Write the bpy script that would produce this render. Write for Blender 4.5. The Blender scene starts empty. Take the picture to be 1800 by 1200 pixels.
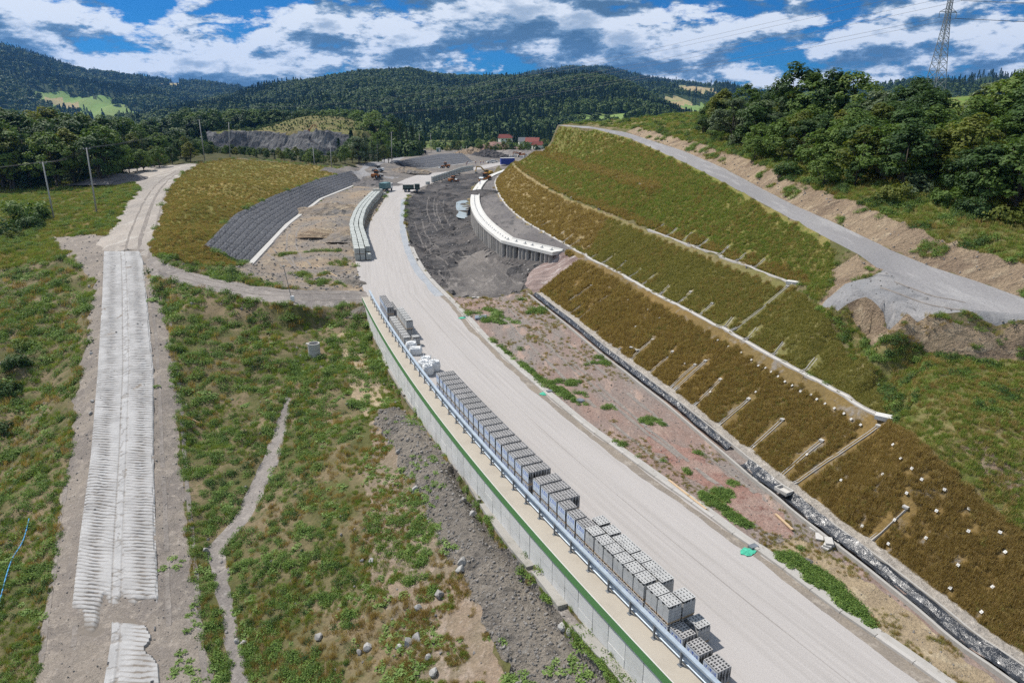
import bpy, bmesh, math, random
import numpy as np
from mathutils import Vector, Matrix, Euler
from mathutils.geometry import delaunay_2d_cdt, interpolate_bezier
from mathutils.bvhtree import BVHTree

random.seed(11)
RNG = np.random.default_rng(11)
SC = bpy.context.scene
COL = SC.collection
R = math.radians

# ------------------------------------------------------------------ camera
CAM_H, PITCH, FPX = 25.0, R(18.2), 1200.0
cam_d = bpy.data.cameras.new('camera'); cam_d.sensor_width = 36.0; cam_d.lens = 24.0
cam_d.clip_start = 0.5; cam_d.clip_end = 60000.0
cam = bpy.data.objects.new('camera', cam_d); COL.objects.link(cam)
cam.location = (0, 0, CAM_H); cam.rotation_euler = (R(90) - PITCH, 0, 0)
SC.camera = cam

# ------------------------------------------------------------------ light
SUN_AZ = math.atan2(-0.84, 0.55)          # from +Y towards +X
SUN_EL = R(54)
sun_d = bpy.data.lights.new('sun', 'SUN'); sun_d.energy = 5.0; sun_d.angle = R(0.5); sun_d.color = (1.0, 0.95, 0.88)
sun = bpy.data.objects.new('sun', sun_d); COL.objects.link(sun)
sdir = Vector((math.sin(SUN_AZ) * math.cos(SUN_EL), math.cos(SUN_AZ) * math.cos(SUN_EL), math.sin(SUN_EL)))
sun.rotation_euler = sdir.to_track_quat('Z', 'Y').to_euler(); sun.location = (-60, 40, 120)

world = bpy.data.worlds.new('World'); SC.world = world; world.use_nodes = True
wn = world.node_tree.nodes; wl = world.node_tree.links; wn.clear()
def W_(t, **k):
    n = wn.new(t)
    for a, b in k.items(): setattr(n, a, b)
    return n
wout = W_('ShaderNodeOutputWorld'); wbg = W_('ShaderNodeBackground'); wl.new(wbg.outputs[0], wout.inputs[0])
sky = W_('ShaderNodeTexSky', sky_type='NISHITA', sun_disc=False, sun_elevation=SUN_EL, sun_rotation=SUN_AZ,
         altitude=500, air_density=1.0, dust_density=0.3, ozone_density=3.0)
wbg.inputs[1].default_value = 0.105
wtc = W_('ShaderNodeTexCoord')
def wmath(op, a, b=None, clamp=False):
    n = W_('ShaderNodeMath', operation=op); n.use_clamp = clamp
    for i, v in enumerate((a, b)):
        if v is None: continue
        if isinstance(v, (int, float)): n.inputs[i].default_value = v
        else: wl.new(v, n.inputs[i])
    return n.outputs[0]
def wmap(off, scl):
    m = W_('ShaderNodeMapping'); m.inputs[1].default_value = off; m.inputs[3].default_value = scl
    wl.new(wtc.outputs['Generated'], m.inputs[0]); return m.outputs[0]
def wnoise(vec, scale, detail, rough, dist=0.0, lac=2.1):
    n = W_('ShaderNodeTexNoise'); n.inputs['Scale'].default_value = scale; n.inputs['Detail'].default_value = detail
    n.inputs['Roughness'].default_value = rough; n.inputs['Distortion'].default_value = dist; n.inputs['Lacunarity'].default_value = lac
    wl.new(vec, n.inputs['Vector']); return n.outputs['Fac']
def wrange(v, a, b, c=0.0, d=1.0, smooth=True):
    n = W_('ShaderNodeMapRange'); n.interpolation_type = 'SMOOTHSTEP' if smooth else 'LINEAR'
    for i, x in enumerate((a, b, c, d)): n.inputs[i + 1].default_value = x
    wl.new(v, n.inputs[0]); return n.outputs[0]
CS = (1.0, 1.0, 2.7)
OFF = (1.7, 0.35, 0.0)
def cloud_field(dz):
    v = wmap((OFF[0], OFF[1], OFF[2] + dz), CS)
    big = wnoise(v, 4.6, 2.0, 0.5)
    fine = wnoise(v, 15.0, 8.0, 0.60, 0.10)
    return wmath('ADD', wmath('MULTIPLY', big, 0.52), wmath('MULTIPLY', fine, 0.52))
d0 = cloud_field(0.0); d1 = cloud_field(0.05)
cover = wrange(d0, 0.43, 0.495)
lit = wrange(wmath('SUBTRACT', d0, d1), -0.08, 0.075)
thick = wrange(d0, 0.53, 0.68)
shade = wmath('MULTIPLY', wmath('ADD', wmath('MULTIPLY', lit, 0.85), 0.15), wmath('SUBTRACT', 1.0, wmath('MULTIPLY', thick, 0.45)))
cr = W_('ShaderNodeValToRGB'); wl.new(shade, cr.inputs[0])
cr.color_ramp.elements[0].position = 0.05; cr.color_ramp.elements[0].color = (0.28, 0.85, 1.65, 1)
cr.color_ramp.elements[1].position = 0.85; cr.color_ramp.elements[1].color = (7.2, 7.7, 8.4, 1)
e = cr.color_ramp.elements.new(0.42); e.color = (1.7, 2.7, 4.0, 1)
tint = W_('ShaderNodeMix', data_type='RGBA', blend_type='MULTIPLY'); tint.inputs[0].default_value = 1.0
wl.new(sky.outputs[0], tint.inputs[6]); tint.inputs[7].default_value = (0.03, 0.30, 0.64, 1)
wmix = W_('ShaderNodeMix', data_type='RGBA'); wl.new(cover, wmix.inputs[0]); wl.new(tint.outputs[2], wmix.inputs[6]); wl.new(cr.outputs[0], wmix.inputs[7])
wl.new(wmix.outputs[2], wbg.inputs[0])

SC.view_settings.view_transform = 'Standard'; SC.view_settings.look = 'None'
SC.view_settings.exposure = 0.15; SC.view_settings.gamma = 1.0
SC.render.engine = 'CYCLES'
SC.cycles.max_bounces = 6; SC.cycles.diffuse_bounces = 2; SC.cycles.glossy_bounces = 2
SC.cycles.transmission_bounces = 3; SC.cycles.transparent_max_bounces = 4; SC.cycles.volume_bounces = 0
SC.cycles.use_denoising = False
try: SC.cycles.denoising_prefilter = 'ACCURATE'
except Exception: pass

# ------------------------------------------------------------------ helpers
ST, CT = math.sin(PITCH), math.cos(PITCH)
def ray(px, py):
    u = (px - 900) / FPX; v = (py - 600) / FPX
    return Vector((u, CT - v * ST, -ST - v * CT))
def at_z(px, py, z):
    d = ray(px, py); t = (z - CAM_H) / d.z
    return Vector((d.x * t, d.y * t, z))
def at_y(px, py, y):
    d = ray(px, py); t = y / d.y
    return Vector((d.x * t, y, CAM_H + d.z * t))
def proj(p):
    x, y, z = p[0], p[1], p[2] - CAM_H
    zc = y * CT - z * ST; yc = y * ST + z * CT
    return 900 + FPX * x / zc, 600 - FPX * yc / zc

def _hash(ix, iy, seed):
    h = (ix.astype(np.int64) * 374761393 + iy.astype(np.int64) * 668265263 + seed * 974634777) & 0x7fffffff
    h = ((h ^ (h >> 13)) * 1274126177) & 0x7fffffff
    h = h ^ (h >> 16)
    return (h & 0xffffff) / float(0xffffff)
def vnoise(x, y, seed=0):
    x = np.asarray(x, float); y = np.asarray(y, float)
    ix = np.floor(x); iy = np.floor(y); fx = x - ix; fy = y - iy
    fx = fx * fx * (3 - 2 * fx); fy = fy * fy * (3 - 2 * fy)
    ix = ix.astype(np.int64); iy = iy.astype(np.int64)
    a = _hash(ix, iy, seed); b = _hash(ix + 1, iy, seed); c = _hash(ix, iy + 1, seed); d = _hash(ix + 1, iy + 1, seed)
    return (a * (1 - fx) + b * fx) * (1 - fy) + (c * (1 - fx) + d * fx) * fy
def fbm(x, y, octv=4, seed=0, rough=0.5):
    s = 0.0; a = 1.0; t = 0.0
    for o in range(octv):
        s = s + a * (vnoise(x * 2 ** o + o * 17.3, y * 2 ** o - o * 9.1, seed + o) * 2 - 1); t += a; a *= rough
    return s / t

def new_mesh(name, verts, faces, mat=None, smooth=False):
    me = bpy.data.meshes.new(name)
    me.from_pydata([tuple(v) for v in verts], [], [tuple(f) for f in faces])
    if mat is not None:
        for m in (mat if isinstance(mat, (list, tuple)) else [mat]): me.materials.append(m)
    if smooth and len(me.polygons): me.polygons.foreach_set('use_smooth', np.ones(len(me.polygons), dtype=bool))
    me.update(); return me
def np_mesh(name, V, F, mat=None, smooth=False):
    V = np.ascontiguousarray(V, dtype=np.float32); F = np.ascontiguousarray(F, dtype=np.int32)
    k = F.shape[1]; me = bpy.data.meshes.new(name)
    me.vertices.add(len(V)); me.vertices.foreach_set('co', V.ravel())
    me.loops.add(F.size); me.loops.foreach_set('vertex_index', F.ravel())
    me.polygons.add(len(F)); me.polygons.foreach_set('loop_start', np.arange(0, F.size, k, dtype=np.int32))
    if mat is not None: me.materials.append(mat)
    me.update(calc_edges=True)
    me.polygons.foreach_set('use_smooth', np.full(len(F), bool(smooth)))
    me.validate(); return me
def link(name, me, parent=None, loc=None, rot=None, scale=None):
    o = bpy.data.objects.new(name, me); COL.objects.link(o)
    if parent is not None: o.parent = parent
    if loc is not None: o.location = loc
    if rot is not None: o.rotation_euler = rot
    if scale is not None: o.scale = scale if hasattr(scale, '__len__') else (scale,) * 3
    return o
def tag(o, label=None, cat=None, group=None, kind=None):
    if label: o['label'] = label
    if cat: o['category'] = cat
    if group: o['group'] = group
    if kind: o['kind'] = kind
    return o
def empty(name, loc=(0, 0, 0), rz=0.0):
    o = bpy.data.objects.new(name, None); COL.objects.link(o); o.location = loc; o.rotation_euler = (0, 0, rz)
    o.empty_display_size = 0.3; return o
def copy_tree(o, parent=None):
    c = o.copy(); COL.objects.link(c)
    if parent is not None: c.parent = parent
    for ch in list(o.children): copy_tree(ch, c)
    return c

class MB:
    def __init__(s): s.v = []; s.f = []
    def add(s, v, f):
        n = len(s.v); s.v += [tuple(p) for p in v]; s.f += [tuple(i + n for i in q) for q in f]; return s
    def box(s, c, d, rz=0.0, m=None):
        hx, hy, hz = d[0] / 2, d[1] / 2, d[2] / 2; cs, sn = math.cos(rz), math.sin(rz); v = []
        for z in (-hz, hz):
            for x, y in ((-hx, -hy), (hx, -hy), (hx, hy), (-hx, hy)):
                p = Vector((c[0] + x * cs - y * sn, c[1] + x * sn + y * cs, c[2] + z))
                v.append(m @ p if m else p)
        return s.add(v, [(3, 2, 1, 0), (4, 5, 6, 7), (0, 1, 5, 4), (1, 2, 6, 5), (2, 3, 7, 6), (3, 0, 4, 7)])
    def bar(s, a, b, w, h=None):
        a = Vector(a); b = Vector(b); h = h or w; d = (b - a)
        if d.length < 1e-6: return s
        d.normalize(); up = Vector((0, 0, 1)) if abs(d.z) < 0.95 else Vector((1, 0, 0))
        x = d.cross(up).normalized(); y = x.cross(d).normalized(); v = []
        for p in (a, b):
            for i, j in ((-1, -1), (1, -1), (1, 1), (-1, 1)): v.append(p + x * i * w / 2 + y * j * h / 2)
        return s.add(v, [(3, 2, 1, 0), (4, 5, 6, 7), (0, 1, 5, 4), (1, 2, 6, 5), (2, 3, 7, 6), (3, 0, 4, 7)])
    def cone(s, a, b, r0, r1, n=8, cap=True):
        a = Vector(a); b = Vector(b); d = (b - a).normalized(); up = Vector((0, 0, 1)) if abs(d.z) < 0.95 else Vector((1, 0, 0))
        x = d.cross(up).normalized(); y = x.cross(d).normalized(); v = []
        for p, r in ((a, r0), (b, r1)):
            for k in range(n):
                t = 2 * math.pi * k / n; v.append(p + x * math.cos(t) * r + y * math.sin(t) * r)
        f = [(k, k + n, (k + 1) % n + n, (k + 1) % n) for k in range(n)]
        if cap: f += [tuple(range(n)), tuple(range(2 * n - 1, n - 1, -1))]
        return s.add(v, f)
    def tube(s, pts, r, n=6):
        for a, b in zip(pts[:-1], pts[1:]): s.cone(a, b, r, r, n)
        return s
    def prism(s, poly, z0, z1):
        n = len(poly); v = [(p[0], p[1], z0) for p in poly] + [(p[0], p[1], z1) for p in poly]
        return s.add(v, [tuple(range(n - 1, -1, -1)), tuple(range(n, 2 * n))] + [(k, (k + 1) % n, (k + 1) % n + n, k + n) for k in range(n)])
    def sweep(s, path, prof, closed=True):
        """path: list of (p, side) frames, prof: list of (lateral, up)"""
        n = len(prof); v = []
        for p, sd in path:
            for l, u in prof: v.append((p[0] + sd[0] * l, p[1] + sd[1] * l, p[2] + u))
        f = []
        for i in range(len(path) - 1):
            for k in range(n if closed else n - 1):
                a = i * n + k; b = i * n + (k + 1) % n; f.append((a, b, b + n, a + n))
        if closed: f += [tuple(range(n)), tuple(range(len(v) - 1, len(v) - n - 1, -1))]
        return s.add(v, f)
    def mesh(s, name, mat=None, smooth=False):
        me = new_mesh(name, s.v, s.f, mat, smooth)
        bm = bmesh.new(); bm.from_mesh(me); bmesh.ops.recalc_face_normals(bm, faces=bm.faces); bm.to_mesh(me); bm.free(); return me
    def build(s, name, mat, parent=None, smooth=False, loc=None, rot=None):
        return link(name, s.mesh(name, mat, smooth), parent, loc, rot)

def frames(pts):
    """points -> list of (point, unit side to the right of travel)"""
    out = []
    for i, p in enumerate(pts):
        a = pts[max(0, i - 1)]; b = pts[min(len(pts) - 1, i + 1)]
        d = Vector((b[0] - a[0], b[1] - a[1])).normalized()
        out.append((Vector(p), Vector((d.y, -d.x))))
    return out
def resample(pts, step):
    pts = [Vector(p) for p in pts]; L = [0.0]
    for a, b in zip(pts[:-1], pts[1:]): L.append(L[-1] + (b - a).length)
    n = max(2, int(round(L[-1] / step)) + 1); out = []; j = 0
    for i in range(n):
        s = L[-1] * i / (n - 1)
        while j < len(L) - 2 and L[j + 1] < s: j += 1
        t = (s - L[j]) / max(1e-9, L[j + 1] - L[j]); out.append(pts[j].lerp(pts[j + 1], min(1, max(0, t))))
    return out
def smooth_line(pts, it=2):
    pts = [Vector(p) for p in pts]
    for _ in range(it):
        q = [pts[0]]
        for a, b in zip(pts[:-1], pts[1:]): q += [a.lerp(b, 0.25), a.lerp(b, 0.75)]
        pts = q + [pts[-1]]
    return pts
def offset_line(pts, d): return [p + Vector((s.x * d, s.y * d, 0)) for p, s in frames(pts)]

ORD = 'first second third fourth fifth sixth seventh eighth ninth tenth eleventh twelfth thirteenth fourteenth fifteenth sixteenth seventeenth eighteenth nineteenth'.split()
TENS = ['', '', 'twent', 'thirt', 'fort', 'fift', 'sixt']
def nth(i):
    if i < 19: return ORD[i]
    n = i + 1; return TENS[n // 10] + ('ieth' if n % 10 == 0 else 'y-' + ORD[n % 10 - 1])

# ------------------------------------------------------------------ materials
MATS = {}
def nt_new(name):
    m = bpy.data.materials.new(name); m.use_nodes = True; n = m.node_tree.nodes; n.clear()
    out = n.new('ShaderNodeOutputMaterial'); b = n.new('ShaderNodeBsdfPrincipled'); m.node_tree.links.new(b.outputs[0], out.inputs[0])
    MATS[name] = m; return m, n, m.node_tree.links, b
def noise_n(n, l, vec, scale, detail=6.0, rough=0.6, dist=0.0):
    t = n.new('ShaderNodeTexNoise'); t.inputs['Scale'].default_value = scale; t.inputs['Detail'].default_value = detail
    t.inputs['Roughness'].default_value = rough; t.inputs['Distortion'].default_value = dist
    l.new(vec, t.inputs['Vector']); return t.outputs['Fac']
def ramp_n(n, l, fac, stops):
    r = n.new('ShaderNodeValToRGB'); el = r.color_ramp.elements
    while len(el) < len(stops): el.new(0.5)
    for e, (p, c) in zip(el, stops): e.position = p; e.color = (*c, 1)
    l.new(fac, r.inputs[0]); return r.outputs[0]
def mix_n(n, l, fac, a, b, mode='MIX'):
    m = n.new('ShaderNodeMix'); m.data_type = 'RGBA'; m.blend_type = mode
    for s, v in ((0, fac), (6, a), (7, b)):
        if isinstance(v, (int, float)): m.inputs[s].default_value = v
        elif isinstance(v, tuple): m.inputs[s].default_value = (*v, 1)
        else: l.new(v, m.inputs[s])
    return m.outputs[2]
def rng_n(n, l, v, a, b, c=0.0, d=1.0):
    r = n.new('ShaderNodeMapRange')
    for i, x in enumerate((a, b, c, d)): r.inputs[i + 1].default_value = x
    l.new(v, r.inputs[0]); return r.outputs[0]
def bump_n(n, l, b, h, strength, dist):
    bu = n.new('ShaderNodeBump'); bu.inputs['Strength'].default_value = strength; bu.inputs['Distance'].default_value = dist
    l.new(h, bu.inputs['Height']); l.new(bu.outputs[0], b.inputs['Normal'])
def plain(name, col, rough=0.7, metal=0.0, var=0.15, scale=3.0, spec=0.3, bump=0.0, coat=0.0):
    m, n, l, b = nt_new(name)
    tc = n.new('ShaderNodeTexCoord'); f = noise_n(n, l, tc.outputs['Object'], scale, 5, 0.6)
    c = ramp_n(n, l, f, [(0.3, tuple(x * (1 - var) for x in col)), (0.7, tuple(min(1, x * (1 + var)) for x in col))])
    l.new(c, b.inputs['Base Color']); b.inputs['Roughness'].default_value = rough; b.inputs['Metallic'].default_value = metal
    b.inputs['Specular IOR Level'].default_value = spec
    if coat: b.inputs['Coat Weight'].default_value = coat
    if bump: bump_n(n, l, b, noise_n(n, l, tc.outputs['Object'], scale * 8, 4, 0.6), bump, 0.02)
    return m
def ground(name, a, b_, c=None, big=0.12, fine=1.6, grain=9.0, bump=0.5, bdist=0.08, speck=None, stretch=None, rough=0.95, speck_thr=0.62, contrast=1.0):
    """three soils mixed by large and small noise, grain as fine relief"""
    m, n, l, bs = nt_new(name)
    tc = n.new('ShaderNodeTexCoord'); vec = tc.outputs['Object']
    if stretch:
        mp = n.new('ShaderNodeMapping'); mp.inputs[2].default_value = (0, 0, stretch[0]); mp.inputs[3].default_value = (stretch[1], stretch[2], 1)
        l.new(vec, mp.inputs[0]); vec2 = mp.outputs[0]
    else: vec2 = vec
    f1 = noise_n(n, l, vec2, big, 8, 0.62, 0.3); w = 0.10 / contrast
    col = mix_n(n, l, rng_n(n, l, f1, 0.5 - w, 0.5 + w), a, b_)
    f2 = noise_n(n, l, vec2, fine, 7, 0.65, 0.2)
    if c is not None:
        col = mix_n(n, l, rng_n(n, l, f2, 0.53, 0.64), col, c)
    f3 = noise_n(n, l, vec, grain, 5, 0.7)
    k = rng_n(n, l, f3, 0.25, 0.75, 0.68, 1.32)
    cmb = n.new('ShaderNodeCombineColor')
    for i in range(3): l.new(k, cmb.inputs[i])
    col = mix_n(n, l, 1.0, col, cmb.outputs[0], 'MULTIPLY')
    if speck is not None:
        f4 = noise_n(n, l, vec, grain * 0.55, 3, 0.5)
        col = mix_n(n, l, rng_n(n, l, f4, speck_thr, speck_thr + 0.12, 0.0, 0.45), col, speck)
    l.new(col, bs.inputs['Base Color']); bs.inputs['Roughness'].default_value = rough; bs.inputs['Specular IOR Level'].default_value = 0.15
    h = n.new('ShaderNodeMath'); h.operation = 'ADD'; l.new(f3, h.inputs[0])
    h2 = n.new('ShaderNodeMath'); h2.operation = 'MULTIPLY'; h2.inputs[1].default_value = 2.0; l.new(f2, h2.inputs[0]); l.new(h2.outputs[0], h.inputs[1])
    bump_n(n, l, bs, h.outputs[0], bump, bdist)
    return m
# ------------------------------------------------------------------ survey lines of the place (image position + height -> metres)
def PX(pts): return [at_z(*p) for p in pts]
def PZ(pts, z): return [at_z(p[0], p[1], z) for p in pts]
_rp = PZ([(651,525),(675,566),(690,592),(710,622),(725,645),(749,676),(770,704),(789,726),(817,760),(849,799),(868,822),(910,868),
          (958,922),(1017,983),(1087,1057),(1127,1099),(1172,1143),(1221,1193)], 0.15)
_pc = np.polyfit([p.y for p in _rp], [p.x for p in _rp], 3)
RAIL_Y1 = 96.5
RAIL = resample([Vector((float(np.polyval(_pc, y)), y, 0)) for y in np.linspace(13, RAIL_Y1, 120)], 0.5)
KERB = resample(smooth_line([at_z(1950,1420,0)] + PZ([(1655,1200),(1550,1125),(1475,1076),(1351,979),(1293,943),(1240,900),(1177,857),(1085,790),(1025,747),(966,697),
        (890,632),(850,594),(822,560),(795,532),(757,495),(735,465),(720,432),(711,392),(713,350)], 0), 2), 0.6)
ROAD_R_FAR = PZ([(722,338),(740,329),(760,322),(807,304),(850,299),(885,290),(905,285.5)], 0)
ROAD_L = PZ([(640,512),(632,490),(624,457),(636,420),(653,385),(670,360),(690,325),(712,315),(735,307),(817,298),(862,287.5),(890,283)], 0)
DITCH = resample(smooth_line(PZ([(1990,1330),(1775,1174),(1700,1125),(1644,1076),(1587,1031),(1535,990),(1475,945),(1415,900),(1378,868),(1351,849),(1295,802),(1229,747),
        (1185,710),(1142,678),(1112,654),(1072,625),(1037,596),(1002,567),(967,540),(938,517)], -0.1), 1), 0.6)
TOE = offset_line(DITCH, 1.5)
BERM1 = resample(smooth_line(PZ([(1552,738),(1500,712),(1455,682),(1404,655),(1350,626),(1305,599),(1264,578),(1223,555),(1185,535),(1153,520),(1101,489),
        (1060,468),(1025,450),(987,427),(950,407),(912,384),(882,355),(869,327),(869,317),(877,307),(900,295)], 5.0), 1), 0.8)
BERM2 = resample(smooth_line(PZ([(1392,500),(1320,472),(1255,449),(1167,415),(1120,397),(1075,378),(1000,350),(952,325),(920,305),(905,292),(902,285)], 9.5), 1), 1.0)
BERM3 = resample(smooth_line(PZ([(1145,330),(1032,296),(982,280),(955,270),(935,268)], 14.0), 1), 1.5)
HR_L = [at_z(*p) for p in [(1552,473,12.2),(1512,449,12.7),(1457,420,13.4),(1405,392,14.0),(1347,361,14.9),(1273,321,16.2),(1200,284,17.8),(1107,243,20.4),(1046,227,22.0)]]
HR_L = HR_L + [Vector((14, 212, 22.6))]
HR_R = [Vector((62, 42, 10.2))] + [at_z(*p) for p in [(1800,524,11.0),(1713,493,11.5),(1640,470,11.9),(1567,440,12.7),(1512,413,13.3),(1457,387,14.0),(1405,365,14.6),(1347,336,15.4),(1273,296,17.0),(1200,265,18.8)]] + [Vector((28.5, 178, 21.3)), Vector((22, 208, 22.4)), Vector((14, 219, 22.6))]
CAP = resample(smooth_line(PZ([(972,443),(930,433),(882,421.5)], 4.8), 0) + smooth_line(PZ([(882,421.5),(850,397),(832,375),(826,352),(832,330),(850,312),(880,300),(905,291)], 4.8), 2)[1:], 0.5)
TRK = [(1330,30,300,-9.2),(1200,88,290,-8.8),(1110,122,281,-8.3),(950,140,274,-7.4),(800,160,270,-5.6),(650,172,270,-2.5),(520,180,258,1.0),(460,182,252,2.9),(443,183,246,3.4)]
TRK_L = [at_z(a, y, z) for y, a, b, z in TRK]; TRK_R = [at_z(b, y, z) for y, a, b, z in TRK]
MAT_TOP = resample(PX([(358,433,4.0),(412,378,4.3),(480,345,4.5),(560,315,4.0),(616,301,4.0)]), 2.0)
MAT_BOT = resample(PX([(432,466,0.1),(500,395,0.1),(560,350,0.1),(640,318,0.1)]), 2.0)
MAT2_TOP = resample(PX([(684,287,3.2),(720,279.5,4.5),(775,271,4.5),(812,270,4.0)]), 2.0)
MAT2_BOT = resample(PX([(696,297,0.1),(760,295.5,0.1),(815,287.5,0.1),(832,285,0.1)]), 2.0)

def zb_wall(y): return float(np.interp(y, [10, 25, 45, 60, 75, 88, 94, 97], [-2.3, -2.4, -2.6, -3.0, -3.2, -2.6, -1.4, -0.6]))
WALL_B = [Vector((p.x, p.y, zb_wall(p.y))) for p in offset_line(RAIL, -1.05)]
LEDGE = []
for x, y in [(1180,1330),(1070,1177),(1037,1147),(983,1077),(950,1030),(913,987),(890,960),(850,903),(790,800),(750,745),(725,722),(697,680),(672,635),(657,592),(650,570)]:
    z = -2.5
    for _ in range(4): z = zb_wall(at_z(x, y, z).y)
    LEDGE.append(at_z(x, y, z))
LEDGE = smooth_line(LEDGE, 1)
LEDGE_B = [p + Vector((0, 0, -0.75)) for p in offset_line(LEDGE, -0.22)]

LINES = [RAIL, WALL_B, LEDGE, LEDGE_B, KERB, ROAD_R_FAR, ROAD_L, TOE, BERM1, BERM2, BERM3, HR_L, HR_R, TRK_L, TRK_R, MAT_TOP, MAT_BOT, MAT2_TOP, MAT2_BOT]
LINES += [[Vector((p.x, p.y, -0.25)) for p in DITCH], [p + Vector((0, 0, -0.02)) for p in offset_line(DITCH, -1.1)]]
LINES += [[Vector((p.x, p.y, 5.0)) for p in offset_line(BERM1, 0.9)], [Vector((p.x, p.y, 9.5)) for p in offset_line(BERM2, 0.9)], [Vector((p.x, p.y, 14.0)) for p in offset_line(BERM3, 0.9)]]
# pile wall: platform edge above, excavation foot below
_nc = int(len(CAP))
LINES += [[Vector((p.x, p.y, 4.35)) for p in offset_line(CAP, 0.9)], [Vector((p.x, p.y, float(np.interp(i * 0.5, [0, 10, 13, 40, 70, 110], [3.0, 2.2, 1.9, 1.0, 0.2, 0.0])))) for i, p in enumerate(offset_line(CAP, 0.15))]]
# road bank and hillside above the haul road
_hf = frames(resample(smooth_line(HR_R, 1), 6.0))
for d, dz in ((2.6, 1.7), (9, 3.4), (24, 6.0), (60, 10.0), (150, 17.0), (330, 24.0)):
    LINES.append([Vector((p.x + s.x * d, p.y + s.y * d, p.z + dz * (0.55 + 0.45 * min(1, max(0, (190 - p.y) / 90))))) for p, s in _hf if p.y < 205])
PXL = [
  [(1478,503,10.6),(1442,538,9.0),(1455,552,8.9),(1500,566,8.6),(1560,592,8.3),(1640,622,8.0),(1720,637,7.9),(1800,632,7.9),(1950,640,7.6)],
  [(1572,478,11.8),(1530,487,11.4),(1486,498,11.1),(1515,516,11.0),(1555,531,10.9),(1600,548,10.8),(1640,553,10.8),(1720,546,10.8),(1800,560,10.7),(1950,570,10.4)],
  [(1620,800,5.3),(1700,900,3.6),(1800,1000,2.6)], [(1700,760,6.6),(1800,800,6.2),(1950,820,6.0)], [(1800,700,7.3),(1640,690,7.3)],
  # left of the ribbed ramp
  [(60,1200,-9.2),(95,1000,-8.0),(130,800,-6.0),(150,650,-2.9),(168,520,0.9),(175,450,3.2)],
  [(375,1200,-9.1),(335,1000,-8.1),(318,800,-6.0),(300,620,-2.0),(288,500,1.8),(275,450,3.3)],
  [(-200,1100,-11),(0,830,-8.6),(60,715,-6.6),(105,600,-3.0),(140,510,0.2)],
  [(-300,800,-7)], [(-300,600,-2.5)], [(0,560,-1.4)], [(-200,450,1.8)], [(0,470,1.0)], [(0,400,2.8)], [(-300,380,3.6)], [(60,440,2.0)], [(150,400,3.6)],
  [(0,340,4.6)], [(-300,330,5)], [(120,350,5.0)], [(0,315,6)], [(100,312,6.6)],
  # dirt road up the hill, and the path down to the carriageway
  [(200,432,3.9),(205,400,4.4),(225,360,5.8),(245,330,7.0),(285,300,8.6),(330,291,9.5)],
  [(265,440,3.8),(275,405,4.4),(290,360,5.8),(298,335,6.9),(315,308,8.2),(352,291,9.6)],
  [(268,455,3.3),(300,470,2.9),(400,496,1.7),(500,510,0.9),(600,512,0.3)], [(285,492,2.5),(350,503,1.7),(420,520,1.0),(520,536,0.5),(640,524,0.05)],
  [(400,278,10.2),(500,287,8.2),(570,293,6.4),(640,301,4.2)], [(330,400,6.0)], [(420,320,8.2)], [(360,350,7.6)], [(300,445,4.2),(345,448,3.2),(400,462,1.6)],
  # weedy valley
  [(460,1330,-9.6),(440,1190,-9.2),(405,1080,-8.8),(378,970,-8.3),(430,900,-7.4),(480,800,-6.2),(505,710,-4.9),(520,640,-3.9),(575,570,-2.4)],
  [(600,900,-5.3)], [(700,1100,-5.8)], [(800,1330,-6.0)], [(560,760,-4.8)], [(620,660,-3.5)], [(600,600,-2.8)], [(400,560,-1.0)], [(340,530,1.0)], [(480,580,-2.2)], [(420,680,-4.8)],
  [(360,760,-6.2)], [(345,640,-3.0)], [(360,900,-7.6)], [(620,550,-1.4),(648,548,-1.2)], [(560,548,-1.0)],
  # rubble heap along the wall
  [(672,725,-2.9),(720,760,-2.2),(775,830,-2.3),(825,905,-2.6),(865,985,-3.1),(915,1075,-3.3),(975,1160,-3.5),(1030,1250,-3.6)],
  [(660,740,-3.6),(690,820,-4.0),(745,920,-4.2),(790,1010,-4.4),(830,1100,-4.7),(870,1200,-4.9)],
  # yard and excavation
  [(560,400,1.6)], [(600,380,1.2)], [(520,440,0.2)], [(560,470,0.2)], [(600,440,0.5)], [(620,350,0.4)],
  [(735,380,-0.9),(740,430,-0.9),(770,470,-0.8),(830,490,-0.6)], [(780,350,-1.2),(790,400,-1.0),(830,440,-0.3),(890,478,0.8)], [(800,325,-1.0)], [(850,505,-0.2),(925,503,0.5)], [(760,335,-0.6)],
]
LINES += [PX(l) for l in PXL]
for w in [(-140,10,-13),(-60,8,-14),(-150,60,-7),(-200,140,2),(-260,230,7),(-380,330,8),(-260,300,9),(-160,290,9.5),(-125,300,10),(-110,330,7),(-75,330,4.5),(-80,400,2),(-380,480,5),(-150,480,2),
          (-20,480,0),(60,480,2),(0,8,-6),(14,8,0),(22,8,0),(34,12,2),(70,8,6),(120,20,12),(40,240,20),(60,320,22),(20,270,17),(200,480,22),(420,300,30),(420,60,24),(420,480,30),(8,330,6),(-10,420,0.5)]:
    LINES.append([Vector(w)])

tv, te = [], []
for ln in LINES:
    n0 = len(tv)
    for p in ln: tv.append(p)
_V2 = [Vector((p.x, p.y)) for p in tv]; k = 0
for ln in LINES:
    te += [(k + i, k + i + 1) for i in range(len(ln) - 1)]; k += len(ln)
_r = delaunay_2d_cdt(_V2, te, [], 0, 0.02, True)
TVZ = []
for i, v in enumerate(_r[0]):
    o = _r[3][i]
    if len(o): TVZ.append((v.x, v.y, sum(tv[j].z for j in o) / len(o)))
    else: TVZ.append(None)
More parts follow.
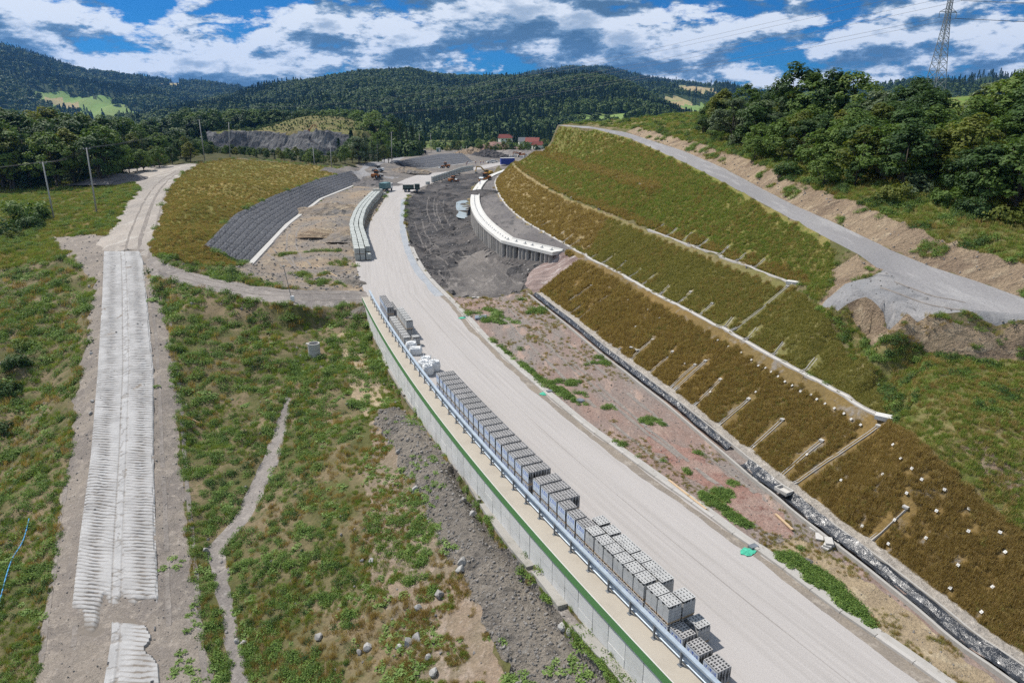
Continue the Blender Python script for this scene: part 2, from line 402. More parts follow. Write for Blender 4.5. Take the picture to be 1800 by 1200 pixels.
# crossing points of two survey lines take the mean of their neighbours
nb = {}
for a, b in _r[1]: nb.setdefault(a, []).append(b); nb.setdefault(b, []).append(a)
for i, v in enumerate(_r[0]):
    if TVZ[i] is None:
        q = [TVZ[j][2] for j in nb[i] if TVZ[j] is not None] or [0.0]; TVZ[i] = (v.x, v.y, sum(q) / len(q))
TIN = BVHTree.FromPolygons([Vector(v) for v in TVZ], [tuple(f) for f in _r[2]])
def tz(x, y, default=0.0):
    h = TIN.ray_cast(Vector((x, y, 500)), Vector((0, 0, -1)))
    return h[0].z if h[0] is not None else default
CAMP = Vector((0, 0, CAM_H))
def hit(px, py):
    d = ray(px, py).normalized(); h = TIN.ray_cast(CAMP, d)
    if h[0] is not None: return h[0]
    return at_z(px, py, 0.0) if d.z < -1e-3 else at_y(px, py, 470)

# ------------------------------------------------------------------ soils
WHITE = (0.62, 0.60, 0.57)
M_weed = ground('weed_soil', (0.095, 0.095, 0.035), (0.20, 0.155, 0.095), (0.07, 0.085, 0.028), 0.16, 0.9, 5.0, 0.7, 0.12)
M_meadow = ground('meadow_soil', (0.085, 0.105, 0.03), (0.17, 0.125, 0.045), (0.06, 0.085, 0.02), 0.07, 0.5, 3.0, 0.6, 0.15)
M_mound = ground('mound_grass', (0.17, 0.16, 0.045), (0.25, 0.19, 0.065), (0.125, 0.13, 0.035), 0.05, 0.35, 2.2, 0.6, 0.15, stretch=(R(60), 1.0, 0.25))
M_dirt = ground('grey_dirt', (0.25, 0.225, 0.205), (0.18, 0.162, 0.15), (0.31, 0.278, 0.25), 0.10, 0.8, 6.0, 0.7, 0.10, speck=(0.45, 0.43, 0.40))
M_track = ground('hill_track', (0.36, 0.32, 0.28), (0.27, 0.245, 0.22), (0.42, 0.39, 0.35), 0.08, 0.5, 4.0, 0.6, 0.1, stretch=(R(35), 1.0, 0.2))
M_shoulder = ground('gravel_shoulder', (0.26, 0.225, 0.19), (0.20, 0.175, 0.155), (0.31, 0.27, 0.23), 0.2, 1.2, 8.0, 0.9, 0.1, speck=(0.42, 0.40, 0.37))
M_yard = ground('yard_earth', (0.27, 0.21, 0.15), (0.18, 0.165, 0.152), (0.34, 0.275, 0.195), 0.07, 0.35, 3.5, 0.9, 0.2, speck=(0.42, 0.40, 0.37))
M_mud = ground('dark_mud', (0.055, 0.054, 0.056), (0.12, 0.11, 0.105), (0.028, 0.029, 0.032), 0.09, 0.4, 3.0, 1.0, 0.25, speck=(0.26, 0.25, 0.24), speck_thr=0.64)
M_faryard = ground('far_yard_earth', (0.20, 0.178, 0.158), (0.14, 0.13, 0.122), (0.25, 0.215, 0.18), 0.05, 0.25, 2.0, 0.9, 0.3)
M_dried = ground('dried_mud', (0.185, 0.168, 0.155), (0.11, 0.102, 0.098), (0.25, 0.228, 0.21), 0.14, 0.6, 4.0, 1.0, 0.2, stretch=(R(-25), 1.0, 0.35))
M_plat = ground('dark_gravel', (0.13, 0.12, 0.118), (0.19, 0.175, 0.165), (0.08, 0.078, 0.078), 0.15, 0.8, 4.0, 0.8, 0.12, stretch=(R(20), 1.0, 0.3))
M_median = ground('median_earth', (0.255, 0.175, 0.145), (0.215, 0.19, 0.172), (0.34, 0.25, 0.205), 0.13, 0.7, 5.0, 0.9, 0.12, speck=(0.44, 0.41, 0.38), stretch=(R(26), 1.0, 0.28))
M_sand = ground('sandy_earth', (0.37, 0.29, 0.185), (0.30, 0.235, 0.16), (0.42, 0.345, 0.235), 0.25, 0.8, 6.0, 1.0, 0.15)
M_red = ground('red_earth', (0.27, 0.155, 0.125), (0.30, 0.215, 0.18), (0.21, 0.115, 0.095), 0.2, 1.0, 6.0, 0.9, 0.12, speck=(0.42, 0.33, 0.29))
M_dry = ground('dry_earth', (0.27, 0.205, 0.15), (0.20, 0.165, 0.115), (0.32, 0.255, 0.20), 0.25, 1.0, 6.0, 0.9, 0.12, speck=(0.40, 0.38, 0.35))
M_slopeL = ground('brown_slope', (0.20, 0.135, 0.05), (0.165, 0.12, 0.05), (0.21, 0.185, 0.155), 0.10, 0.55, 4.0, 0.8, 0.15)
M_slopeD = ground('dry_slope_grass', (0.27, 0.205, 0.10), (0.21, 0.165, 0.07), (0.32, 0.255, 0.14), 0.08, 0.5, 4.0, 0.8, 0.15)
M_slopeM = ground('olive_slope', (0.185, 0.158, 0.07), (0.155, 0.145, 0.052), (0.215, 0.175, 0.09), 0.06, 0.5, 4.0, 0.8, 0.15)
M_slopeU = ground('green_slope', (0.165, 0.165, 0.045), (0.21, 0.18, 0.065), (0.13, 0.145, 0.035), 0.05, 0.4, 3.5, 0.8, 0.15)
M_hill = ground('hillside', (0.125, 0.135, 0.04), (0.195, 0.16, 0.075), (0.10, 0.118, 0.03), 0.09, 0.5, 3.5, 0.8, 0.2)
M_tan = ground('tan_bank', (0.36, 0.275, 0.185), (0.25, 0.185, 0.13), (0.43, 0.345, 0.24), 0.22, 0.8, 4.0, 1.0, 0.35, stretch=(R(35), 0.35, 1.3))
M_haul = ground('haul_gravel', (0.27, 0.262, 0.262), (0.235, 0.228, 0.23), (0.31, 0.302, 0.30), 0.10, 0.6, 7.0, 0.5, 0.05, stretch=(R(30), 1.0, 0.2))
M_apron = ground('apron_gravel', (0.215, 0.215, 0.22), (0.28, 0.27, 0.265), (0.17, 0.17, 0.175), 0.18, 0.7, 8.0, 0.8, 0.08)
M_rubble = ground('rubble', (0.19, 0.17, 0.148), (0.26, 0.228, 0.19), (0.13, 0.118, 0.105), 0.22, 1.3, 5.0, 1.0, 0.25, speck=(0.38, 0.37, 0.35), speck_thr=0.6)
M_redramp = ground('raked_ramp', (0.33, 0.255, 0.23), (0.21, 0.15, 0.135), (0.50, 0.44, 0.41), 0.3, 1.0, 6.0, 1.0, 0.2, stretch=(R(-48), 0.15, 1.6))
M_field = ground('green_field', (0.115, 0.185, 0.035), (0.15, 0.17, 0.045), (0.21, 0.155, 0.06), 0.03, 0.15, 2.0, 0.4, 0.1)
M_wood = ground('wood_floor', (0.05, 0.055, 0.02), (0.07, 0.065, 0.025), None, 0.1, 0.6, 3.0, 0.6, 0.15)
M_road = None
def road_material():
    m, n, l, b = nt_new('pale_roadbase')
    tc = n.new('ShaderNodeTexCoord'); uv = n.new('ShaderNodeUVMap')
    mp = n.new('ShaderNodeMapping'); mp.inputs[3].default_value = (1.0, 0.018, 1); l.new(uv.outputs[0], mp.inputs[0])
    streak = noise_n(n, l, mp.outputs[0], 3.4, 7, 0.65, 0.1)
    mp2 = n.new('ShaderNodeMapping'); mp2.inputs[3].default_value = (1.0, 0.06, 1); l.new(uv.outputs[0], mp2.inputs[0])
    patch = noise_n(n, l, mp2.outputs[0], 0.35, 5, 0.6, 0.2)
    grain = noise_n(n, l, tc.outputs['Object'], 14.0, 5, 0.7)
    col = ramp_n(n, l, streak, [(0.28, (0.305, 0.285, 0.268)), (0.52, (0.36, 0.338, 0.322)), (0.75, (0.415, 0.392, 0.375))])
    col = mix_n(n, l, rng_n(n, l, patch, 0.42, 0.60), col, mix_n(n, l, 0.75, col, (0.385, 0.362, 0.347)))
    k = rng_n(n, l, grain, 0.3, 0.7, 0.9, 1.1); cb = n.new('ShaderNodeCombineColor')
    for i in range(3): l.new(k, cb.inputs[i])
    col = mix_n(n, l, 1.0, col, cb.outputs[0], 'MULTIPLY')
    # damp dust by the edges
    l.new(col, b.inputs['Base Color']); b.inputs['Roughness'].default_value = 0.9; b.inputs['Specular IOR Level'].default_value = 0.2
    bump_n(n, l, b, grain, 0.25, 0.02); return m
M_road = road_material()

# name, material, relief amplitude (m), relief wavelength (m), edge wobble, polygon in the photograph's pixels
Z = []
def zone(name, mat, amp, wave, wob, poly, world=False): Z.append((name, mat, amp, wave, wob, [Vector((p[0], p[1])) for p in poly] if world else [hit(*p).to_2d() for p in poly]))
def xy(l): return [(p.x, p.y) for p in l]
zone('meadow', M_meadow, 0.25, 3.0, 0.5, [(-500,520),(20,470),(110,452),(190,432),(205,405),(225,360),(250,325),(300,300),(330,291),(200,300),(0,312),(-500,318)])
zone('grass_mound', M_mound, 0.22, 4.0, 0.3, [(262,447),(272,405),(292,350),(312,312),(345,291),(400,278.5),(500,287.5),(570,293.5),(640,302),(616,301),(560,315),(480,345),(412,378),(358,433),(432,466),(390,470),(320,462)])
zone('woodland_floor', M_wood, 0.4, 4.0, 0.5, [(-500,318),(0,312),(200,300),(330,291),(400,278),(570,292),(640,300),(700,276),(700,262),(400,255),(-500,290)])
zone('yard', M_yard, 0.35, 4.0, 0.4, [(395,472),(432,466),(500,395),(560,350),(640,318),(700,303),(712,315),(690,325),(670,360),(640,420),(625,457),(632,490),(645,515),(560,516),(480,502)])
zone('far_yard', M_faryard, 0.25, 6.0, 0.3, [(560,300),(650,285),(720,265),(950,262),(960,275),(880,292),(840,312),(800,322),(745,345),(715,345),(650,330),(600,310)])
zone('mattress_bed', M_plat, 0.0, 2.0, 0.0, xy(MAT_TOP) + xy(reversed(offset_line(MAT_BOT, 1.6))), True)
zone('far_mattress_bed', M_plat, 0.0, 2.0, 0.0, xy(MAT2_TOP) + xy(reversed(MAT2_BOT)), True)
zone('carriageway', M_road, 0.0, 1.0, 0.0, xy(RAIL) + xy(ROAD_L) + xy(reversed(ROAD_R_FAR)) + xy(reversed(KERB)), True)
zone('excavation', M_mud, 0.42, 2.2, 0.3, [(712,352),(712,392),(722,432),(738,466),(760,492),(800,520),(860,522),(915,512),(938,500),(965,470),(972,448),(880,430),(848,405),(830,380),(822,352),(828,330),(848,312),(880,299),(900,292),(860,299),(807,306),(760,325),(735,338)])
zone('excavation_haul_track', M_dried, 0.30, 2.0, 1.3, [(770,500),(800,478),(822,448),(850,440),(872,462),(915,490),(905,516),(850,523),(800,521)])
zone('platform', M_plat, 0.10, 2.0, 0.0, xy(offset_line(CAP, 0.6)) + xy(reversed([p for p in BERM1 if p.y > 105])), True)
zone('median', M_median, 0.09, 1.4, 0.0, xy([p for p in KERB if p.y < 96]) + [at_z(800,522,0).to_2d()[:], at_z(860,524,0).to_2d()[:], at_z(925,512,0).to_2d()[:]] + xy(reversed(DITCH)), True)
zone('ditch_bed', M_median, 0.03, 1.0, 0.0, xy(offset_line(DITCH, -1.1)) + xy(reversed(TOE)), True)
zone('red_earth_patch', M_red, 0.08, 1.2, 0.5, [(1130,745),(1230,800),(1330,870),(1400,935),(1395,955),(1330,930),(1240,860),(1150,790)])
zone('sandy_patch', M_sand, 0.14, 1.1, 0.3, [(1310,960),(1400,945),(1480,985),(1600,1075),(1720,1175),(1800,1260),(1900,1330),(1720,1250),(1640,1185),(1540,1115),(1430,1035)])
zone('lower_slope', M_slopeL, 0.14, 1.8, 0.0, xy(TOE) + [at_z(930,500,0).to_2d()[:], at_z(985,452,4.4).to_2d()[:]] + xy(reversed([p for p in BERM1 if p.y < 108])) + [hit(*q).to_2d()[:] for q in ((1572,745),(1640,797),(1710,862),(1800,942),(1950,1080),(2150,1290))], True)
zone('middle_slope', M_slopeM, 0.14, 2.2, 0.2, xy(offset_line(BERM1, 0.7)) + xy(reversed(BERM2)) + [hit(1455,560).to_2d()[:], hit(1540,650).to_2d()[:], hit(1570,720).to_2d()[:]], True)
zone('dry_middle_slope', M_slopeD, 0.14, 2.2, 0.4, [(905,292),(952,325),(1000,350),(1075,378),(1062,400),(1040,440),(1000,432),(950,407),(912,384),(885,357),(871,327),(878,307),(898,296)])
zone('upper_slope', M_slopeU, 0.16, 2.5, 0.2, xy(offset_line(BERM2, 0.7)) + xy(reversed(HR_L[2:])) + [hit(1470,470).to_2d()[:], hit(1440,530).to_2d()[:]], True)
zone('raked_ramp', M_redramp, 0.12, 0.8, 0.2, [(982,441),(1024,453),(992,480),(955,508),(938,516),(922,500),(930,482),(955,462)])
zone('hillside', M_hill, 0.30, 2.5, 0.3, [(1440,545),(1500,566),(1560,592),(1640,622),(1720,637),(1800,632),(2000,645),(2150,1285),(1950,1076),(1800,938),(1710,858),(1640,793),(1572,741),(1545,650),(1465,565)])
zone('bare_hillside', M_tan, 0.25, 1.5, 0.5, [(1680,785),(1720,775),(1790,830),(1900,880),(1900,930),(1790,880),(1730,840)])
zone('earth_bank', M_tan, 0.28, 1.4, 0.25, [(1455,475),(1500,455),(1545,470),(1560,480),(1482,499),(1560,550),(1640,557),(1800,561),(1990,572),(1990,645),(1800,632),(1720,636),(1640,621),(1560,592),(1500,566),(1450,548),(1440,535),(1470,500)])
zone('hillside_wood', M_hill, 0.3, 3.0, 0.0, xy(offset_line(HR_R, 1.5)) + [(60,230),(140,330),(420,330),(420,30),(90,20)], True)
zone('road_bank', M_tan, 0.22, 1.6, 0.25, xy(offset_line(resample(HR_R[1:-2], 4), -0.1)) + xy(reversed(offset_line(resample(HR_R[1:-2], 4), 3.0))), True)
zone('pasture', M_field, 0.2, 8.0, 0.0, [(70,130),(110,330),(420,330),(420,100),(150,110)], True)
zone('gravel_apron', M_apron, 0.03, 1.0, 0.1, [(1574,477),(1530,487),(1486,498),(1449,530),(1442,541),(1472,545),(1505,533),(1520,526),(1556,535),(1598,553),(1629,558),(1710,548),(1800,563),(2000,574),(1990,550),(1800,548),(1700,525),(1620,500)])
zone('haul_road', M_haul, 0.01, 2.0, 0.03, xy(HR_L) + xy(reversed(HR_R)) + [hit(1950,566).to_2d()[:], hit(1720,546).to_2d()[:], hit(1620,520).to_2d()[:]], True)
zone('gravel_spill', M_shoulder, 0.14, 1.2, 0.4, [(84,418),(130,414),(190,414),(205,404),(222,440),(214,462),(184,480),(168,500),(150,485),(128,452),(100,432)])
zone('dirt_road', M_track, 0.12, 2.5, 0.35, [(183,470),(180,440),(170,428),(192,410),(205,390),(225,358),(245,330),(225,312),(215,300),(240,292),(330,288),(352,290),(315,308),(298,335),(290,360),(275,405),(265,438),(275,450)])
zone('site_path', M_dirt, 0.10, 1.5, 0.2, [(262,442),(300,466),(400,494),(500,508),(560,513),(640,511),(650,524),(600,532),(520,537),(420,521),(350,506),(300,494),(268,490),(250,460)])
zone('site_road', M_haul, 0.04, 2.0, 0.1, [(612,302),(640,290.5),(670,284),(700,276),(725,269),(728,272),(705,279),(672,288),(650,292),(640,298),(660,305),(700,311),(690,315),(650,310)])
zone('ramp_shoulder', M_shoulder, 0.13, 1.0, 0.35, [(20,1330),(60,1200),(95,1000),(110,850),(135,700),(152,600),(168,500),(176,440),(252,440),(262,490),(290,560),(305,650),(318,800),(333,950),(350,1080),(378,1200),(395,1330)])
zone('rubble_heap', M_rubble, 0.30, 0.9, 0.35, [(655,740),(672,716),(715,722),(755,765),(800,832),(855,920),(905,985),(950,1040),(1000,1110),(1060,1180),(1130,1290),(1000,1330),(930,1240),(880,1150),(820,1040),(770,960),(715,860),(680,790)])
zone('dry_slope', M_dry, 0.16, 1.2, 0.5, [(655,735),(690,800),(745,900),(800,1000),(850,1090),(900,1190),(960,1330),(640,1330),(700,1200),(690,1080),(640,1000),(650,900),(640,820)])
zone('wall_strip', M_dirt, 0.03, 1.0, 0.0, xy(WALL_B) + xy(reversed(LEDGE)), True)
zone('bare_valley_earth', M_sand, 0.12, 1.0, 0.5, [(585,590),(640,580),(655,640),(690,700),(700,718),(665,715),(640,735),(620,690),(600,650)])
zone('drain_channel', M_dirt, 0.14, 0.8, 0.15, [(425,1330),(392,1100),(362,960),(418,900),(462,810),(488,740),(505,690),(513,705),(494,800),(444,905),(393,965),(416,1080),(458,1330)])

# ------------------------------------------------------------------ one triangulated ground, cut along the zone borders
cv, ce = [], []
for zi, (name, mat, amp, wave, wob, poly) in enumerate(Z):
    P = [Vector((p.x, p.y, 0)) for p in poly] + [Vector((poly[0].x, poly[0].y, 0))]
    dense = []
    for a, b in zip(P[:-1], P[1:]):
        r = max(18.0, ((a + b) / 2).length); n = max(1, int((b - a).length / (0.012 * r) + 0.5)); n = min(n, 60)
        for i in range(n): dense.append(a.lerp(b, i / n))
    if wob:
        D = np.array([(p.x, p.y) for p in dense]); r = np.maximum(18, np.hypot(D[:, 0], D[:, 1])); s = np.minimum(1.0, 25.0 / r) + 0.35
        nx = fbm(D[:, 0] * 0.9, D[:, 1] * 0.9, 3, zi * 7 + 1, 0.7); ny = fbm(D[:, 0] * 0.9 + 40, D[:, 1] * 0.9, 3, zi * 7 + 3, 0.7)
        sc = wob * 1.6 * np.maximum(1.0, r / 60.0)
        D[:, 0] += nx * sc; D[:, 1] += ny * sc; dense = [Vector((x, y, 0)) for x, y in D]
    Z[zi] = (name, mat, amp, wave, wob, np.array([(p.x, p.y) for p in dense]))
    n0 = len(cv); cv += [Vector((p.x, p.y)) for p in dense]; ce += [(n0 + i, n0 + (i + 1) % len(dense)) for i in range(len(dense))]
for ln in (RAIL, WALL_B, LEDGE, LEDGE_B, MAT_TOP, MAT_BOT, BERM1, BERM2, offset_line(CAP, 0.9), offset_line(CAP, 0.15), offset_line(BERM1, 0.9)):
    n0 = len(cv); cv += [Vector((p.x, p.y)) for p in ln]; ce += [(n0 + i, n0 + i + 1) for i in range(len(ln) - 1)]
STEP = 0.0085; rr = 12.0; k = 0
while rr < 470:
    for a in np.arange(-0.86, 0.86, STEP):
        j = random.uniform(-0.4, 0.4); q = random.uniform(-0.4, 0.4) * STEP * rr
        x, y = (rr + q) * math.sin(a + j * STEP), (rr + q) * math.cos(a + j * STEP)
        if y > 9: cv.append(Vector((x, y)))
    rr *= 1 + STEP; k += 1
cr_ = delaunay_2d_cdt(cv, ce, [], 0, 0.003, False)
GV = np.array([(v.x, v.y) for v in cr_[0]]); GF = np.array([f for f in cr_[2] if len(f) == 3], dtype=np.int64)
def inside(P, poly):
    x, y = P[:, 0], P[:, 1]; res = np.zeros(len(P), bool); a = poly; b = np.roll(poly, -1, axis=0)
    mn = poly.min(0); mx = poly.max(0); sel = np.where((x >= mn[0]) & (x <= mx[0]) & (y >= mn[1]) & (y <= mx[1]))[0]
    xs, ys = x[sel], y[sel]; r = np.zeros(len(sel), bool)
    for (x0, y0), (x1, y1) in zip(a, b):
        if y0 == y1: continue
        c = (y0 > ys) != (y1 > ys)
        if c.any(): r[c] ^= xs[c] < (x1 - x0) * (ys[c] - y0) / (y1 - y0) + x0
    res[sel] = r; return res
CEN = GV[GF].mean(1)
FZ = np.full(len(GF), -1)
for zi, zz in enumerate(Z): FZ[inside(CEN, zz[5])] = zi
gz = np.array([tz(x, y) for x, y in GV])
AMPS = np.array([z[2] for z in Z] + [0.30]); WAVES = np.array([z[3] for z in Z] + [2.0])
amp = np.full(len(GV), 9.0); wav = np.full(len(GV), 2.0)
for c in range(3):
    np.minimum.at(amp, GF[:, c], AMPS[FZ]); wav[GF[:, c]] = WAVES[FZ]
amp[amp > 5] = 0
for ln, w in ((RAIL, 2.0), (CAP, 1.6)):
    L = np.array([(p.x, p.y) for p in ln[::3]])
    for i in range(0, len(GV), 4000):
        d = np.sqrt(((GV[i:i + 4000, None, :] - L[None]) ** 2).sum(2)).min(1); amp[i:i + 4000] *= np.clip((d - (2.7 if w > 1.9 else 0.6)) / w, 0, 1)
relief = np.zeros(len(GV))
for w in np.unique(WAVES):
    s = wav == w
    if s.any(): relief[s] = fbm(GV[s, 0] / w, GV[s, 1] / w, 4, 5, 0.55) * 1.3
dist = np.hypot(GV[:, 0], GV[:, 1])
gz = gz + relief * amp * np.clip(dist / 45, 1.0, 2.0)
GROUND = {}
def zone_obj(zi, name, mat):
    fs = GF[FZ == zi]
    if not len(fs): print('EMPTY ZONE', name); return None
    ids, inv = np.unique(fs.ravel(), return_inverse=True)
    V = np.column_stack([GV[ids], gz[ids]]); me = np_mesh(name, V, inv.reshape(-1, 3), mat, amp[ids].max() < 0.5 and name not in ('rubble_heap', 'excavation'))
    o = link(name, me); o['kind'] = 'structure'; GROUND[name] = o; return o
for zi, zz in enumerate(Z): zone_obj(zi, zz[0], zz[1])
zone_obj(-1, 'ground', M_weed)
FULLV = np.column_stack([GV, gz])
GBVH = BVHTree.FromPolygons([Vector(v) for v in FULLV.tolist()], [tuple(int(i) for i in f) for f in GF])
def gzat(x, y, default=0.0):
    h = GBVH.ray_cast(Vector((x, y, 500)), Vector((0, 0, -1)))
    return h[0].z if h[0] is not None else default
def ghit(px, py):
    d = ray(px, py).normalized(); h = GBVH.ray_cast(CAMP, d)
    return h[0] if h[0] is not None else hit(px, py)
# lengthwise coordinates on the carriageway for the roller streaks
o = GROUND['carriageway']; me = o.data
axis = resample(offset_line(RAIL, 5.0) + [a.lerp(b, 0.5) for a, b in zip(ROAD_L[2:6], [KERB[-14], KERB[-8], KERB[-4], KERB[-1]])] + ROAD_R_FAR[2:], 1.0)
AX = np.array([(p.x, p.y) for p in axis]); TN = np.array([(s.x, s.y) for p, s in frames(axis)])
co = np.empty(len(me.vertices) * 3); me.vertices.foreach_get('co', co); co = co.reshape(-1, 3)
ii = np.array([int(((AX - c[:2]) ** 2).sum(1).argmin()) for c in co])
U = ((co[:, :2] - AX[ii]) * TN[ii]).sum(1); TV = np.column_stack([-TN[ii][:, 1], TN[ii][:, 0]]); Vv = ii * 1.0 + ((co[:, :2] - AX[ii]) * TV).sum(1)
uvl = me.uv_layers.new(name='UVMap'); li = np.empty(len(me.loops), dtype=np.int32); me.loops.foreach_get('vertex_index', li)
uvl.data.foreach_set('uv', np.column_stack([U[li], Vv[li]]).astype(np.float32).ravel())
# ------------------------------------------------------------------ plants: prototypes
def leaf_material(name, dark, light, transl=0.42, hue=0.0, yellow=None):
    m = bpy.data.materials.new(name); m.use_nodes = True; n = m.node_tree.nodes; l = m.node_tree.links; n.clear()
    out = n.new('ShaderNodeOutputMaterial'); oi = n.new('ShaderNodeObjectInfo'); at = n.new('ShaderNodeAttribute'); at.attribute_name = 'rnd'
    ad = n.new('ShaderNodeMath'); ad.operation = 'MULTIPLY_ADD'; ad.inputs[1].default_value = 0.55; l.new(at.outputs['Fac'], ad.inputs[0])
    m2 = n.new('ShaderNodeMath'); m2.operation = 'MULTIPLY'; m2.inputs[1].default_value = 0.45; l.new(oi.outputs['Random'], m2.inputs[0]); l.new(m2.outputs[0], ad.inputs[2])
    st = [(0.05, dark), (0.6, light)] + ([(0.97, yellow)] if yellow else [])
    c = ramp_n(n, l, ad.outputs[0], st)
    d = n.new('ShaderNodeBsdfPrincipled'); d.inputs['Roughness'].default_value = 0.62; d.inputs['Specular IOR Level'].default_value = 0.25; l.new(c, d.inputs['Base Color'])
    t = n.new('ShaderNodeBsdfTranslucent'); c2 = mix_n(n, l, 1.0, c, (1.0, 1.0, 0.55), 'MULTIPLY'); l.new(c2, t.inputs[0])
    mx = n.new('ShaderNodeMixShader'); mx.inputs[0].default_value = transl; l.new(d.outputs[0], mx.inputs[1]); l.new(t.outputs[0], mx.inputs[2]); l.new(mx.outputs[0], out.inputs[0])
    MATS[name] = m; return m
L_dec = [leaf_material('leaf_mid_green', (0.057, 0.106, 0.024), (0.126, 0.204, 0.039), 0.35, yellow=(0.194, 0.242, 0.057)),
         leaf_material('leaf_dark_green', (0.028, 0.062, 0.019), (0.065, 0.121, 0.028), 0.3),
         leaf_material('leaf_yellow_green', (0.078, 0.109, 0.019), (0.163, 0.194, 0.034), 0.4, yellow=(0.232, 0.217, 0.054)),
         leaf_material('leaf_silver_green', (0.062, 0.096, 0.046), (0.132, 0.178, 0.085), 0.3, yellow=(0.341, 0.388, 0.264))]
L_con = leaf_material('needle_green', (0.016, 0.043, 0.019), (0.040, 0.081, 0.028), 0.15)
L_far_con = leaf_material('far_needle', (0.016, 0.042, 0.018), (0.042, 0.082, 0.027), 0.1)
L_far_dec = leaf_material('far_leaf', (0.039, 0.076, 0.019), (0.089, 0.145, 0.031), 0.2)
L_weed = leaf_material('weed_leaf', (0.065, 0.121, 0.026), (0.158, 0.260, 0.052), 0.35, yellow=(0.278, 0.354, 0.094))
L_weedl = leaf_material('broad_weed_leaf', (0.116, 0.194, 0.046), (0.217, 0.326, 0.085), 0.35, yellow=(0.326, 0.434, 0.155))
L_gold = leaf_material('dry_grass', (0.19, 0.125, 0.040), (0.36, 0.26, 0.095), 0.4, yellow=(0.58, 0.46, 0.21))
L_olive = leaf_material('olive_grass', (0.162, 0.174, 0.045), (0.310, 0.285, 0.080), 0.3, yellow=(0.472, 0.384, 0.149))
L_green = leaf_material('fresh_grass', (0.105, 0.174, 0.030), (0.232, 0.314, 0.060), 0.35, yellow=(0.372, 0.372, 0.105))
M_bark = plain('bark', (0.10, 0.085, 0.07), 0.9, var=0.35, scale=4.0)

def leaves(C, N, size, rng, droop=0.0, aspect=0.6):
    """one bent quad per centre C, facing roughly along N"""
    n = len(C); N = N / np.maximum(1e-6, np.linalg.norm(N, axis=1))[:, None]
    t = rng.normal(size=(n, 3)); t -= (t * N).sum(1)[:, None] * N; t /= np.maximum(1e-6, np.linalg.norm(t, axis=1))[:, None]
    b = np.cross(N, t); s = (size * rng.uniform(0.6, 1.35, n))[:, None]
    V = np.empty((n, 4, 3)); V[:, 0] = C - t * s; V[:, 1] = C - b * s * aspect + N * s * 0.12; V[:, 2] = C + t * s - np.array([0, 0, droop]) * s; V[:, 3] = C + b * s * aspect + N * s * 0.12
    return V.reshape(-1, 3), np.arange(4 * n).reshape(-1, 4)
def leaf_mesh(name, V, F, mat, rng, rnd=None):
    me = np_mesh(name, V, F, mat, False)
    a = me.attributes.new('rnd', 'FLOAT', 'FACE'); a.data.foreach_set('value', (rng.random(len(me.polygons)) if rnd is None else rnd).astype(np.float32)); return me
def unit(rng, n):
    v = rng.normal(size=(n, 3)); return v / np.linalg.norm(v, axis=1)[:, None]
def limbs(mb, base, tops, r0, r1):
    for t in tops:
        b = Vector(base); t = Vector(t); m = b.lerp(t, 0.5) + Vector((random.uniform(-.3, .3), random.uniform(-.3, .3), 0.3))
        mb.cone(b, m, r0, (r0 + r1) / 2, 5, False); mb.cone(m, t, (r0 + r1) / 2, r1, 5, True)
def make_deciduous(seed, mat, h=10.0, w=3.4, base=0.18, nclump=46, per=62, leaf=0.24, lump=0.9):
    """unit tree h metres tall: crown of leaf clumps on limbs"""
    rng = np.random.default_rng(seed); random.seed(seed)
    cz = h * (base + (1 - base) * 0.52); rz = h * (1 - base) * 0.50
    d = unit(rng, nclump); d[:, 2] = np.where(d[:, 2] < -0.75, -d[:, 2], d[:, 2]); rad = rng.uniform(0.55, 1.0, nclump) ** 0.6
    prof = 1.0 - 0.25 * np.clip(d[:, 2], 0, 1)
    C = np.column_stack([d[:, 0] * w * rad * prof, d[:, 1] * w * rad * prof, cz + d[:, 2] * rz * rad * rng.uniform(0.85, 1.0, nclump)])
    V, F, RN = [], [], []; off = 0
    for c, dd in zip(C, d):
        k = int(per * rng.uniform(0.7, 1.3)); q = unit(rng, k) * (rng.uniform(0.45, 1.0, k) ** 0.5)[:, None] * lump * rng.uniform(0.75, 1.3) * np.array([1, 1, 0.72]) * h / 10
        N = q * 0.8 + dd * 0.5 + np.array([0, 0, 0.55]) + rng.normal(size=(k, 3)) * 0.35
        v, f = leaves(c + q, N, leaf * h / 10, rng, 0.2); V.append(v); F.append(f + off); off += len(v); RN.append(np.clip(rng.random(k) * 0.7 + rng.random() * 0.3, 0, 1))
    cm = leaf_mesh('crown', np.vstack(V), np.vstack(F), mat, rng, np.concatenate(RN))
    tb = MB(); tb.cone((0, 0, -0.5), (0.1, 0, h * (base + 0.12)), 0.022 * h, 0.014 * h, 8); tb.cone((0.1, 0, h * (base + 0.12)), (0, 0.1, h * 0.72), 0.014 * h, 0.004 * h, 6)
    limbs(tb, (0.1, 0, h * (base + 0.08)), [C[i] for i in rng.choice(nclump, 9, replace=False)], 0.008 * h, 0.002 * h)
    return cm, tb.mesh('trunk', M_bark, True)
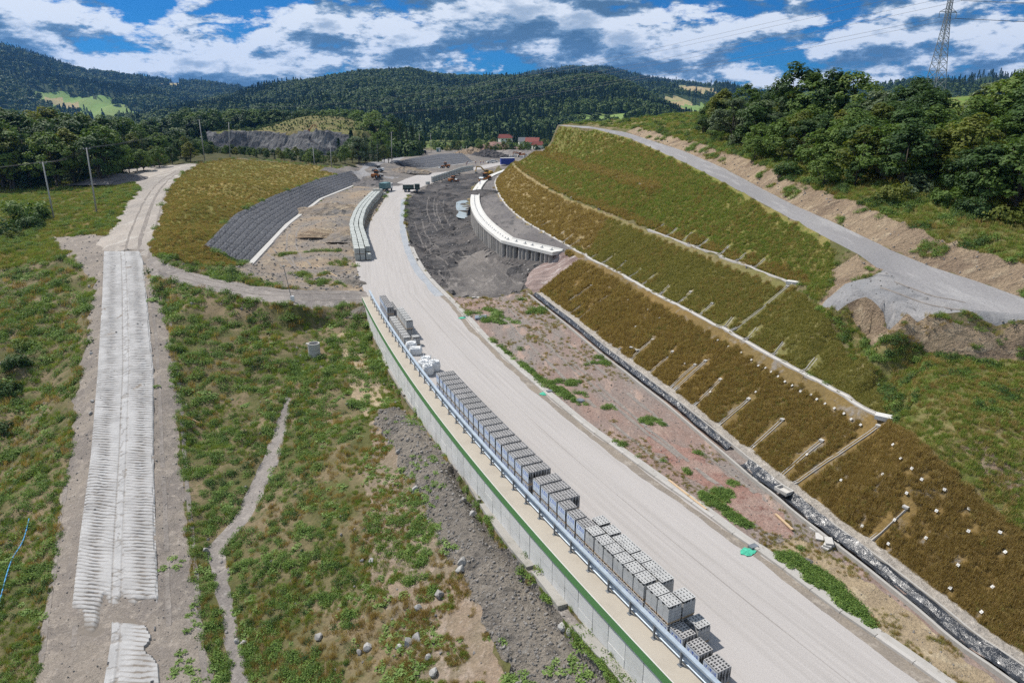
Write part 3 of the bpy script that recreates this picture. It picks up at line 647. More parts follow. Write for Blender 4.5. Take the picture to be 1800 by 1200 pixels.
def make_conifer(seed, mat, h=14.0, w=2.6, whorls=22, per=9, leaf=0.30):
    rng = np.random.default_rng(seed); C, N = [], []
    for i in range(whorls):
        t = (i + rng.uniform(-.2, .2)) / whorls; z = h * (0.08 + 0.90 * t); r = w * (1 - t) ** 0.85 * rng.uniform(0.8, 1.12) + 0.1
        for k in range(per):
            a = 2 * math.pi * (k + rng.uniform(-.35, .35)) / per; rr_ = r * rng.uniform(0.75, 1.15); m = max(2, int(rr_ / 0.36))
            for j in range(m):
                q = (j + 0.6) / m; C.append((math.cos(a) * rr_ * q, math.sin(a) * rr_ * q, z - 0.35 * rr_ * q ** 1.4)); N.append((math.cos(a) * 0.5, math.sin(a) * 0.5, 1.0 + rng.normal() * 0.3))
    C = np.array(C) + rng.normal(size=(len(C), 3)) * 0.10; N = np.array(N) + rng.normal(size=(len(C), 3)) * 0.35
    V, F = leaves(C, N, leaf, rng, 0.5, 0.5); cm = leaf_mesh('crown', V, F, mat, rng)
    tb = MB(); tb.cone((0, 0, -0.5), (0, 0, h * 0.97), 0.016 * h, 0.002 * h, 7); return cm, tb.mesh('trunk', M_bark, True)
def make_bush(seed, mat, h=2.6, w=1.9, nclump=22, per=55, leaf=0.16):
    rng = np.random.default_rng(seed); random.seed(seed); d = unit(rng, nclump); d[:, 2] = np.abs(d[:, 2])
    C = d * rng.uniform(0.35, 0.95, nclump)[:, None] * np.array([w, w, h * 0.85]); V, F, off = [], [], 0
    for c, dd in zip(C, d):
        q = unit(rng, per) * (rng.uniform(0.3, 1.0, per) ** 0.5)[:, None] * 0.6 * np.array([1, 1, 0.8])
        p = c + q; p[:, 2] = np.maximum(p[:, 2], 0.03); v, f = leaves(p, q + dd * 0.5 + np.array([0, 0, 0.5]) + rng.normal(size=(per, 3)) * 0.3, leaf, rng, 0.2); V.append(v); F.append(f + off); off += len(v)
    cm = leaf_mesh('crown', np.vstack(V), np.vstack(F), mat, rng)
    tb = MB(); limbs(tb, (0, 0, -0.25), [C[i] * 0.8 for i in range(6)], 0.05, 0.015); return cm, tb.mesh('stem', M_bark, True)

TREES = {'dec': [make_deciduous(21, L_dec[0], base=0.05), make_deciduous(22, L_dec[1], w=3.0, base=0.06), make_deciduous(23, L_dec[0], w=3.9, base=0.03, nclump=54), make_deciduous(24, L_dec[2], w=3.1, base=0.05),
                 make_deciduous(25, L_dec[3], w=3.5, base=0.03), make_deciduous(26, L_dec[1], w=2.6, base=0.06, nclump=44)],
         'con': [make_conifer(31, L_con), make_conifer(32, L_con, w=3.0, whorls=20), make_conifer(33, L_con, w=2.3, whorls=24)],
         'bush': [make_bush(41, L_dec[0]), make_bush(42, L_dec[2], w=2.2), make_bush(43, L_dec[3], h=2.2), make_bush(44, L_dec[1])]}
HREF = {'dec': 10.0, 'con': 14.0, 'bush': 2.6}
KIND_NAME = {'dec': 'broadleaf_tree', 'con': 'spruce_tree', 'bush': 'bush'}
def plant(kind, var, p, h, label, group, rz=None, squash=1.0):
    cm, tm = TREES[kind][var % len(TREES[kind])]
    e = empty(KIND_NAME[kind], p, random.uniform(0, 6.28) if rz is None else rz); s = h / HREF[kind]; e.scale = (s * squash, s * squash, s)
    link('crown', cm, e); link('trunk' if kind != 'bush' else 'stem', tm, e)
    tag(e, label, 'tree' if kind != 'bush' else 'bush', group); return e

# ------------------------------------------------------------------ scatter (uncountable growth): instanced by geometry nodes
def scatter_tree(name, protos):
    g = bpy.data.node_groups.new(name, 'GeometryNodeTree')
    g.interface.new_socket('Geometry', in_out='INPUT', socket_type='NodeSocketGeometry'); g.interface.new_socket('Geometry', in_out='OUTPUT', socket_type='NodeSocketGeometry')
    n = g.nodes; l = g.links; gi = n.new('NodeGroupInput'); go = n.new('NodeGroupOutput'); ins = n.new('GeometryNodeInstanceOnPoints')
    jn = n.new('GeometryNodeGeometryToInstance')
    for p in protos:
        oi = n.new('GeometryNodeObjectInfo'); oi.inputs['Object'].default_value = p; oi.inputs['As Instance'].default_value = True; l.new(oi.outputs['Geometry'], jn.inputs[0])
    l.new(gi.outputs[0], ins.inputs['Points']); l.new(jn.outputs[0], ins.inputs['Instance']); ins.inputs['Pick Instance'].default_value = True
    def attr(nm, typ):
        a = n.new('GeometryNodeInputNamedAttribute'); a.data_type = typ; a.inputs['Name'].default_value = nm; return [s for s in a.outputs if s.enabled][0]
    l.new(attr('kind', 'INT'), ins.inputs['Instance Index']); l.new(attr('rot', 'FLOAT_VECTOR'), ins.inputs['Rotation']); l.new(attr('scl', 'FLOAT_VECTOR'), ins.inputs['Scale'])
    l.new(ins.outputs[0], go.inputs[0]); return g
def scatter(name, P, protos, scl, rot=None, label=None, kindidx=None, zs=None):
    P = np.asarray(P, dtype=np.float32); N = len(P); me = bpy.data.meshes.new(name); me.vertices.add(N); me.vertices.foreach_set('co', P.ravel())
    k = me.attributes.new('kind', 'INT', 'POINT'); k.data.foreach_set('value', (RNG.integers(0, len(protos), N) if kindidx is None else kindidx).astype(np.int32))
    rv = np.zeros((N, 3), np.float32); rv[:, 2] = RNG.uniform(0, 6.28, N)
    if rot is not None: rv[:, :2] = rot
    a = me.attributes.new('rot', 'FLOAT_VECTOR', 'POINT'); a.data.foreach_set('vector', rv.ravel())
    sv = np.repeat(np.asarray(scl, dtype=np.float32)[:, None], 3, 1)
    if zs is not None: sv[:, 2] *= zs
    a = me.attributes.new('scl', 'FLOAT_VECTOR', 'POINT'); a.data.foreach_set('vector', sv.ravel())
    o = link(name, me); m = o.modifiers.new('scatter', 'NODES'); m.node_group = scatter_tree(name + '_nodes', protos)
    o['kind'] = 'stuff'
    if label: o['label'] = label
    return o
def proto(name, me): return bpy.data.objects.new(name, me)      # kept out of the scene: only a source for the scatter
def far_tree(seed, kind):
    rng = np.random.default_rng(seed)
    if kind == 'con':
        n = 130; t = rng.random(n) ** 0.8; a = rng.uniform(0, 6.28, n); h = 20.0; r = 3.6 * (1 - t) ** 0.9 * rng.uniform(0.7, 1.1, n) + 0.1
        C = np.column_stack([np.cos(a) * r, np.sin(a) * r, 1.0 + t * h]); N = np.column_stack([np.cos(a), np.sin(a), np.full(n, 0.8)]); V, F = leaves(C, N, 1.15, rng, 0.9, 0.6); return leaf_mesh('far_conifer', V, F, L_far_con, rng)
    n = 150; d = unit(rng, n); d[:, 2] = np.where(d[:, 2] < -0.5, -d[:, 2], d[:, 2]); r = rng.uniform(0.75, 1.08, n)
    ck = unit(rng, 7); r *= 0.82 + 0.3 * np.max(d @ ck.T, axis=1)
    C = d * r[:, None] * np.array([5.0, 5.0, 7.0]) + np.array([0, 0, 8.0]); V, F = leaves(C, d + np.array([0, 0, 0.3]) + rng.normal(size=(n, 3)) * 0.25, 1.5, rng, 0.3, 0.8); return leaf_mesh('far_broadleaf', V, F, L_far_dec, rng)
FAR_CON = [proto('far_conifer', far_tree(60 + i, 'con')) for i in range(3)]
FAR_DEC = [proto('far_broadleaf', far_tree(70 + i, 'dec')) for i in range(3)]

# ------------------------------------------------------------------ the valley floor and the hills
def at_d(px, py, D):
    d = ray(px, py); t = D / math.hypot(d.x, d.y); return Vector((d.x * t, d.y * t, CAM_H + d.z * t))
M_valley = ground('valley_grass', (0.09, 0.15, 0.035), (0.13, 0.145, 0.045), (0.055, 0.085, 0.02), 0.008, 0.03, 0.4, 0.2, 0.5)
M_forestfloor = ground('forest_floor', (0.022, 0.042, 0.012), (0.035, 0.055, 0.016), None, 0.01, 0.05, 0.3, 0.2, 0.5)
M_farfield = ground('far_field', (0.15, 0.24, 0.06), (0.20, 0.25, 0.08), None, 0.006, 0.02, 0.2, 0.1, 0.3)
M_stubble = ground('stubble_field', (0.36, 0.27, 0.14), (0.29, 0.25, 0.12), (0.22, 0.24, 0.09), 0.006, 0.02, 0.2, 0.1, 0.3)
rs = np.geomspace(380, 7400, 40); az = np.linspace(-1.25, 1.25, 90)
VV = [(r * math.sin(a), r * math.cos(a), -2.4) for r in rs for a in az]; n = len(az)
FF = [(i * n + j, i * n + j + 1, (i + 1) * n + j + 1, (i + 1) * n + j) for i in range(len(rs) - 1) for j in range(n - 1)]
link('valley_floor', np_mesh('valley_floor', np.array(VV), np.array(FF), M_valley, True))['kind'] = 'structure'

def in_px(px, py, poly):
    return inside(np.array([[px, py]]), np.array(poly, float))[0]
FOREST_P, FOREST_S, FOREST_K = [], [], []
def hill(name, ridge, foot_d, ridge_d, foot_z, tree_h, fields, count, conifer, tscale, seed, power=1.0, nt=46):
    """ridge: image line of the skyline; the ground rises from foot_d to ridge_d and falls behind it"""
    rx = [p[0] for p in ridge]; ry = [p[1] for p in ridge]; xs = np.arange(rx[0], rx[-1] + 1, 7.0)
    ts = np.concatenate([np.linspace(0, 1, nt), np.linspace(1.03, 1.6, 10)]); G = np.zeros((len(xs), len(ts), 3))
    fd = np.interp(xs, *zip(*foot_d)) if hasattr(foot_d, '__len__') else np.full(len(xs), foot_d); rd = np.interp(xs, *zip(*ridge_d)) if hasattr(ridge_d, '__len__') else np.full(len(xs), ridge_d)
    for i, x in enumerate(xs):
        top = at_d(x, np.interp(x, rx, ry), rd[i]); az_ = math.atan2(top.x, top.y); zt = top.z - tree_h
        for j, t in enumerate(ts):
            D = fd[i] + (rd[i] - fd[i]) * t; u = min(t, 1.0); s = u ** power * (1.0 if t <= 1 else 1 - ((t - 1) / 0.6) ** 1.5 * 0.9)
            G[i, j] = (D * math.sin(az_), D * math.cos(az_), foot_z + (zt - foot_z) * s)
    nz = fbm(G[:, :, 0] / 160, G[:, :, 1] / 160, 3, seed); env = np.clip(ts / 0.12, 0, 1) * np.clip(np.abs(1 - ts) / 0.12, 0.12, 1)
    G[:, :, 2] += nz * env[None, :] * 0.05 * (rd - fd).mean() * 0.45
    V = G.reshape(-1, 3); m = len(ts); F = np.array([(i * m + j, (i + 1) * m + j, (i + 1) * m + j + 1, i * m + j + 1) for i in range(len(xs) - 1) for j in range(m - 1)])
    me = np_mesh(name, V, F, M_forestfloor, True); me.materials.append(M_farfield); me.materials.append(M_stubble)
    zc = V[:, 1] * CT - (V[:, 2] - CAM_H) * ST; yc = V[:, 1] * ST + (V[:, 2] - CAM_H) * CT
    PXY = np.column_stack([900 + FPX * V[:, 0] / zc, 600 - FPX * yc / zc]); FC = PXY[F].mean(1); mi = np.zeros(len(F), np.int32)
    for poly, k in fields: mi[inside(FC, np.array(poly, float))] = k
    me.polygons.foreach_set('material_index', mi); o = link(name, me); o['kind'] = 'structure'
    # trees, even over the ground area
    a = V[F[:, 0]]; b = V[F[:, 1]]; c = V[F[:, 2]]; d = V[F[:, 3]]
    area = np.linalg.norm(np.cross(c - a, d - b), axis=1) * (mi == 0) * ((np.arange(len(F)) % (m - 1)) < nt + 2); area /= area.sum()
    f = RNG.choice(len(F), count, p=area); u, v = RNG.random(count)[:, None], RNG.random(count)[:, None]
    P = (a[f] * (1 - u) + b[f] * u) * (1 - v) + (d[f] * (1 - u) + c[f] * u) * v
    mixn = fbm(P[:, 0] / 220, P[:, 1] / 220, 3, seed + 9) * 0.9 + RNG.normal(size=count) * 0.22
    kc = mixn < (conifer - 0.5) * 1.4
    sc = RNG.uniform(0.65, 1.15, count) * tscale; FOREST_P.append(P - np.array([0, 0, 0.5])); FOREST_S.append(sc); FOREST_K.append(np.where(kc, RNG.integers(0, 3, count), 3 + RNG.integers(0, 3, count)))
    return o
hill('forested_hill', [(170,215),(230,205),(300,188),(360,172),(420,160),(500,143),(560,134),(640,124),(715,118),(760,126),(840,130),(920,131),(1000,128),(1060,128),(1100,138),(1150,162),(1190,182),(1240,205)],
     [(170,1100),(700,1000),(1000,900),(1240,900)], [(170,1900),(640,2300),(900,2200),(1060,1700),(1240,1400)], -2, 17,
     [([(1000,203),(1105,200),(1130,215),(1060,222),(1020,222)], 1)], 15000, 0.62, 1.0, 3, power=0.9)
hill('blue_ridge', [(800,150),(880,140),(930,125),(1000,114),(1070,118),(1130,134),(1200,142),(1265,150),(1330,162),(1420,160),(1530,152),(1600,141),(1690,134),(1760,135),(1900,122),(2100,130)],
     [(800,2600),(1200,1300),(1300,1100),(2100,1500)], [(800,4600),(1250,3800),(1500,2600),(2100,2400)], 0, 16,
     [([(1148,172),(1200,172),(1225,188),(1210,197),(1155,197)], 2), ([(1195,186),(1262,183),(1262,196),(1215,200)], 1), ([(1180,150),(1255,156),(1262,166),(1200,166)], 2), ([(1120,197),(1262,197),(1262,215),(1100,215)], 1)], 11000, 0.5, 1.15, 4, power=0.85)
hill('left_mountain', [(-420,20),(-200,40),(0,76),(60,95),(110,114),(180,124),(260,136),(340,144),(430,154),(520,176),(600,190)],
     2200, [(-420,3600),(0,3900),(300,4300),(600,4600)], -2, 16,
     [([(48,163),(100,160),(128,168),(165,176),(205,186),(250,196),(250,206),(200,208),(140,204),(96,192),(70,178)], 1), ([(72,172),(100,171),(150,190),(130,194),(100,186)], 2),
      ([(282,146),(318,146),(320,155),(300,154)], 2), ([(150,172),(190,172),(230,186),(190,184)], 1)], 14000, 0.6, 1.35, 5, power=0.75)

# spoil heap with grass on top, beyond the poles
heap_c = at_d(498, 262, 455)
M_spoil = ground('spoil_rock', (0.10, 0.10, 0.105), (0.20, 0.195, 0.19), (0.06, 0.06, 0.065), 0.07, 0.25, 1.5, 1.0, 0.6, speck=(0.36, 0.35, 0.34), speck_thr=0.6)
nx, ny = 110, 70; HV = []
for j in range(ny):
    for i in range(nx):
        x = (i / (nx - 1) - 0.5) * 116; y = j / (ny - 1) * 130 - 12
        ex = max(0.0, 1 - (abs(x) / 57) ** 2.2); fr = min(1, max(0, (y + 8 + 3 * math.sin(x * .11)) / 15)); bk = min(1, max(0, (112 - y) / 30))
        zz = -1.5 + (17.5 * fr + 9.5 * min(1, max(0, (y - 14) / 50)) * max(0.0, 1 - ((x - 6) / 40) ** 2)) * min(1, ex * 3) ** 0.7 * bk
        HV.append((heap_c.x + x, heap_c.y + y, zz))
HV = np.array(HV); HV[:, 2] += fbm(HV[:, 0] / 7, HV[:, 1] / 7, 4, 77, 0.6) * 3.2 * np.clip((HV[:, 2] + 1) / 6, 0, 1) * np.where(HV[:, 1] - heap_c.y < 12, 1.0, 0.22)
HF = np.array([(j * nx + i, j * nx + i + 1, (j + 1) * nx + i + 1, (j + 1) * nx + i) for j in range(ny - 1) for i in range(nx - 1)])
hm = np_mesh('spoil_heap', HV, HF, M_spoil, False); hm.materials.append(M_hill)
hm.polygons.foreach_set('material_index', np.array([1 if HV[f].mean(0)[1] - heap_c.y > 10 + 5 * math.sin(HV[f[0]][0] * .15) else 0 for f in HF], np.int32))
link('spoil_heap', hm)['kind'] = 'structure'
_hs = HV[RNG.choice(np.where((HV[:, 1] - heap_c.y > 14) & (HV[:, 2] > 4))[0], 2600)] + RNG.normal(size=(2600, 3)) * np.array([0.9, 0.9, 0]); scatter('heap_scrub', _hs, FAR_DEC, RNG.random(2600) ** 3 * 0.09 + 0.025, label='low scrub and grass tufts on top of the spoil heap')

# woods between the site and the hills, as one mass
def in_wood(x, y):
    px, py = proj((x, y, 0))
    if math.hypot(x - heap_c.x, (y - heap_c.y - 50) * 0.8) < 62: return False
    if px > 735 and px < 985 and y < 760: return False
    if px > 745 and px < 985 and 850 < y < 1000 : return random.random() < 0.12
    if px > 985 and y < 700: return False
    return True
MW = []
while len(MW) < 5200:
    D = math.sqrt(random.uniform(430 ** 2, 1120 ** 2)); a = random.uniform(-0.80, 0.42); x, y = D * math.sin(a), D * math.cos(a)
    if in_wood(x, y): MW.append((x, y, -2.6))
MW = np.array(MW); FOREST_P.append(MW); FOREST_S.append(RNG.uniform(0.55, 1.0, len(MW)))
mk = fbm(MW[:, 0] / 90, MW[:, 1] / 90, 3, 90) + RNG.normal(size=len(MW)) * 0.25; FOREST_K.append(np.where(mk < -0.02, RNG.integers(0, 3, len(MW)), 3 + RNG.integers(0, 3, len(MW))))
scatter('forest', np.vstack(FOREST_P), FAR_CON + FAR_DEC, np.concatenate(FOREST_S), label='far spruce and broadleaf forest covering the valley and the hills', kindidx=np.concatenate(FOREST_K))

# ------------------------------------------------------------------ single trees
random.seed(5)
def sky_y(x, tab): return float(np.interp(x, [t[0] for t in tab], [t[1] for t in tab]))
def tree_at(px, ytop, Y, kind, var, label, group, squash=1.0, zdefault=None, hmin=3.0, hmax=24.0):
    p = at_y(px, 300, Y); z = gzat(p.x, Y, -2.0) if zdefault is None else zdefault
    top = at_y(px, ytop, Y).z; h = min(hmax, max(hmin, top - z)); return plant(kind, var, (p.x, Y, z - 0.15), h, label, group, None, squash)
VLAB = {0: 'mid green broadleaf tree', 1: 'dark green broadleaf tree', 2: 'broad mid green tree', 3: 'yellow green broadleaf tree', 4: 'silvery green broadleaf tree', 5: 'slim dark green tree'}
RSKY = [(1205,235),(1225,185),(1250,160),(1275,148),(1330,142),(1360,125),(1385,108),(1430,122),(1480,124),(1500,150),(1530,152),(1590,136),(1635,150),(1648,196),(1690,196),(1705,140),(1750,120),(1800,124),(2100,120)]
G_R = 'trees on the slope above the gravel haul road'
for px, yt, Y, v in [(1262,156,150,3),(1300,146,146,0),(1340,150,140,1),(1385,108,128,1),(1412,128,124,0),(1445,124,122,5),(1482,126,120,2),(1530,156,112,4),(1565,150,108,1),(1592,137,106,5),(1610,146,102,1),
                     (1728,136,96,4),(1752,122,92,0),(1795,124,88,5),(1850,118,86,1),(1905,122,84,2)]:
    tree_at(px, yt, Y, 'dec', v, VLAB[v] + ' on the skyline above the gravel haul road', G_R, 1.25)
edge = [hit(*p) for p in [(1215,240),(1285,266),(1335,292),(1395,318),(1480,352),(1600,372),(1700,398),(1800,425),(1950,450)]]
def seg(y): return 'above the gravel apron' if y < 66 else 'above the sandy bank' if y < 92 else 'above the straight haul road' if y < 120 else 'near the haul road crest'
pts = []
tries = 0
while len(pts) < 118 and tries < 9000:
    tries += 1; s = random.random() * (len(edge) - 1.001); i = int(s); e0 = edge[i].lerp(edge[i + 1], s - i); dv = Vector((e0.x, e0.y, 0)).normalized()
    q = abs(random.gauss(0, 1)) * 16 + 1.0; p = Vector((e0.x, e0.y, 0)) + dv * q + Vector((random.uniform(0, 1) * 4, 0, 0))
    r = 2.0 + q * 0.05
    if any((p - o).length < r for o in pts): continue
    z = gzat(p.x, p.y); px, py = proj((p.x, p.y, z))
    if px > 2050 or p.y < 40: continue
    h = random.uniform(3.0, 4.5) if q < 4 else random.uniform(4.5, 7.5)
    top_lim = at_y(px, sky_y(px, RSKY) + random.uniform(4, 40), p.y).z; h = min(h, top_lim - z)
    if h < 1.6: continue
    pts.append(p); v = random.choice([0, 0, 1, 1, 2, 3, 4, 5, 5])
    if q < 4 and random.random() < 0.55:
        bv = random.randrange(4); plant('bush', bv, (p.x, p.y, z - 0.1), h * 0.8, ('low ' if h < 3.7 else 'large ') + ['mid green bush', 'yellow green bush', 'silvery green bush', 'dark green bush'][bv] + ' at the thicket edge ' + seg(p.y), 'bushes along the wood edge above the haul road')
    else: plant('dec', v, (p.x, p.y, z - 0.2), h, ('tall ' if h > 6 else 'low ' if h < 4.2 else 'middling ') + VLAB[v] + (' at the thicket front ' if q < 7 else ' deep in the thicket ' if q > 22 else ' amid the thicket ') + seg(p.y), G_R, None, 1.45)
# left wood, by the pole line
LSKY = [(-300,175),(0,184),(50,190),(110,194),(170,199),(240,214),(270,222),(310,232),(340,240)]
G_L = 'trees in the wood behind the pole line'
cnt = 0
for px in np.arange(-190, 345, 15.5):
    for row, (Y0, drop) in enumerate(((206, 26), (228, 10), (256, 0))):
        x = px + random.uniform(-9, 9); Y = Y0 + random.uniform(-7, 7) + max(0, (x - 170)) * 0.28; yt = sky_y(x, LSKY) + drop + random.uniform(-6, 16)
        if row == 0 and x > 205: yt += 22
        kd = 'con' if random.random() < 0.2 else 'dec'; v = random.choice([0, 1, 1, 2, 5, 3])
        tree_at(x, yt, Y, kd, v if kd == 'dec' else random.randrange(3), (VLAB[v] if kd == 'dec' else 'dark spruce') + [' in the front row', ' in the second row', ' in the back row'][row] + ' of the wood ' + ('left of the poles' if False else 'beyond the bushy meadow' if x < 40 else 'behind the leaning poles' if x < 175 else 'beside the dirt road bend'), G_L, 1.25 if kd == 'dec' else 1.3, hmin=7)
# trees below the mound and round the spoil heap
MSKY = [(300,238),(330,222),(352,236),(380,250),(420,256),(470,262),(520,260),(560,262),(600,260),(618,238),(650,232),(690,238),(715,262),(740,268)]
for px in np.arange(305, 690, 9.5):
    for row, Y0 in enumerate((300, 330, 372)):
        x = px + random.uniform(-5, 5); Y = Y0 + random.uniform(-9, 9) + (max(0, x - 560) * 0.55); yt = sky_y(x, MSKY) + random.uniform(-4, 14) + (6 if row == 0 else 0)
        v = random.choice([0, 1, 1, 2, 3, 4, 5]); kd = 'con' if (x > 640 and random.random() < 0.5) or random.random() < 0.12 else 'dec'
        if row == 2 and random.random() < 0.45: continue
        tree_at(x, yt, Y, kd, v if kd == 'dec' else random.randrange(3), (VLAB[v] if kd == 'dec' else 'dark spruce') + [' right behind', ' a little beyond', ' well beyond'][row] + ' the grass mound ' + ('by the crest poles' if x < 430 else 'in front of the spoil heap' if x < 600 else 'beside the site road'), 'trees between the grass mound and the spoil heap', 1.2, hmin=4)
BSKY = [(240,216),(300,206),(330,182),(380,190),(420,176),(470,186),(515,168),(545,186),(590,188),(640,194),(700,206),(740,228)]
for px in np.arange(250, 745, 11):
    for row in range(2):
        x = px + random.uniform(-6, 6)
        if 425 < x < 612 and row == 0: Y = 575 + random.uniform(0, 25)
        else: Y = random.uniform(470, 540) if not 400 < x < 625 else 590
        yt = sky_y(x, BSKY) + random.uniform(-3, 20); kd = 'con' if random.random() < (0.65 if x > 600 else 0.35) else 'dec'; v = random.choice([1, 5, 0, 2])
        tree_at(x, yt, Y, kd, v if kd == 'dec' else random.randrange(3), (VLAB[v] if kd == 'dec' else 'tall dark spruce') + (' left of the spoil heap rock face' if False else ' at the dark end of the spoil heap' if x < 425 else ' behind the grassy spoil heap' if x < 612 else ' between the spoil heap and the far stone slope'), 'trees behind the spoil heap', 1.15, zdefault=-2, hmin=6, hmax=32)
for px in np.arange(765, 985, 7.5):
    for row in range(2):
        x = px + random.uniform(-4, 4); v = random.choice([0, 1, 2, 5, 3]); kd = 'con' if random.random() < 0.2 else 'dec'
        tree_at(x, random.uniform(247, 256) - 6 * row + (5 if 925 < x < 950 else 0), 560 + 70 * row + random.uniform(-15, 15), kd, v if kd == 'dec' else random.randrange(3), (VLAB[v] if kd == 'dec' else 'dark spruce') + [' in front of the village houses', ' among the village houses'][row], 'trees around the village', 1.25, zdefault=-2, hmin=4, hmax=16)
# bushes by the poles and below the ramp
for px, py, h, v, lb in [(45,388,7.0,0,'tall rounded bush beside the leaning utility pole'),(60,398,4.0,3,'low dark bush under the tall bush by the pole'),(8,415,5.2,3,'dark bush at the foot of the meadow'),(28,418,2.6,1,'light green bush by the dark bush in the meadow'),
                         (270,288,3.4,1,'pale green bush at the bend of the dirt road'),(255,282,4.2,0,'bright bush by the dirt road bend under the wood'),(292,286,2.4,1,'small pale bush at the crest of the dirt road'),
                         (30,640,2.6,3,'dark bush in the gully left of the ribbed ramp'),(12,690,2.4,3,'dark bush low in the gully left of the ramp'),(45,610,2.0,0,'green bush at the top of the gully left of the ramp'),(5,760,2.2,3,'dark bush at the gully mouth')]:
    p = ghit(px, py); plant('bush', v, (p.x, p.y, p.z - 0.15), h, lb, 'single bushes on the left slope')
# ------------------------------------------------------------------ built things: materials
random.seed(17)
def obj_rand(name, a, b, rough=0.85, scale=2.0, grime=(0.25, 0.22, 0.18), gr=0.35, bump=0.15, metal=0.0, spec=0.25):
    """colour that differs a little from piece to piece, with grime of its own"""
    m, n, l, bs = nt_new(name); oi = n.new('ShaderNodeObjectInfo'); tc = n.new('ShaderNodeTexCoord')
    c = mix_n(n, l, oi.outputs['Random'], a, b); f = noise_n(n, l, tc.outputs['Object'], scale, 7, 0.68, 0.3)
    c = mix_n(n, l, rng_n(n, l, f, 0.48, 0.75, 0, gr), c, grime); l.new(c, bs.inputs['Base Color']); bs.inputs['Roughness'].default_value = rough
    bs.inputs['Metallic'].default_value = metal; bs.inputs['Specular IOR Level'].default_value = spec
    if bump: bump_n(n, l, bs, noise_n(n, l, tc.outputs['Object'], scale * 9, 4, 0.6), bump, 0.02)
    return m
C_panel = obj_rand('panel_concrete', (0.56, 0.56, 0.545), (0.64, 0.635, 0.615), gr=0.30, scale=0.9)
C_coping = obj_rand('coping_concrete', (0.37, 0.335, 0.28), (0.40, 0.36, 0.30), gr=0.4, scale=0.5)
C_conc = obj_rand('grey_concrete', (0.42, 0.41, 0.39), (0.50, 0.48, 0.45), gr=0.45, scale=1.2)
C_white = obj_rand('pale_concrete', (0.52, 0.51, 0.485), (0.58, 0.57, 0.54), gr=0.22, scale=0.6)
C_old = obj_rand('old_concrete', (0.27, 0.255, 0.235), (0.34, 0.325, 0.30), gr=0.6, scale=0.8, grime=(0.12, 0.12, 0.08), bump=0.5)
C_pile = obj_rand('pile_concrete', (0.24, 0.23, 0.215), (0.33, 0.315, 0.295), gr=0.6, scale=0.9, grime=(0.16, 0.13, 0.11), bump=0.6)
C_block = obj_rand('block_concrete', (0.36, 0.36, 0.355), (0.43, 0.43, 0.42), gr=0.2, scale=4.0)
C_blockd = obj_rand('dark_block_concrete', (0.31, 0.305, 0.30), (0.38, 0.37, 0.365), gr=0.2, scale=4.0)
C_blockg = obj_rand('weathered_block', (0.36, 0.38, 0.36), (0.44, 0.46, 0.44), gr=0.3, scale=3.0, grime=(0.2, 0.22, 0.2))
C_kerb = obj_rand('kerb_concrete', (0.34, 0.325, 0.30), (0.42, 0.40, 0.375), gr=0.4, scale=1.5)
C_timber = obj_rand('pallet_timber', (0.42, 0.29, 0.17), (0.52, 0.38, 0.24), gr=0.4, scale=3.0)
M_green = obj_rand('green_paint', (0.095, 0.235, 0.085), (0.105, 0.25, 0.09), gr=0.3, scale=0.7, grime=(0.12, 0.17, 0.08), bump=0.05, rough=0.6)
M_steel = plain('galvanised_steel', (0.36, 0.42, 0.48), 0.6, 0.35, 0.15, 2.0, 0.5)
M_dsteel = plain('dull_steel', (0.22, 0.24, 0.26), 0.55, 0.6, 0.2, 2.0, 0.5)
M_black = plain('black_rubber', (0.018, 0.018, 0.018), 0.8)
M_glass = plain('dark_glass', (0.03, 0.04, 0.05), 0.1, 0.0, 0.05, 1.0, 0.6)
M_white = plain('white_paint', (0.75, 0.75, 0.73), 0.45, var=0.06)
M_yellow = plain('machine_yellow', (0.42, 0.26, 0.04), 0.45, var=0.12)
M_orange = plain('machine_orange', (0.38, 0.14, 0.035), 0.5, var=0.12)
M_bluep = plain('blue_paint', (0.03, 0.06, 0.30), 0.5, var=0.15)
M_teal = plain('teal_paint', (0.10, 0.20, 0.21), 0.5, var=0.15)
M_dgreen = plain('dark_green_paint', (0.06, 0.09, 0.08), 0.6, var=0.2)
M_net = plain('green_net', (0.06, 0.38, 0.25), 0.6, var=0.25, scale=6)
M_hose = plain('blue_hose_plastic', (0.08, 0.33, 0.62), 0.4)
M_pole = obj_rand('pole_concrete', (0.33, 0.32, 0.31), (0.42, 0.41, 0.39), gr=0.3, scale=0.8)
M_wire = plain('wire', (0.06, 0.06, 0.065), 0.5, 0.5)
M_rock = obj_rand('boulder_rock', (0.26, 0.25, 0.24), (0.40, 0.39, 0.37), gr=0.5, scale=2.5, grime=(0.18, 0.16, 0.14), bump=0.6)
M_roof = plain('red_roof', (0.22, 0.06, 0.045), 0.8, var=0.2)
M_roofg = plain('grey_roof', (0.16, 0.16, 0.17), 0.8, var=0.2)
M_wallw = plain('house_wall', (0.66, 0.63, 0.57), 0.85, var=0.08)
def bag_material():
    m, n, l, b = nt_new('woven_sack'); tc = n.new('ShaderNodeTexCoord'); f = noise_n(n, l, tc.outputs['Object'], 2.0, 6, 0.65, 0.4)
    l.new(ramp_n(n, l, f, [(0.35, (0.60, 0.62, 0.64)), (0.65, (0.74, 0.75, 0.75))]), b.inputs['Base Color']); b.inputs['Roughness'].default_value = 0.6
    bump_n(n, l, b, noise_n(n, l, tc.outputs['Object'], 5.0, 5, 0.6, 0.6), 0.8, 0.08); return m
M_bag = bag_material()
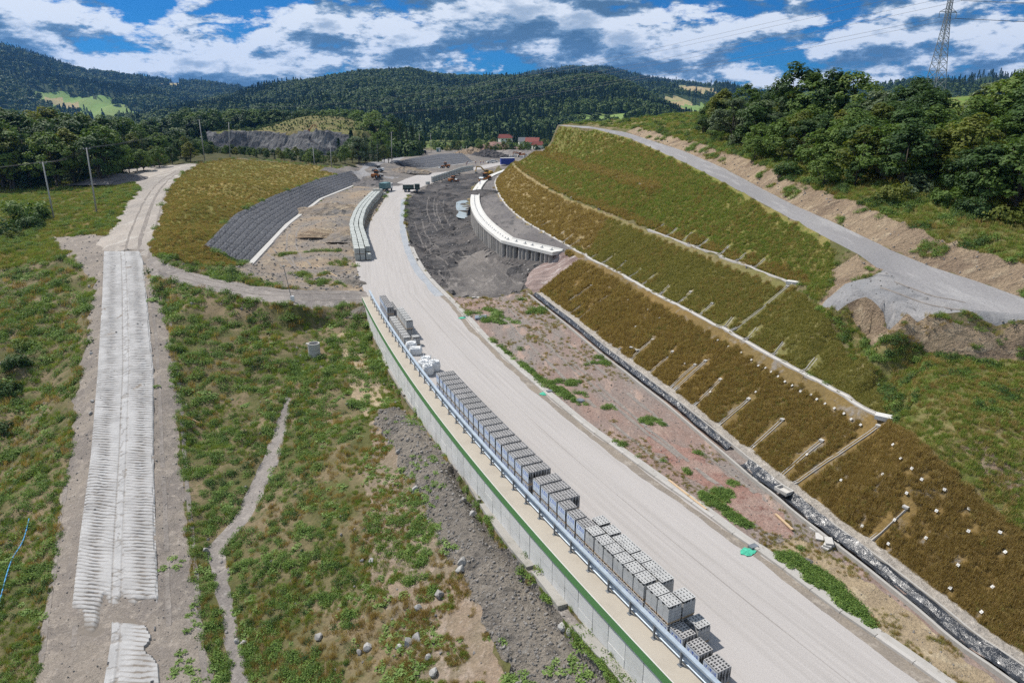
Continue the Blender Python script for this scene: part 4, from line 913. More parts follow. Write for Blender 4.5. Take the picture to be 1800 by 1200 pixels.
def film_material():
    """white stretch film with a printed blue band"""
    m, n, l, b = nt_new('printed_film'); tc = n.new('ShaderNodeTexCoord'); sp = n.new('ShaderNodeSeparateXYZ'); l.new(tc.outputs['Object'], sp.inputs[0])
    def step(v, a0, a1): return rng_n(n, l, v, a0, a1)
    def mul(a, c):
        x = n.new('ShaderNodeMath'); x.operation = 'MULTIPLY'; l.new(a, x.inputs[0]); l.new(c, x.inputs[1]); return x.outputs[0]
    band = mul(step(sp.outputs['Z'], 0.42, 0.44), step(sp.outputs['Z'], 0.72, 0.70)); ends = mul(step(sp.outputs['Y'], -0.46, -0.44), step(sp.outputs['Y'], 0.46, 0.44))
    mp = n.new('ShaderNodeMapping'); mp.inputs[3].default_value = (1, 7.0, 1.6); l.new(tc.outputs['Object'], mp.inputs[0])
    marks = rng_n(n, l, noise_n(n, l, mp.outputs[0], 1.6, 1.0, 0.4), 0.50, 0.53); k = mul(mul(band, ends), marks)
    f = noise_n(n, l, tc.outputs['Object'], 6.0, 5, 0.6); base = ramp_n(n, l, f, [(0.3, (0.44, 0.50, 0.58)), (0.7, (0.60, 0.64, 0.69))])
    l.new(mix_n(n, l, k, base, (0.03, 0.10, 0.42)), b.inputs['Base Color']); b.inputs['Roughness'].default_value = 0.3; b.inputs['Specular IOR Level'].default_value = 0.5
    bump_n(n, l, b, f, 0.25, 0.03); return m
M_film = film_material()
def foil_material():
    m, n, l, b = nt_new('black_foil'); tc = n.new('ShaderNodeTexCoord'); f = noise_n(n, l, tc.outputs['Object'], 2.2, 6, 0.6, 0.8)
    l.new(ramp_n(n, l, f, [(0.3, (0.012, 0.014, 0.018)), (0.75, (0.05, 0.055, 0.065))]), b.inputs['Base Color']); b.inputs['Roughness'].default_value = 0.28; b.inputs['Specular IOR Level'].default_value = 0.6
    bump_n(n, l, b, f, 0.9, 0.12); return m
M_foil = foil_material()
def mattress_material():
    m, n, l, b = nt_new('stone_mattress'); tc = n.new('ShaderNodeTexCoord'); oi = n.new('ShaderNodeObjectInfo')
    v = n.new('ShaderNodeTexVoronoi'); v.inputs['Scale'].default_value = 3.2; l.new(tc.outputs['Object'], v.inputs['Vector']); f = noise_n(n, l, tc.outputs['Object'], 1.4, 6, 0.7)
    c = ramp_n(n, l, f, [(0.32, (0.035, 0.038, 0.046)), (0.55, (0.085, 0.088, 0.098)), (0.8, (0.20, 0.20, 0.205))]); c = mix_n(n, l, rng_n(n, l, oi.outputs['Random'], 0, 1, 0.0, 0.35), c, (0.12, 0.12, 0.13))
    l.new(c, b.inputs['Base Color']); b.inputs['Roughness'].default_value = 0.85; bump_n(n, l, b, v.outputs['Distance'], 1.0, 0.12); return m
M_mattress = mattress_material()

# ------------------------------------------------------------------ ribbed concrete ramp on the left
def ribbed_ramp():
    L = resample(TRK_L, 0.09); n = len(L); Rr = [Vector(p) for p in resample(TRK_R, 0.09)]
    Rr = [Rr[min(len(Rr) - 1, int(i * (len(Rr) - 1) / (n - 1)))] for i in range(n)]
    L = np.array([tuple(p) for p in L]); Q = np.array([tuple(p) for p in Rr]); m = 56; u = np.linspace(0, 1, m)
    s = np.concatenate([[0], np.cumsum(np.linalg.norm(np.diff((L + Q) / 2, axis=0), axis=1))])
    P = L[:, None, :] * (1 - u[None, :, None]) + Q[:, None, :] * u[None, :, None]; S = np.repeat(s[:, None], m, 1); UU = np.repeat(u[None], n, 0)
    mid = (UU > 0.44 + 0.03 * vnoise(S * 0.15, 0 * S, 4)) & (UU < 0.575 + 0.02 * vnoise(S * 0.2, 0 * S, 5)); half = UU > 0.5
    ph = S / 0.43 + np.where(half, 0.37, 0) + 0.55 * fbm(S * 0.7, UU * 4 + half * 9, 4, 31) + np.where(half, -1, 1) * (UU - 0.5) * 0.5
    rib = np.abs((ph % 1.0) - 0.5) * 2; groove = np.clip((0.36 - rib) / 0.20, 0, 1) * np.clip(0.35 + 1.6 * vnoise(np.floor(ph) * 7.3 + half * 31, UU * 9, 51), 0, 1.2)
    ctr = np.where(half, 0.80, 0.22); worn = np.exp(-((UU - ctr) / 0.075) ** 2); wear = np.clip(0.45 + 0.9 * worn + 0.7 * fbm(S * 0.25, UU * 4, 4, 33), 0.12, 1.5)
    g = groove * wear * (~mid); crack = np.clip(0.10 - np.abs(fbm(P[:, :, 0] * 1.1, P[:, :, 1] * 1.1, 3, 35, 0.6)), 0, 1) * 9 * mid; seam = np.exp(-((UU - 0.45) / 0.008) ** 2) + np.exp(-((UU - 0.57) / 0.008) ** 2)
    dz = -0.06 * g * (S > 11) - 0.05 * np.clip(crack, 0, 1) - 0.05 * np.clip(seam, 0, 1) + 0.02 * fbm(P[:, :, 0] * 3, P[:, :, 1] * 3, 3, 36) + 0.03 * fbm(S * 0.3, UU * 3, 3, 37)
    edge = np.minimum(UU, 1 - UU); dz -= 0.10 * np.clip((0.012 + 0.02 * vnoise(S * 1.3, half * 7.0, 38) - edge) / 0.01, 0, 1)
    # broken near end: earth has washed over the slab
    over = np.clip((12.0 + 3.0 * fbm(S * 0 + UU * 5, S * 0.2, 3, 39) + 2.0 * (UU - 0.3) - S) / 1.2, 0, 1); bare = (UU > 0.46) & (UU < 0.95) & (S < 10.4) & ((fbm(S * 0.35, UU * 4, 4, 40, 0.6) + 0.45 - 1.6 * np.abs(UU - 0.70)) > 0.12)
    over = np.where(bare, 0, over)
    V = P.copy(); V[:, :, 2] += 0.16 + dz - over * 0.22; V = V.reshape(-1, 3)
    F = np.array([(i * m + j, i * m + j + 1, (i + 1) * m + j + 1, (i + 1) * m + j) for i in range(n - 1) for j in range(m - 1)])
    mt, nn, l, b = nt_new('ribbed_concrete'); tc = nn.new('ShaderNodeTexCoord'); at = nn.new('ShaderNodeAttribute'); at.attribute_name = 'soil'
    f = noise_n(nn, l, tc.outputs['Object'], 0.5, 7, 0.65, 0.3); c = ramp_n(nn, l, f, [(0.3, (0.29, 0.285, 0.28)), (0.62, (0.41, 0.405, 0.40))])
    f2 = noise_n(nn, l, tc.outputs['Object'], 6.0, 5, 0.7); c = mix_n(nn, l, rng_n(nn, l, f2, 0.5, 0.8, 0, 0.4), c, (0.36, 0.33, 0.30)); c = mix_n(nn, l, at.outputs['Fac'], c, (0.17, 0.145, 0.12))
    l.new(c, b.inputs['Base Color']); b.inputs['Roughness'].default_value = 0.9; bump_n(nn, l, b, f2, 0.3, 0.02)
    me = np_mesh('ribbed_ramp', V, F, mt, False); a = me.attributes.new('soil', 'FLOAT', 'POINT')
    soil = np.clip(g * 1.0 + np.clip(crack, 0, 1) * 0.8 + seam * 0.6 + over + worn * 0.25 * np.clip(0.4 + fbm(S * 0.4, UU * 2, 3, 41), 0, 1), 0, 1); a.data.foreach_set('value', soil.ravel().astype(np.float32))
    o = link('ribbed_ramp', me); o['kind'] = 'structure'; return o
ribbed_ramp()

# ------------------------------------------------------------------ retaining wall, coping, guard rail
RF = frames(RAIL)
def rail_at(s):
    """station in metres from the near end -> point, side, heading"""
    i = min(len(RAIL) - 2, max(0, int(s / 0.5))); t = min(1.0, max(0.0, s / 0.5 - i)); p = RAIL[i].lerp(RAIL[i + 1], t); sd = RF[i][1].lerp(RF[i + 1][1], t)
    return p, sd, math.atan2(sd.y, sd.x)
STEP_R = (RAIL[1] - RAIL[0]).length
def rail_at(s):
    q = s / STEP_R; i = min(len(RAIL) - 2, max(0, int(q))); t = min(1.0, max(0.0, q - i)); p = RAIL[i].lerp(RAIL[i + 1], t); sd = RF[i][1].lerp(RF[i + 1][1], t).normalized()
    return p, sd, math.atan2(sd.y, sd.x)
LEN_R = STEP_R * (len(RAIL) - 1)
def station_of(px, py, z=0.0):
    p = at_z(px, py, z); d = [(q - p).length for q in RAIL]; return d.index(min(d)) * STEP_R
wall = empty('retaining_wall', RAIL[0]); tag(wall, 'long retaining wall of pale concrete panels with a green painted coping edge', 'retaining wall')
def local(o, me_obj):
    me_obj.parent = o; me_obj.matrix_parent_inverse = Matrix.Translation(-Vector(o.location)); return me_obj
s = 0.0; k = 0
while s < LEN_R - 1.0:
    w = 1.5; p0, n0, _ = rail_at(s + 0.022); p1, n1, _ = rail_at(min(LEN_R, s + w - 0.022))
    ztop = -0.40; zbot = zb_wall((p0.y + p1.y) / 2) - 0.4; split = ztop + (zbot - ztop) * (0.36 if k % 2 else 0.5)
    for za, zb2 in ((split + 0.008, ztop), (zbot, split - 0.008)):
        j = random.uniform(-0.012, 0.012); mb = MB(); v = []
        for p, nn in ((p0, n0), (p1, n1)):
            for lat in (-0.98 + j, -0.82 + j):
                for z in (za, zb2): v.append((p.x + nn.x * lat, p.y + nn.y * lat, z))
        mb.add(v, [(0, 1, 3, 2), (4, 6, 7, 5), (0, 4, 5, 1), (2, 3, 7, 6), (1, 5, 7, 3), (0, 2, 6, 4)]); local(wall, mb.build('panel', C_panel))
    s += w; k += 1
def rail_sweep(prof, z=0.0, step=3): return MB().sweep([(p + Vector((0, 0, z)), sd) for p, sd in RF[::step] + [RF[-1]]], prof)
local(wall, rail_sweep([(-0.80, -3.6), (-0.45, -3.6), (-0.45, -0.05), (-0.80, -0.05)]).build('core', C_old))
local(wall, rail_sweep([(-1.0, 0.005), (0.40, 0.005), (0.40, 0.15), (-1.0, 0.15)]).build('coping', C_coping))
local(wall, rail_sweep([(-1.06, -0.40), (-1.004, -0.40), (-1.004, 0.165), (-1.06, 0.165)]).build('green_edge', M_green))
local(wall, rail_sweep([(-1.06, 0.168), (-1.0, 0.168), (-1.0, 0.176), (-1.06, 0.176)]).build('edge_strip', C_white))
gr = empty('guard_rail', RAIL[0]); tag(gr, 'galvanised steel guard rail with posts along the wall coping', 'guard rail')
local(gr, rail_sweep([(-0.07, 0.98), (0.17, 0.98), (0.17, 1.10), (-0.07, 1.10)], step=2).build('top_rail', M_steel))
local(gr, rail_sweep([(0.10, 0.36), (0.16, 0.40), (0.16, 0.52), (0.10, 0.57), (0.10, 0.63), (0.16, 0.68), (0.16, 0.82), (0.10, 0.87), (0.085, 0.85), (0.14, 0.81), (0.14, 0.69), (0.085, 0.64), (0.085, 0.56), (0.14, 0.51), (0.14, 0.41), (0.085, 0.38)], step=2).build('beam', M_steel))
pm = MB().box((0, 0, 0.44), (0.10, 0.012, 0.88)).box((-0.044, 0.04, 0.44), (0.012, 0.07, 0.88)).box((0.044, 0.04, 0.44), (0.012, 0.07, 0.88)).box((0, 0.02, 0.012), (0.26, 0.24, 0.024)).mesh('post', M_dsteel)
for i in range(int(LEN_R / 2.0)):
    p, sd, h = rail_at(1.0 + 2.0 * i); o = link('post', pm, None, (p.x, p.y, 0.152), (0, 0, h)); local(gr, o)
# old concrete ledge at the wall foot, broken into lengths
led = resample(LEDGE, 0.6); i = 4
while i < len(led) - 8:
    n = random.randint(7, 16); seg = led[i:i + n]; j = random.uniform(-0.05, 0.05)
    fr = frames([p + Vector((0, 0, 0.22 + j)) for p in seg])
    o = MB().sweep(fr, [(-0.02, -1.3), (0.75 + random.uniform(-.08, .1), -1.3), (0.75, 0.0), (0.02, 0.03)]).build('concrete_ledge', C_old)
    tag(o, 'weathered concrete ledge length at the foot of the panelled retaining wall', 'ledge', 'ledge lengths along the wall foot'); i += n + random.choice([0, 0, 1, 2])

# ------------------------------------------------------------------ kerb, gutter, ditch, berm channels
kerb = empty('kerb', KERB[0]); tag(kerb, 'pale concrete kerb between the carriageway and the earth median', 'kerb')
K = resample(KERB, 2.0)
for a, b in zip(K[:-1], K[1:]):
    d = (b - a).normalized(); sd = Vector((d.y, -d.x, 0)); mb = MB(); v = []
    if a.length > 140: continue
    for p in (a + d * 0.015, b - d * 0.015):
        for lat, z in ((-0.14, 0.004), (-0.12, 0.14), (0.10, 0.15), (0.12, -0.1), (0.55, -0.1), (0.55, 0.05), (0.11, 0.06)): pass
        for lat, z in ((-0.14, -0.1), (-0.12, 0.14), (0.12, 0.15), (0.13, -0.1)): v.append((p.x + sd.x * lat, p.y + sd.y * lat, z + random.uniform(-.006, .006)))
    mb.add(v, [(3, 2, 1, 0), (4, 5, 6, 7), (0, 1, 5, 4), (1, 2, 6, 5), (2, 3, 7, 6), (3, 0, 4, 7)]); local(kerb, mb.build('kerb_stone', C_kerb))
o = MB().sweep([(p, s_) for p, s_ in frames([p for p in KERB if p.length < 140])], [(0.15, -0.1), (0.62, -0.1), (0.62, 0.07), (0.15, 0.075)]).build('gutter_slab', C_kerb); local(kerb, o)
# dirty strip washed against the kerb
def strip_sheet(name, line, off0, off1, z, mat, wob=0.0, seed=0, kind='structure', step=0.35, crinkle=0.0, sag=0.0, cols=2):
    L = resample(line, step); fr = frames(L); V = []
    for i, (p, sd) in enumerate(fr):
        s_ = i * step
        for c in range(cols):
            t = c / (cols - 1); a = off0 + (off1 - off0) * t; w = wob * (float(fbm(np.array([s_ * 0.25 + c * 31.0]), np.array([seed * 3.1]), 4, seed)[0])) * (1 if c in (0, cols - 1) else 0.3)
            zz = z - sag * math.sin(math.pi * t) + (crinkle * float(fbm(np.array([s_ * 1.1]), np.array([t * 3.0 + seed]), 3, seed + 4)[0]) if crinkle else 0)
            V.append((p.x + sd.x * (a + w), p.y + sd.y * (a + w), p.z + zz))
    F = [(i * cols + c, i * cols + c + 1, (i + 1) * cols + c + 1, (i + 1) * cols + c) for i in range(len(fr) - 1) for c in range(cols - 1)]
    o = link(name, np_mesh(name, np.array(V), np.array(F), mat, False))
    if kind: o['kind'] = kind
    return o
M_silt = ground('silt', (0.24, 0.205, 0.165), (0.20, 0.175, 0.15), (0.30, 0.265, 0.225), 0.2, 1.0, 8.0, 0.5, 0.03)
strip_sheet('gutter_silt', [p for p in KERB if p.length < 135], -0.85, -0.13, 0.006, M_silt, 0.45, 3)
M_wetpad = ground('bluish_concrete', (0.29, 0.31, 0.335), (0.34, 0.355, 0.37), (0.25, 0.26, 0.28), 0.2, 0.8, 6.0, 0.4, 0.04)
strip_sheet('gutter_concrete', [p for p in KERB if p.length > 98], -1.35, -0.13, 0.008, M_wetpad, 0.3, 4)
M_seam = plain('road_seam', (0.25, 0.23, 0.215), 0.95)
strip_sheet('road_seam', offset_line(RAIL, 6.35), -0.02, 0.02, 0.006, M_seam, 0.03, 12)
dlen = len(DITCH)
foil = strip_sheet('ditch_foil', [p + Vector((0, 0, 0.28)) for p in DITCH[:int(dlen * 0.34)]], -0.75, 0.42, 0.0, M_foil, 0.22, 6, None, 0.18, 0.16, 0.36, 9); tag(foil, 'wrinkled black foil lining the ditch at the slope foot', 'foil')
foil2 = strip_sheet('ditch_foil', [p + Vector((0, 0, 0.26)) for p in DITCH[int(dlen * 0.36):]], -0.42, 0.32, 0.0, M_foil, 0.12, 8, None, 0.3, 0.10, 0.30, 7); tag(foil2, 'narrow dark lining of the upper ditch leading to the excavation', 'foil')
for nm, a0, a1, lab in (('channel_edge', -0.98, -0.80, 'thin concrete edge on the road side of the foil ditch'), ('channel_edge', 0.50, 0.62, 'thin concrete edge on the slope side of the foil ditch')):
    o = MB().sweep(frames([p + Vector((0, 0, 0.14)) for p in DITCH]), [(a0, -0.25), (a1, -0.25), (a1, 0.09), (a0, 0.09)]).build(nm, C_kerb); tag(o, lab, 'channel edge')
M_cobble = ground('cobble_strip', (0.40, 0.36, 0.31), (0.33, 0.30, 0.265), (0.46, 0.42, 0.37), 0.4, 1.6, 5.0, 1.0, 0.15)
strip_sheet('cobble_strip', [p + Vector((0, 0, 0.17)) for p in DITCH], 0.66, 1.6, 0.0, M_cobble, 0.15, 9, 'structure', 0.3, 0.06, 0.0, 4)
box = MB(); bp = at_z(1378, 863, 0.12)
box.box((0, 0, 0.0), (1.5, 1.1, 0.10)).box((-0.7, 0, 0.16), (0.12, 1.1, 0.3)).box((0.7, 0, 0.16), (0.12, 1.1, 0.3)).box((0, 0.5, 0.16), (1.28, 0.12, 0.3)).box((0, -0.5, 0.16), (1.28, 0.12, 0.3))
o = box.build('catch_basin', C_conc, loc=bp, rot=(0, 0, R(-62))); o.scale = (0.7, 0.7, 0.7); tag(o, 'open concrete catch basin where the ditch foil breaks', 'catch basin')
def channel(line, dz, lab, w=0.32):
    c = empty('berm_channel', line[0]); tag(c, lab, 'drain channel')
    for a0, a1 in ((0.0, 0.09), (w, w + 0.09)): local(c, MB().sweep(frames([p + Vector((0, 0, dz)) for p in line]), [(a0, -0.25), (a1, -0.25), (a1, 0.08), (a0, 0.08)]).build('edging', C_kerb))
    local(c, MB().sweep(frames([p + Vector((0, 0, dz)) for p in line]), [(0.09, -0.2), (w, -0.2), (w, 0.03), (0.09, 0.03)]).build('bed', C_conc)); return c
channel([Vector((p.x, p.y, max(p.z, gzat(p.x + .2, p.y, p.z)))) for p in BERM1], 0.0, 'pale concrete channel along the lower berm of the cut slope', 0.42); channel([Vector((p.x, p.y, max(p.z, gzat(p.x + .2, p.y, p.z)))) for p in BERM2 if p.y < 100], 0.0, 'pale concrete channel along the middle berm of the cut slope', 0.3)
channel([p for p in BERM3 if p.y < 135], 0.06, 'short concrete channel on the top berm of the cut slope', 0.25)
for px, py, lab in ((1552, 736, 'concrete channel outlet where the lower berm ends'), (1392, 499, 'concrete channel outlet where the middle berm ends')):
    p = ghit(px, py); mb = MB().box((0, 0, 0.12), (1.0, 0.7, 0.3)).box((0.75, 0.28, 0.1), (0.8, 0.12, 0.36), 0.5).box((0.75, -0.28, 0.1), (0.8, 0.12, 0.36), -0.5).box((0.85, 0, 0.0), (0.9, 0.6, 0.1))
    o = mb.build('channel_outlet', C_white, loc=p + Vector((0, 0, 0.02)), rot=(0, 0, R(-35))); tag(o, lab, 'outlet')
# slope drains: two edging strips with a head plate, running up the face
DR = {'lower': [(978,539,1040,502),(998,553,1025,534),(1015,562,1069,521),(1043,587,1051,582),(1067,609,1076,604),(1080,619,1092,611),(1099,634,1148,597),(1129,658,1183,618),(1165,686,1223,641),(1171,691,1241,634),(1204,718,1267,667),
                (1247,752,1317,701),(1305,793,1376,737),(1359,838,1445,774),(1387,853,1545,748),(1428,889,1436,883),(1509,951,1593,891)],
      'middle': [(1056,463,1076,450),(1077,475,1101,459),(1102,489,1127,473),(1126,502,1150,484),(1155,520,1177,502),(1184,535,1215,513),(1220,555,1253,533),(1266,577,1288,558),(1273,583,1385,503),(1304,599,1331,577),(1350,627,1378,601),(1404,655,1434,630),
                 (942,392,956,384),(950,397,968,389),(975,417,995,405),(990,425,1008,412),(1002,432,1022,419),(1025,440,1042,429),(1040,452,1061,440)],
      'upper': [(1150,405,1168,393),(1170,415,1190,401),(1200,424,1217,409),(1225,435,1245,420),(1257,449,1282,432),(1290,460,1312,445),(1317,472,1345,455)]}
for lev, lst in DR.items():
    for di, (x0, y0, x1, y1) in enumerate(lst):
        a, b = ghit(x0, y0), ghit(x1, y1); n = max(2, int((b - a).length / 0.8) + 1); ln = []
        for i in range(n): q = a.lerp(b, i / (n - 1)); ln.append(Vector((q.x, q.y, gzat(q.x, q.y, q.z) + 0.03)))
        c = empty('slope_drain', a); long_ = (b - a).length > 6
        tag(c, nth(di) + (' drain strip beyond the pile wall on the ' if not (lev == 'middle' and di > 11) else ' drain strip beside the pile wall platform on the ') + lev + ' cut slope face', 'slope drain', lev + ' slope drains')
        for a0, a1 in ((-0.15, -0.10), (0.10, 0.15)): local(c, MB().sweep(frames(ln), [(a0, -0.25), (a1, -0.25), (a1, 0.03), (a0, 0.03)]).build('edging', C_kerb))
        local(c, MB().sweep(frames(ln), [(-0.10, -0.25), (0.10, -0.25), (0.10, -0.05), (-0.10, -0.05)]).build('bed', C_old))
        if n > 3: local(c, MB().box((0, 0, 0), (0.34, 0.34, 0.12), 0.6).build('head_slab', C_conc, loc=ln[-1]))
# anchor plates
AP = [(1357,655),(1369,663),(1381,672),(1394,679),(1408,689),(1427,695),(1437,703),(1452,711),(1468,719),(1485,728),(1498,738),(1514,748),(1586,807),(1605,824),(1622,843),(1554,835),(1596,867),(1661,861),(1648,898),(1703,895),(1704,934),(1758,937),
      (1630,946),(1769,972),(1686,994),(1564,956),(1672,1034),(1747,1033),(1728,1077),(1575,914),(1518,925),(1572,783),(1263,599),(1282,610),(1304,621),(1322,634),(1334,644),(1347,648),(1140,545),(1105,528),(1160,560),(1085,515),(1118,575),(1205,640),(1250,690),(1420,800),(1480,845),(1330,690)]
am = MB().box((0, 0, 0.03), (0.17, 0.17, 0.04)).cone((0, 0, 0.045), (0, 0, 0.08), 0.03, 0.025, 6).mesh('anchor_plate', C_white)
for px, py in AP:
    p = ghit(px, py); h = GBVH.ray_cast(p + Vector((0, 0, 5)), Vector((0, 0, -1))); nrm = h[1] if h[1] is not None else Vector((0, 0, 1)); nrm = nrm if nrm.z > 0 else -nrm
    o = link('anchor_plate', am, None, p + nrm * 0.10, nrm.to_track_quat('Z', 'Y').to_euler()); tag(o, 'small white square soil nail plate on the brown lower slope', 'anchor plate', 'soil nail plates on the cut slope')
# green netted inlets by the kerb
for px, py, lab in ((957, 692, 'green netted road inlet beside the round manhole cover'), (1314, 970, 'green netted road inlet beside the weedy median patch'), (812, 559, 'green netted road inlet opposite the block pallets by the path')):
    p = at_z(px, py, 0.0); e = empty('road_inlet', p, R(25)); tag(e, lab, 'inlet')
    nm = MB(); n = 14
    nm.add([(0, 0, 0.09)] + [(math.cos(6.283 * k / n) * (0.5 + 0.1 * math.sin(3 * k)), math.sin(6.283 * k / n) * (0.38 + 0.06 * math.cos(2 * k)), 0.03 + 0.03 * (k % 2)) for k in range(n)], [(0, 1 + k, 1 + (k + 1) % n) for k in range(n)]); nm.build('net', M_net, e)
    MB().box((0.62, 0.2, 0.09), (0.55, 0.35, 0.16)).build('frame', M_dsteel, e)

# ------------------------------------------------------------------ pallets of blocks
def hollow_block(sx, sy, h, holes, wall, z0=0.0, depth=0.14):
    """block whose top shows a row of openings"""
    mb = MB(); hx, hy = holes; ox, oy = sx / 2, sy / 2; zt = z0 + h
    xs, ys = [-ox], [-oy]
    cw = (sx - wall * (hx + 1)) / hx; ch = (sy - wall * (hy + 1)) / hy
    for i in range(hx): xs += [-ox + wall * (i + 1) + cw * i, -ox + wall * (i + 1) + cw * (i + 1)]
    for i in range(hy): ys += [-oy + wall * (i + 1) + ch * i, -oy + wall * (i + 1) + ch * (i + 1)]
    xs.append(ox); ys.append(oy)
    V = [(x, y, zt) for y in ys for x in xs]; n = len(xs); F = []
    for j in range(len(ys) - 1):
        for i in range(n - 1):
            q = (j * n + i, j * n + i + 1, (j + 1) * n + i + 1, (j + 1) * n + i)
            if i % 2 == 1 and j % 2 == 1:
                b0 = len(V); V += [(V[k][0], V[k][1], zt - depth) for k in q]; F += [(q[a], q[(a + 1) % 4], b0 + (a + 1) % 4, b0 + a) for a in range(4)] + [(b0, b0 + 1, b0 + 2, b0 + 3)]
            else: F.append(q)
    b0 = len(V); V += [(-ox, -oy, z0), (ox, -oy, z0), (ox, oy, z0), (-ox, oy, z0)]
    def row(idx, a, b): F.append(tuple(list(idx) + [b, a]))
    m = len(ys); row([i for i in range(n)][::-1], b0, b0 + 1); row([(m - 1) * n + i for i in range(n)], b0 + 2, b0 + 3)
    row([j * n + n - 1 for j in range(m)][::-1], b0 + 1, b0 + 2); row([j * n for j in range(m)], b0 + 3, b0); F.append((b0 + 3, b0 + 2, b0 + 1, b0))
    return new_mesh('block', V, F, None)
def timber_base():
    mb = MB()
    for i in range(5): mb.box((-0.46 + 0.23 * i, 0, 0.115), (0.16, 1.16, 0.022))
    for y in (-0.5, 0, 0.5): mb.box((0, y, 0.052), (1.06, 0.10, 0.10))
    return mb.mesh('timber_base', C_timber)
TB = timber_base(); BASE_H = 0.128
gm = hollow_block(0.262, 0.565, 0.20, (1, 2), 0.082, 0.0, 0.12); gm.materials.append(C_block); gm.name = 'block'
gsol = MB().box((0, 0, 0.095), (0.258, 0.56, 0.19)).mesh('block', C_block)
dm = hollow_block(0.268, 0.37, 0.86, (1, 2), 0.045, 0.0, 0.55); dm.materials.append(C_blockd)
wm = MB().add([(-0.556, -0.575, 0.02), (-0.556, 0.575, 0.02), (-0.556, 0.575, 0.80), (-0.556, -0.575, 0.80), (-0.40, 0.583, 0.02), (-0.40, 0.583, 0.80)], [(0, 3, 2, 1), (1, 2, 5, 4)]).mesh('wrap', M_film)
wsol = bpy.data.meshes.new('wrap')
def wrapped(loc, rz, label, group, fine=True):
    e = empty('wrapped_block_pallet', loc, rz); e.scale = (0.77, 0.82, 1.0); tag(e, label, 'block pallet', group); link('timber_base', TB, e)
    if fine:
        for i in range(4):
            for j in range(3): link('block', dm, e, (-0.405 + 0.27 * i, -0.375 + 0.375 * j, BASE_H + random.uniform(-0.01, 0.01)))
    else: o = link('blocks', DPACK, e, (0, 0, BASE_H)); o['kind'] = 'stuff'
    link('wrap', wm, e, (0, 0, BASE_H)); return e
pk = MB()
for i in range(4):
    for j in range(3): pk.add([(v.co.x - 0.405 + 0.27 * i, v.co.y - 0.375 + 0.375 * j, v.co.z + (0.012 if (i + j) % 2 else 0)) for v in dm.vertices], [tuple(p.vertices) for p in dm.polygons])
DPACK = new_mesh('blocks', pk.v, pk.f, C_blockd)
pk = MB()
for i in range(4):
    for j in range(2):
        for k2 in range(5):
            src = gm if k2 == 4 else gsol; pk.add([(v.co.x - 0.40 + 0.267 * i, v.co.y - 0.287 + 0.575 * j, v.co.z + 0.203 * k2) for v in src.vertices], [tuple(p.vertices) for p in src.polygons])
GPACK = new_mesh('blocks', pk.v, pk.f, C_block)
def grey(loc, rz, label, group, fine=True, courses=5):
    e = empty('grey_block_pallet', loc, rz); e.scale = (0.76, 0.75, 0.94); tag(e, label, 'block pallet', group); link('timber_base', TB, e)
    if fine:
        for i in range(4):
            for j in range(2):
                for k2 in range(courses): link('block', gm if k2 == courses - 1 else gsol, e, (-0.40 + 0.267 * i + random.uniform(-.003, .003), -0.287 + 0.575 * j, BASE_H + 0.203 * k2))
    else: o = link('blocks', GPACK, e, (0, 0, BASE_H), None, (1, 1, courses / 5)); o['kind'] = 'stuff'
    return e
def place(s, lat, z, fn, *a, **k):
    p, sd, h = rail_at(s); q = p + Vector((sd.x * lat, sd.y * lat, 0)); return fn((q.x, q.y, 0.012 + z), h + random.uniform(-.02, .02), *a, **k)
TIER = 1.0 
s0 = station_of(1262, 1185); G1 = 'wrapped block pallets near the low end of the rail'
LATA, LATB = 0.98, 2.16
# low single wrapped pallets at the near end
for i, st in enumerate((13.67, 14.86, 16.05)): place(st, 0.96, 0, wrapped, nth(2 - i) + ' single low wrapped pallet from the tall grey stacks', G1)
place(16.12, 2.02, 0, grey, 'low grey block pallet standing alone on the road beside the tall grey stacks', None)
GL = (17.05, 17.98, 19.05, 19.98, 20.92, 21.87, 22.8, 23.8); GR = (17.14, 18.81, 19.7, 20.64, 21.61, 22.48, 23.57, 24.68)
for i, (a, b) in enumerate(zip(GL, GR)):
    place(a, 0.88, 0, wrapped, nth(7 - i) + ' wrapped pallet from the short stepped row, under a grey block pallet', 'wrapped pallets under the grey block pallets')
    place(a + 0.03, 0.90, TIER + 0.012, grey, nth(7 - i) + ' rail-side grey block pallet from the short stepped row, on a wrapped one', 'grey block pallets of the rail-side row')
    place(b, 1.85, 0, grey, nth(7 - i) + ' lower grey block pallet from the short stepped row, road-side row', 'lower grey block pallets of the road-side row', False, 4)
    place(b, 1.86, 0.945, grey, nth(7 - i) + ' upper grey block pallet from the short stepped row, road-side row', 'upper grey block pallets of the road-side row')
for i, st in enumerate((24.85, 25.95, 27.1, 28.2, 29.35, 30.5)):
    for t in range(2): place(st, 0.93, t * TIER, wrapped, nth(i) + ' rail-side wrapped pallet from the grey pallets, ' + ('upper' if t else 'lower') + ' tier of the stepped row', 'wrapped pallets of the short stepped row')
    if i >= 2: place(st, 1.80, 0, wrapped, nth(i) + ' road-side wrapped pallet from the grey pallets, lower tier of stepped row', 'wrapped pallets of the short stepped row')
    if i >= 3: place(st, 1.80, TIER, wrapped, nth(i) + ' road-side wrapped pallet from the grey pallets, upper tier of stepped row', 'wrapped pallets of the short stepped row')
sA, sB = 31.6, 52.7; nA = 18
for i in range(nA):
    st = sA + (sB - sA) * (i + 0.5) / nA
    for c, lat in (('rail-side', 0.95), ('road-side', 1.82)):
        for t in range(2): place(st, lat, t * TIER, wrapped, nth(nA - 1 - i) + ' wrapped pallet from the bulk bags, ' + ('upper' if t else 'lower') + ' tier, ' + c + ' column of the long double row', 'wrapped pallets of the long double row', i < 6 and t == 1)
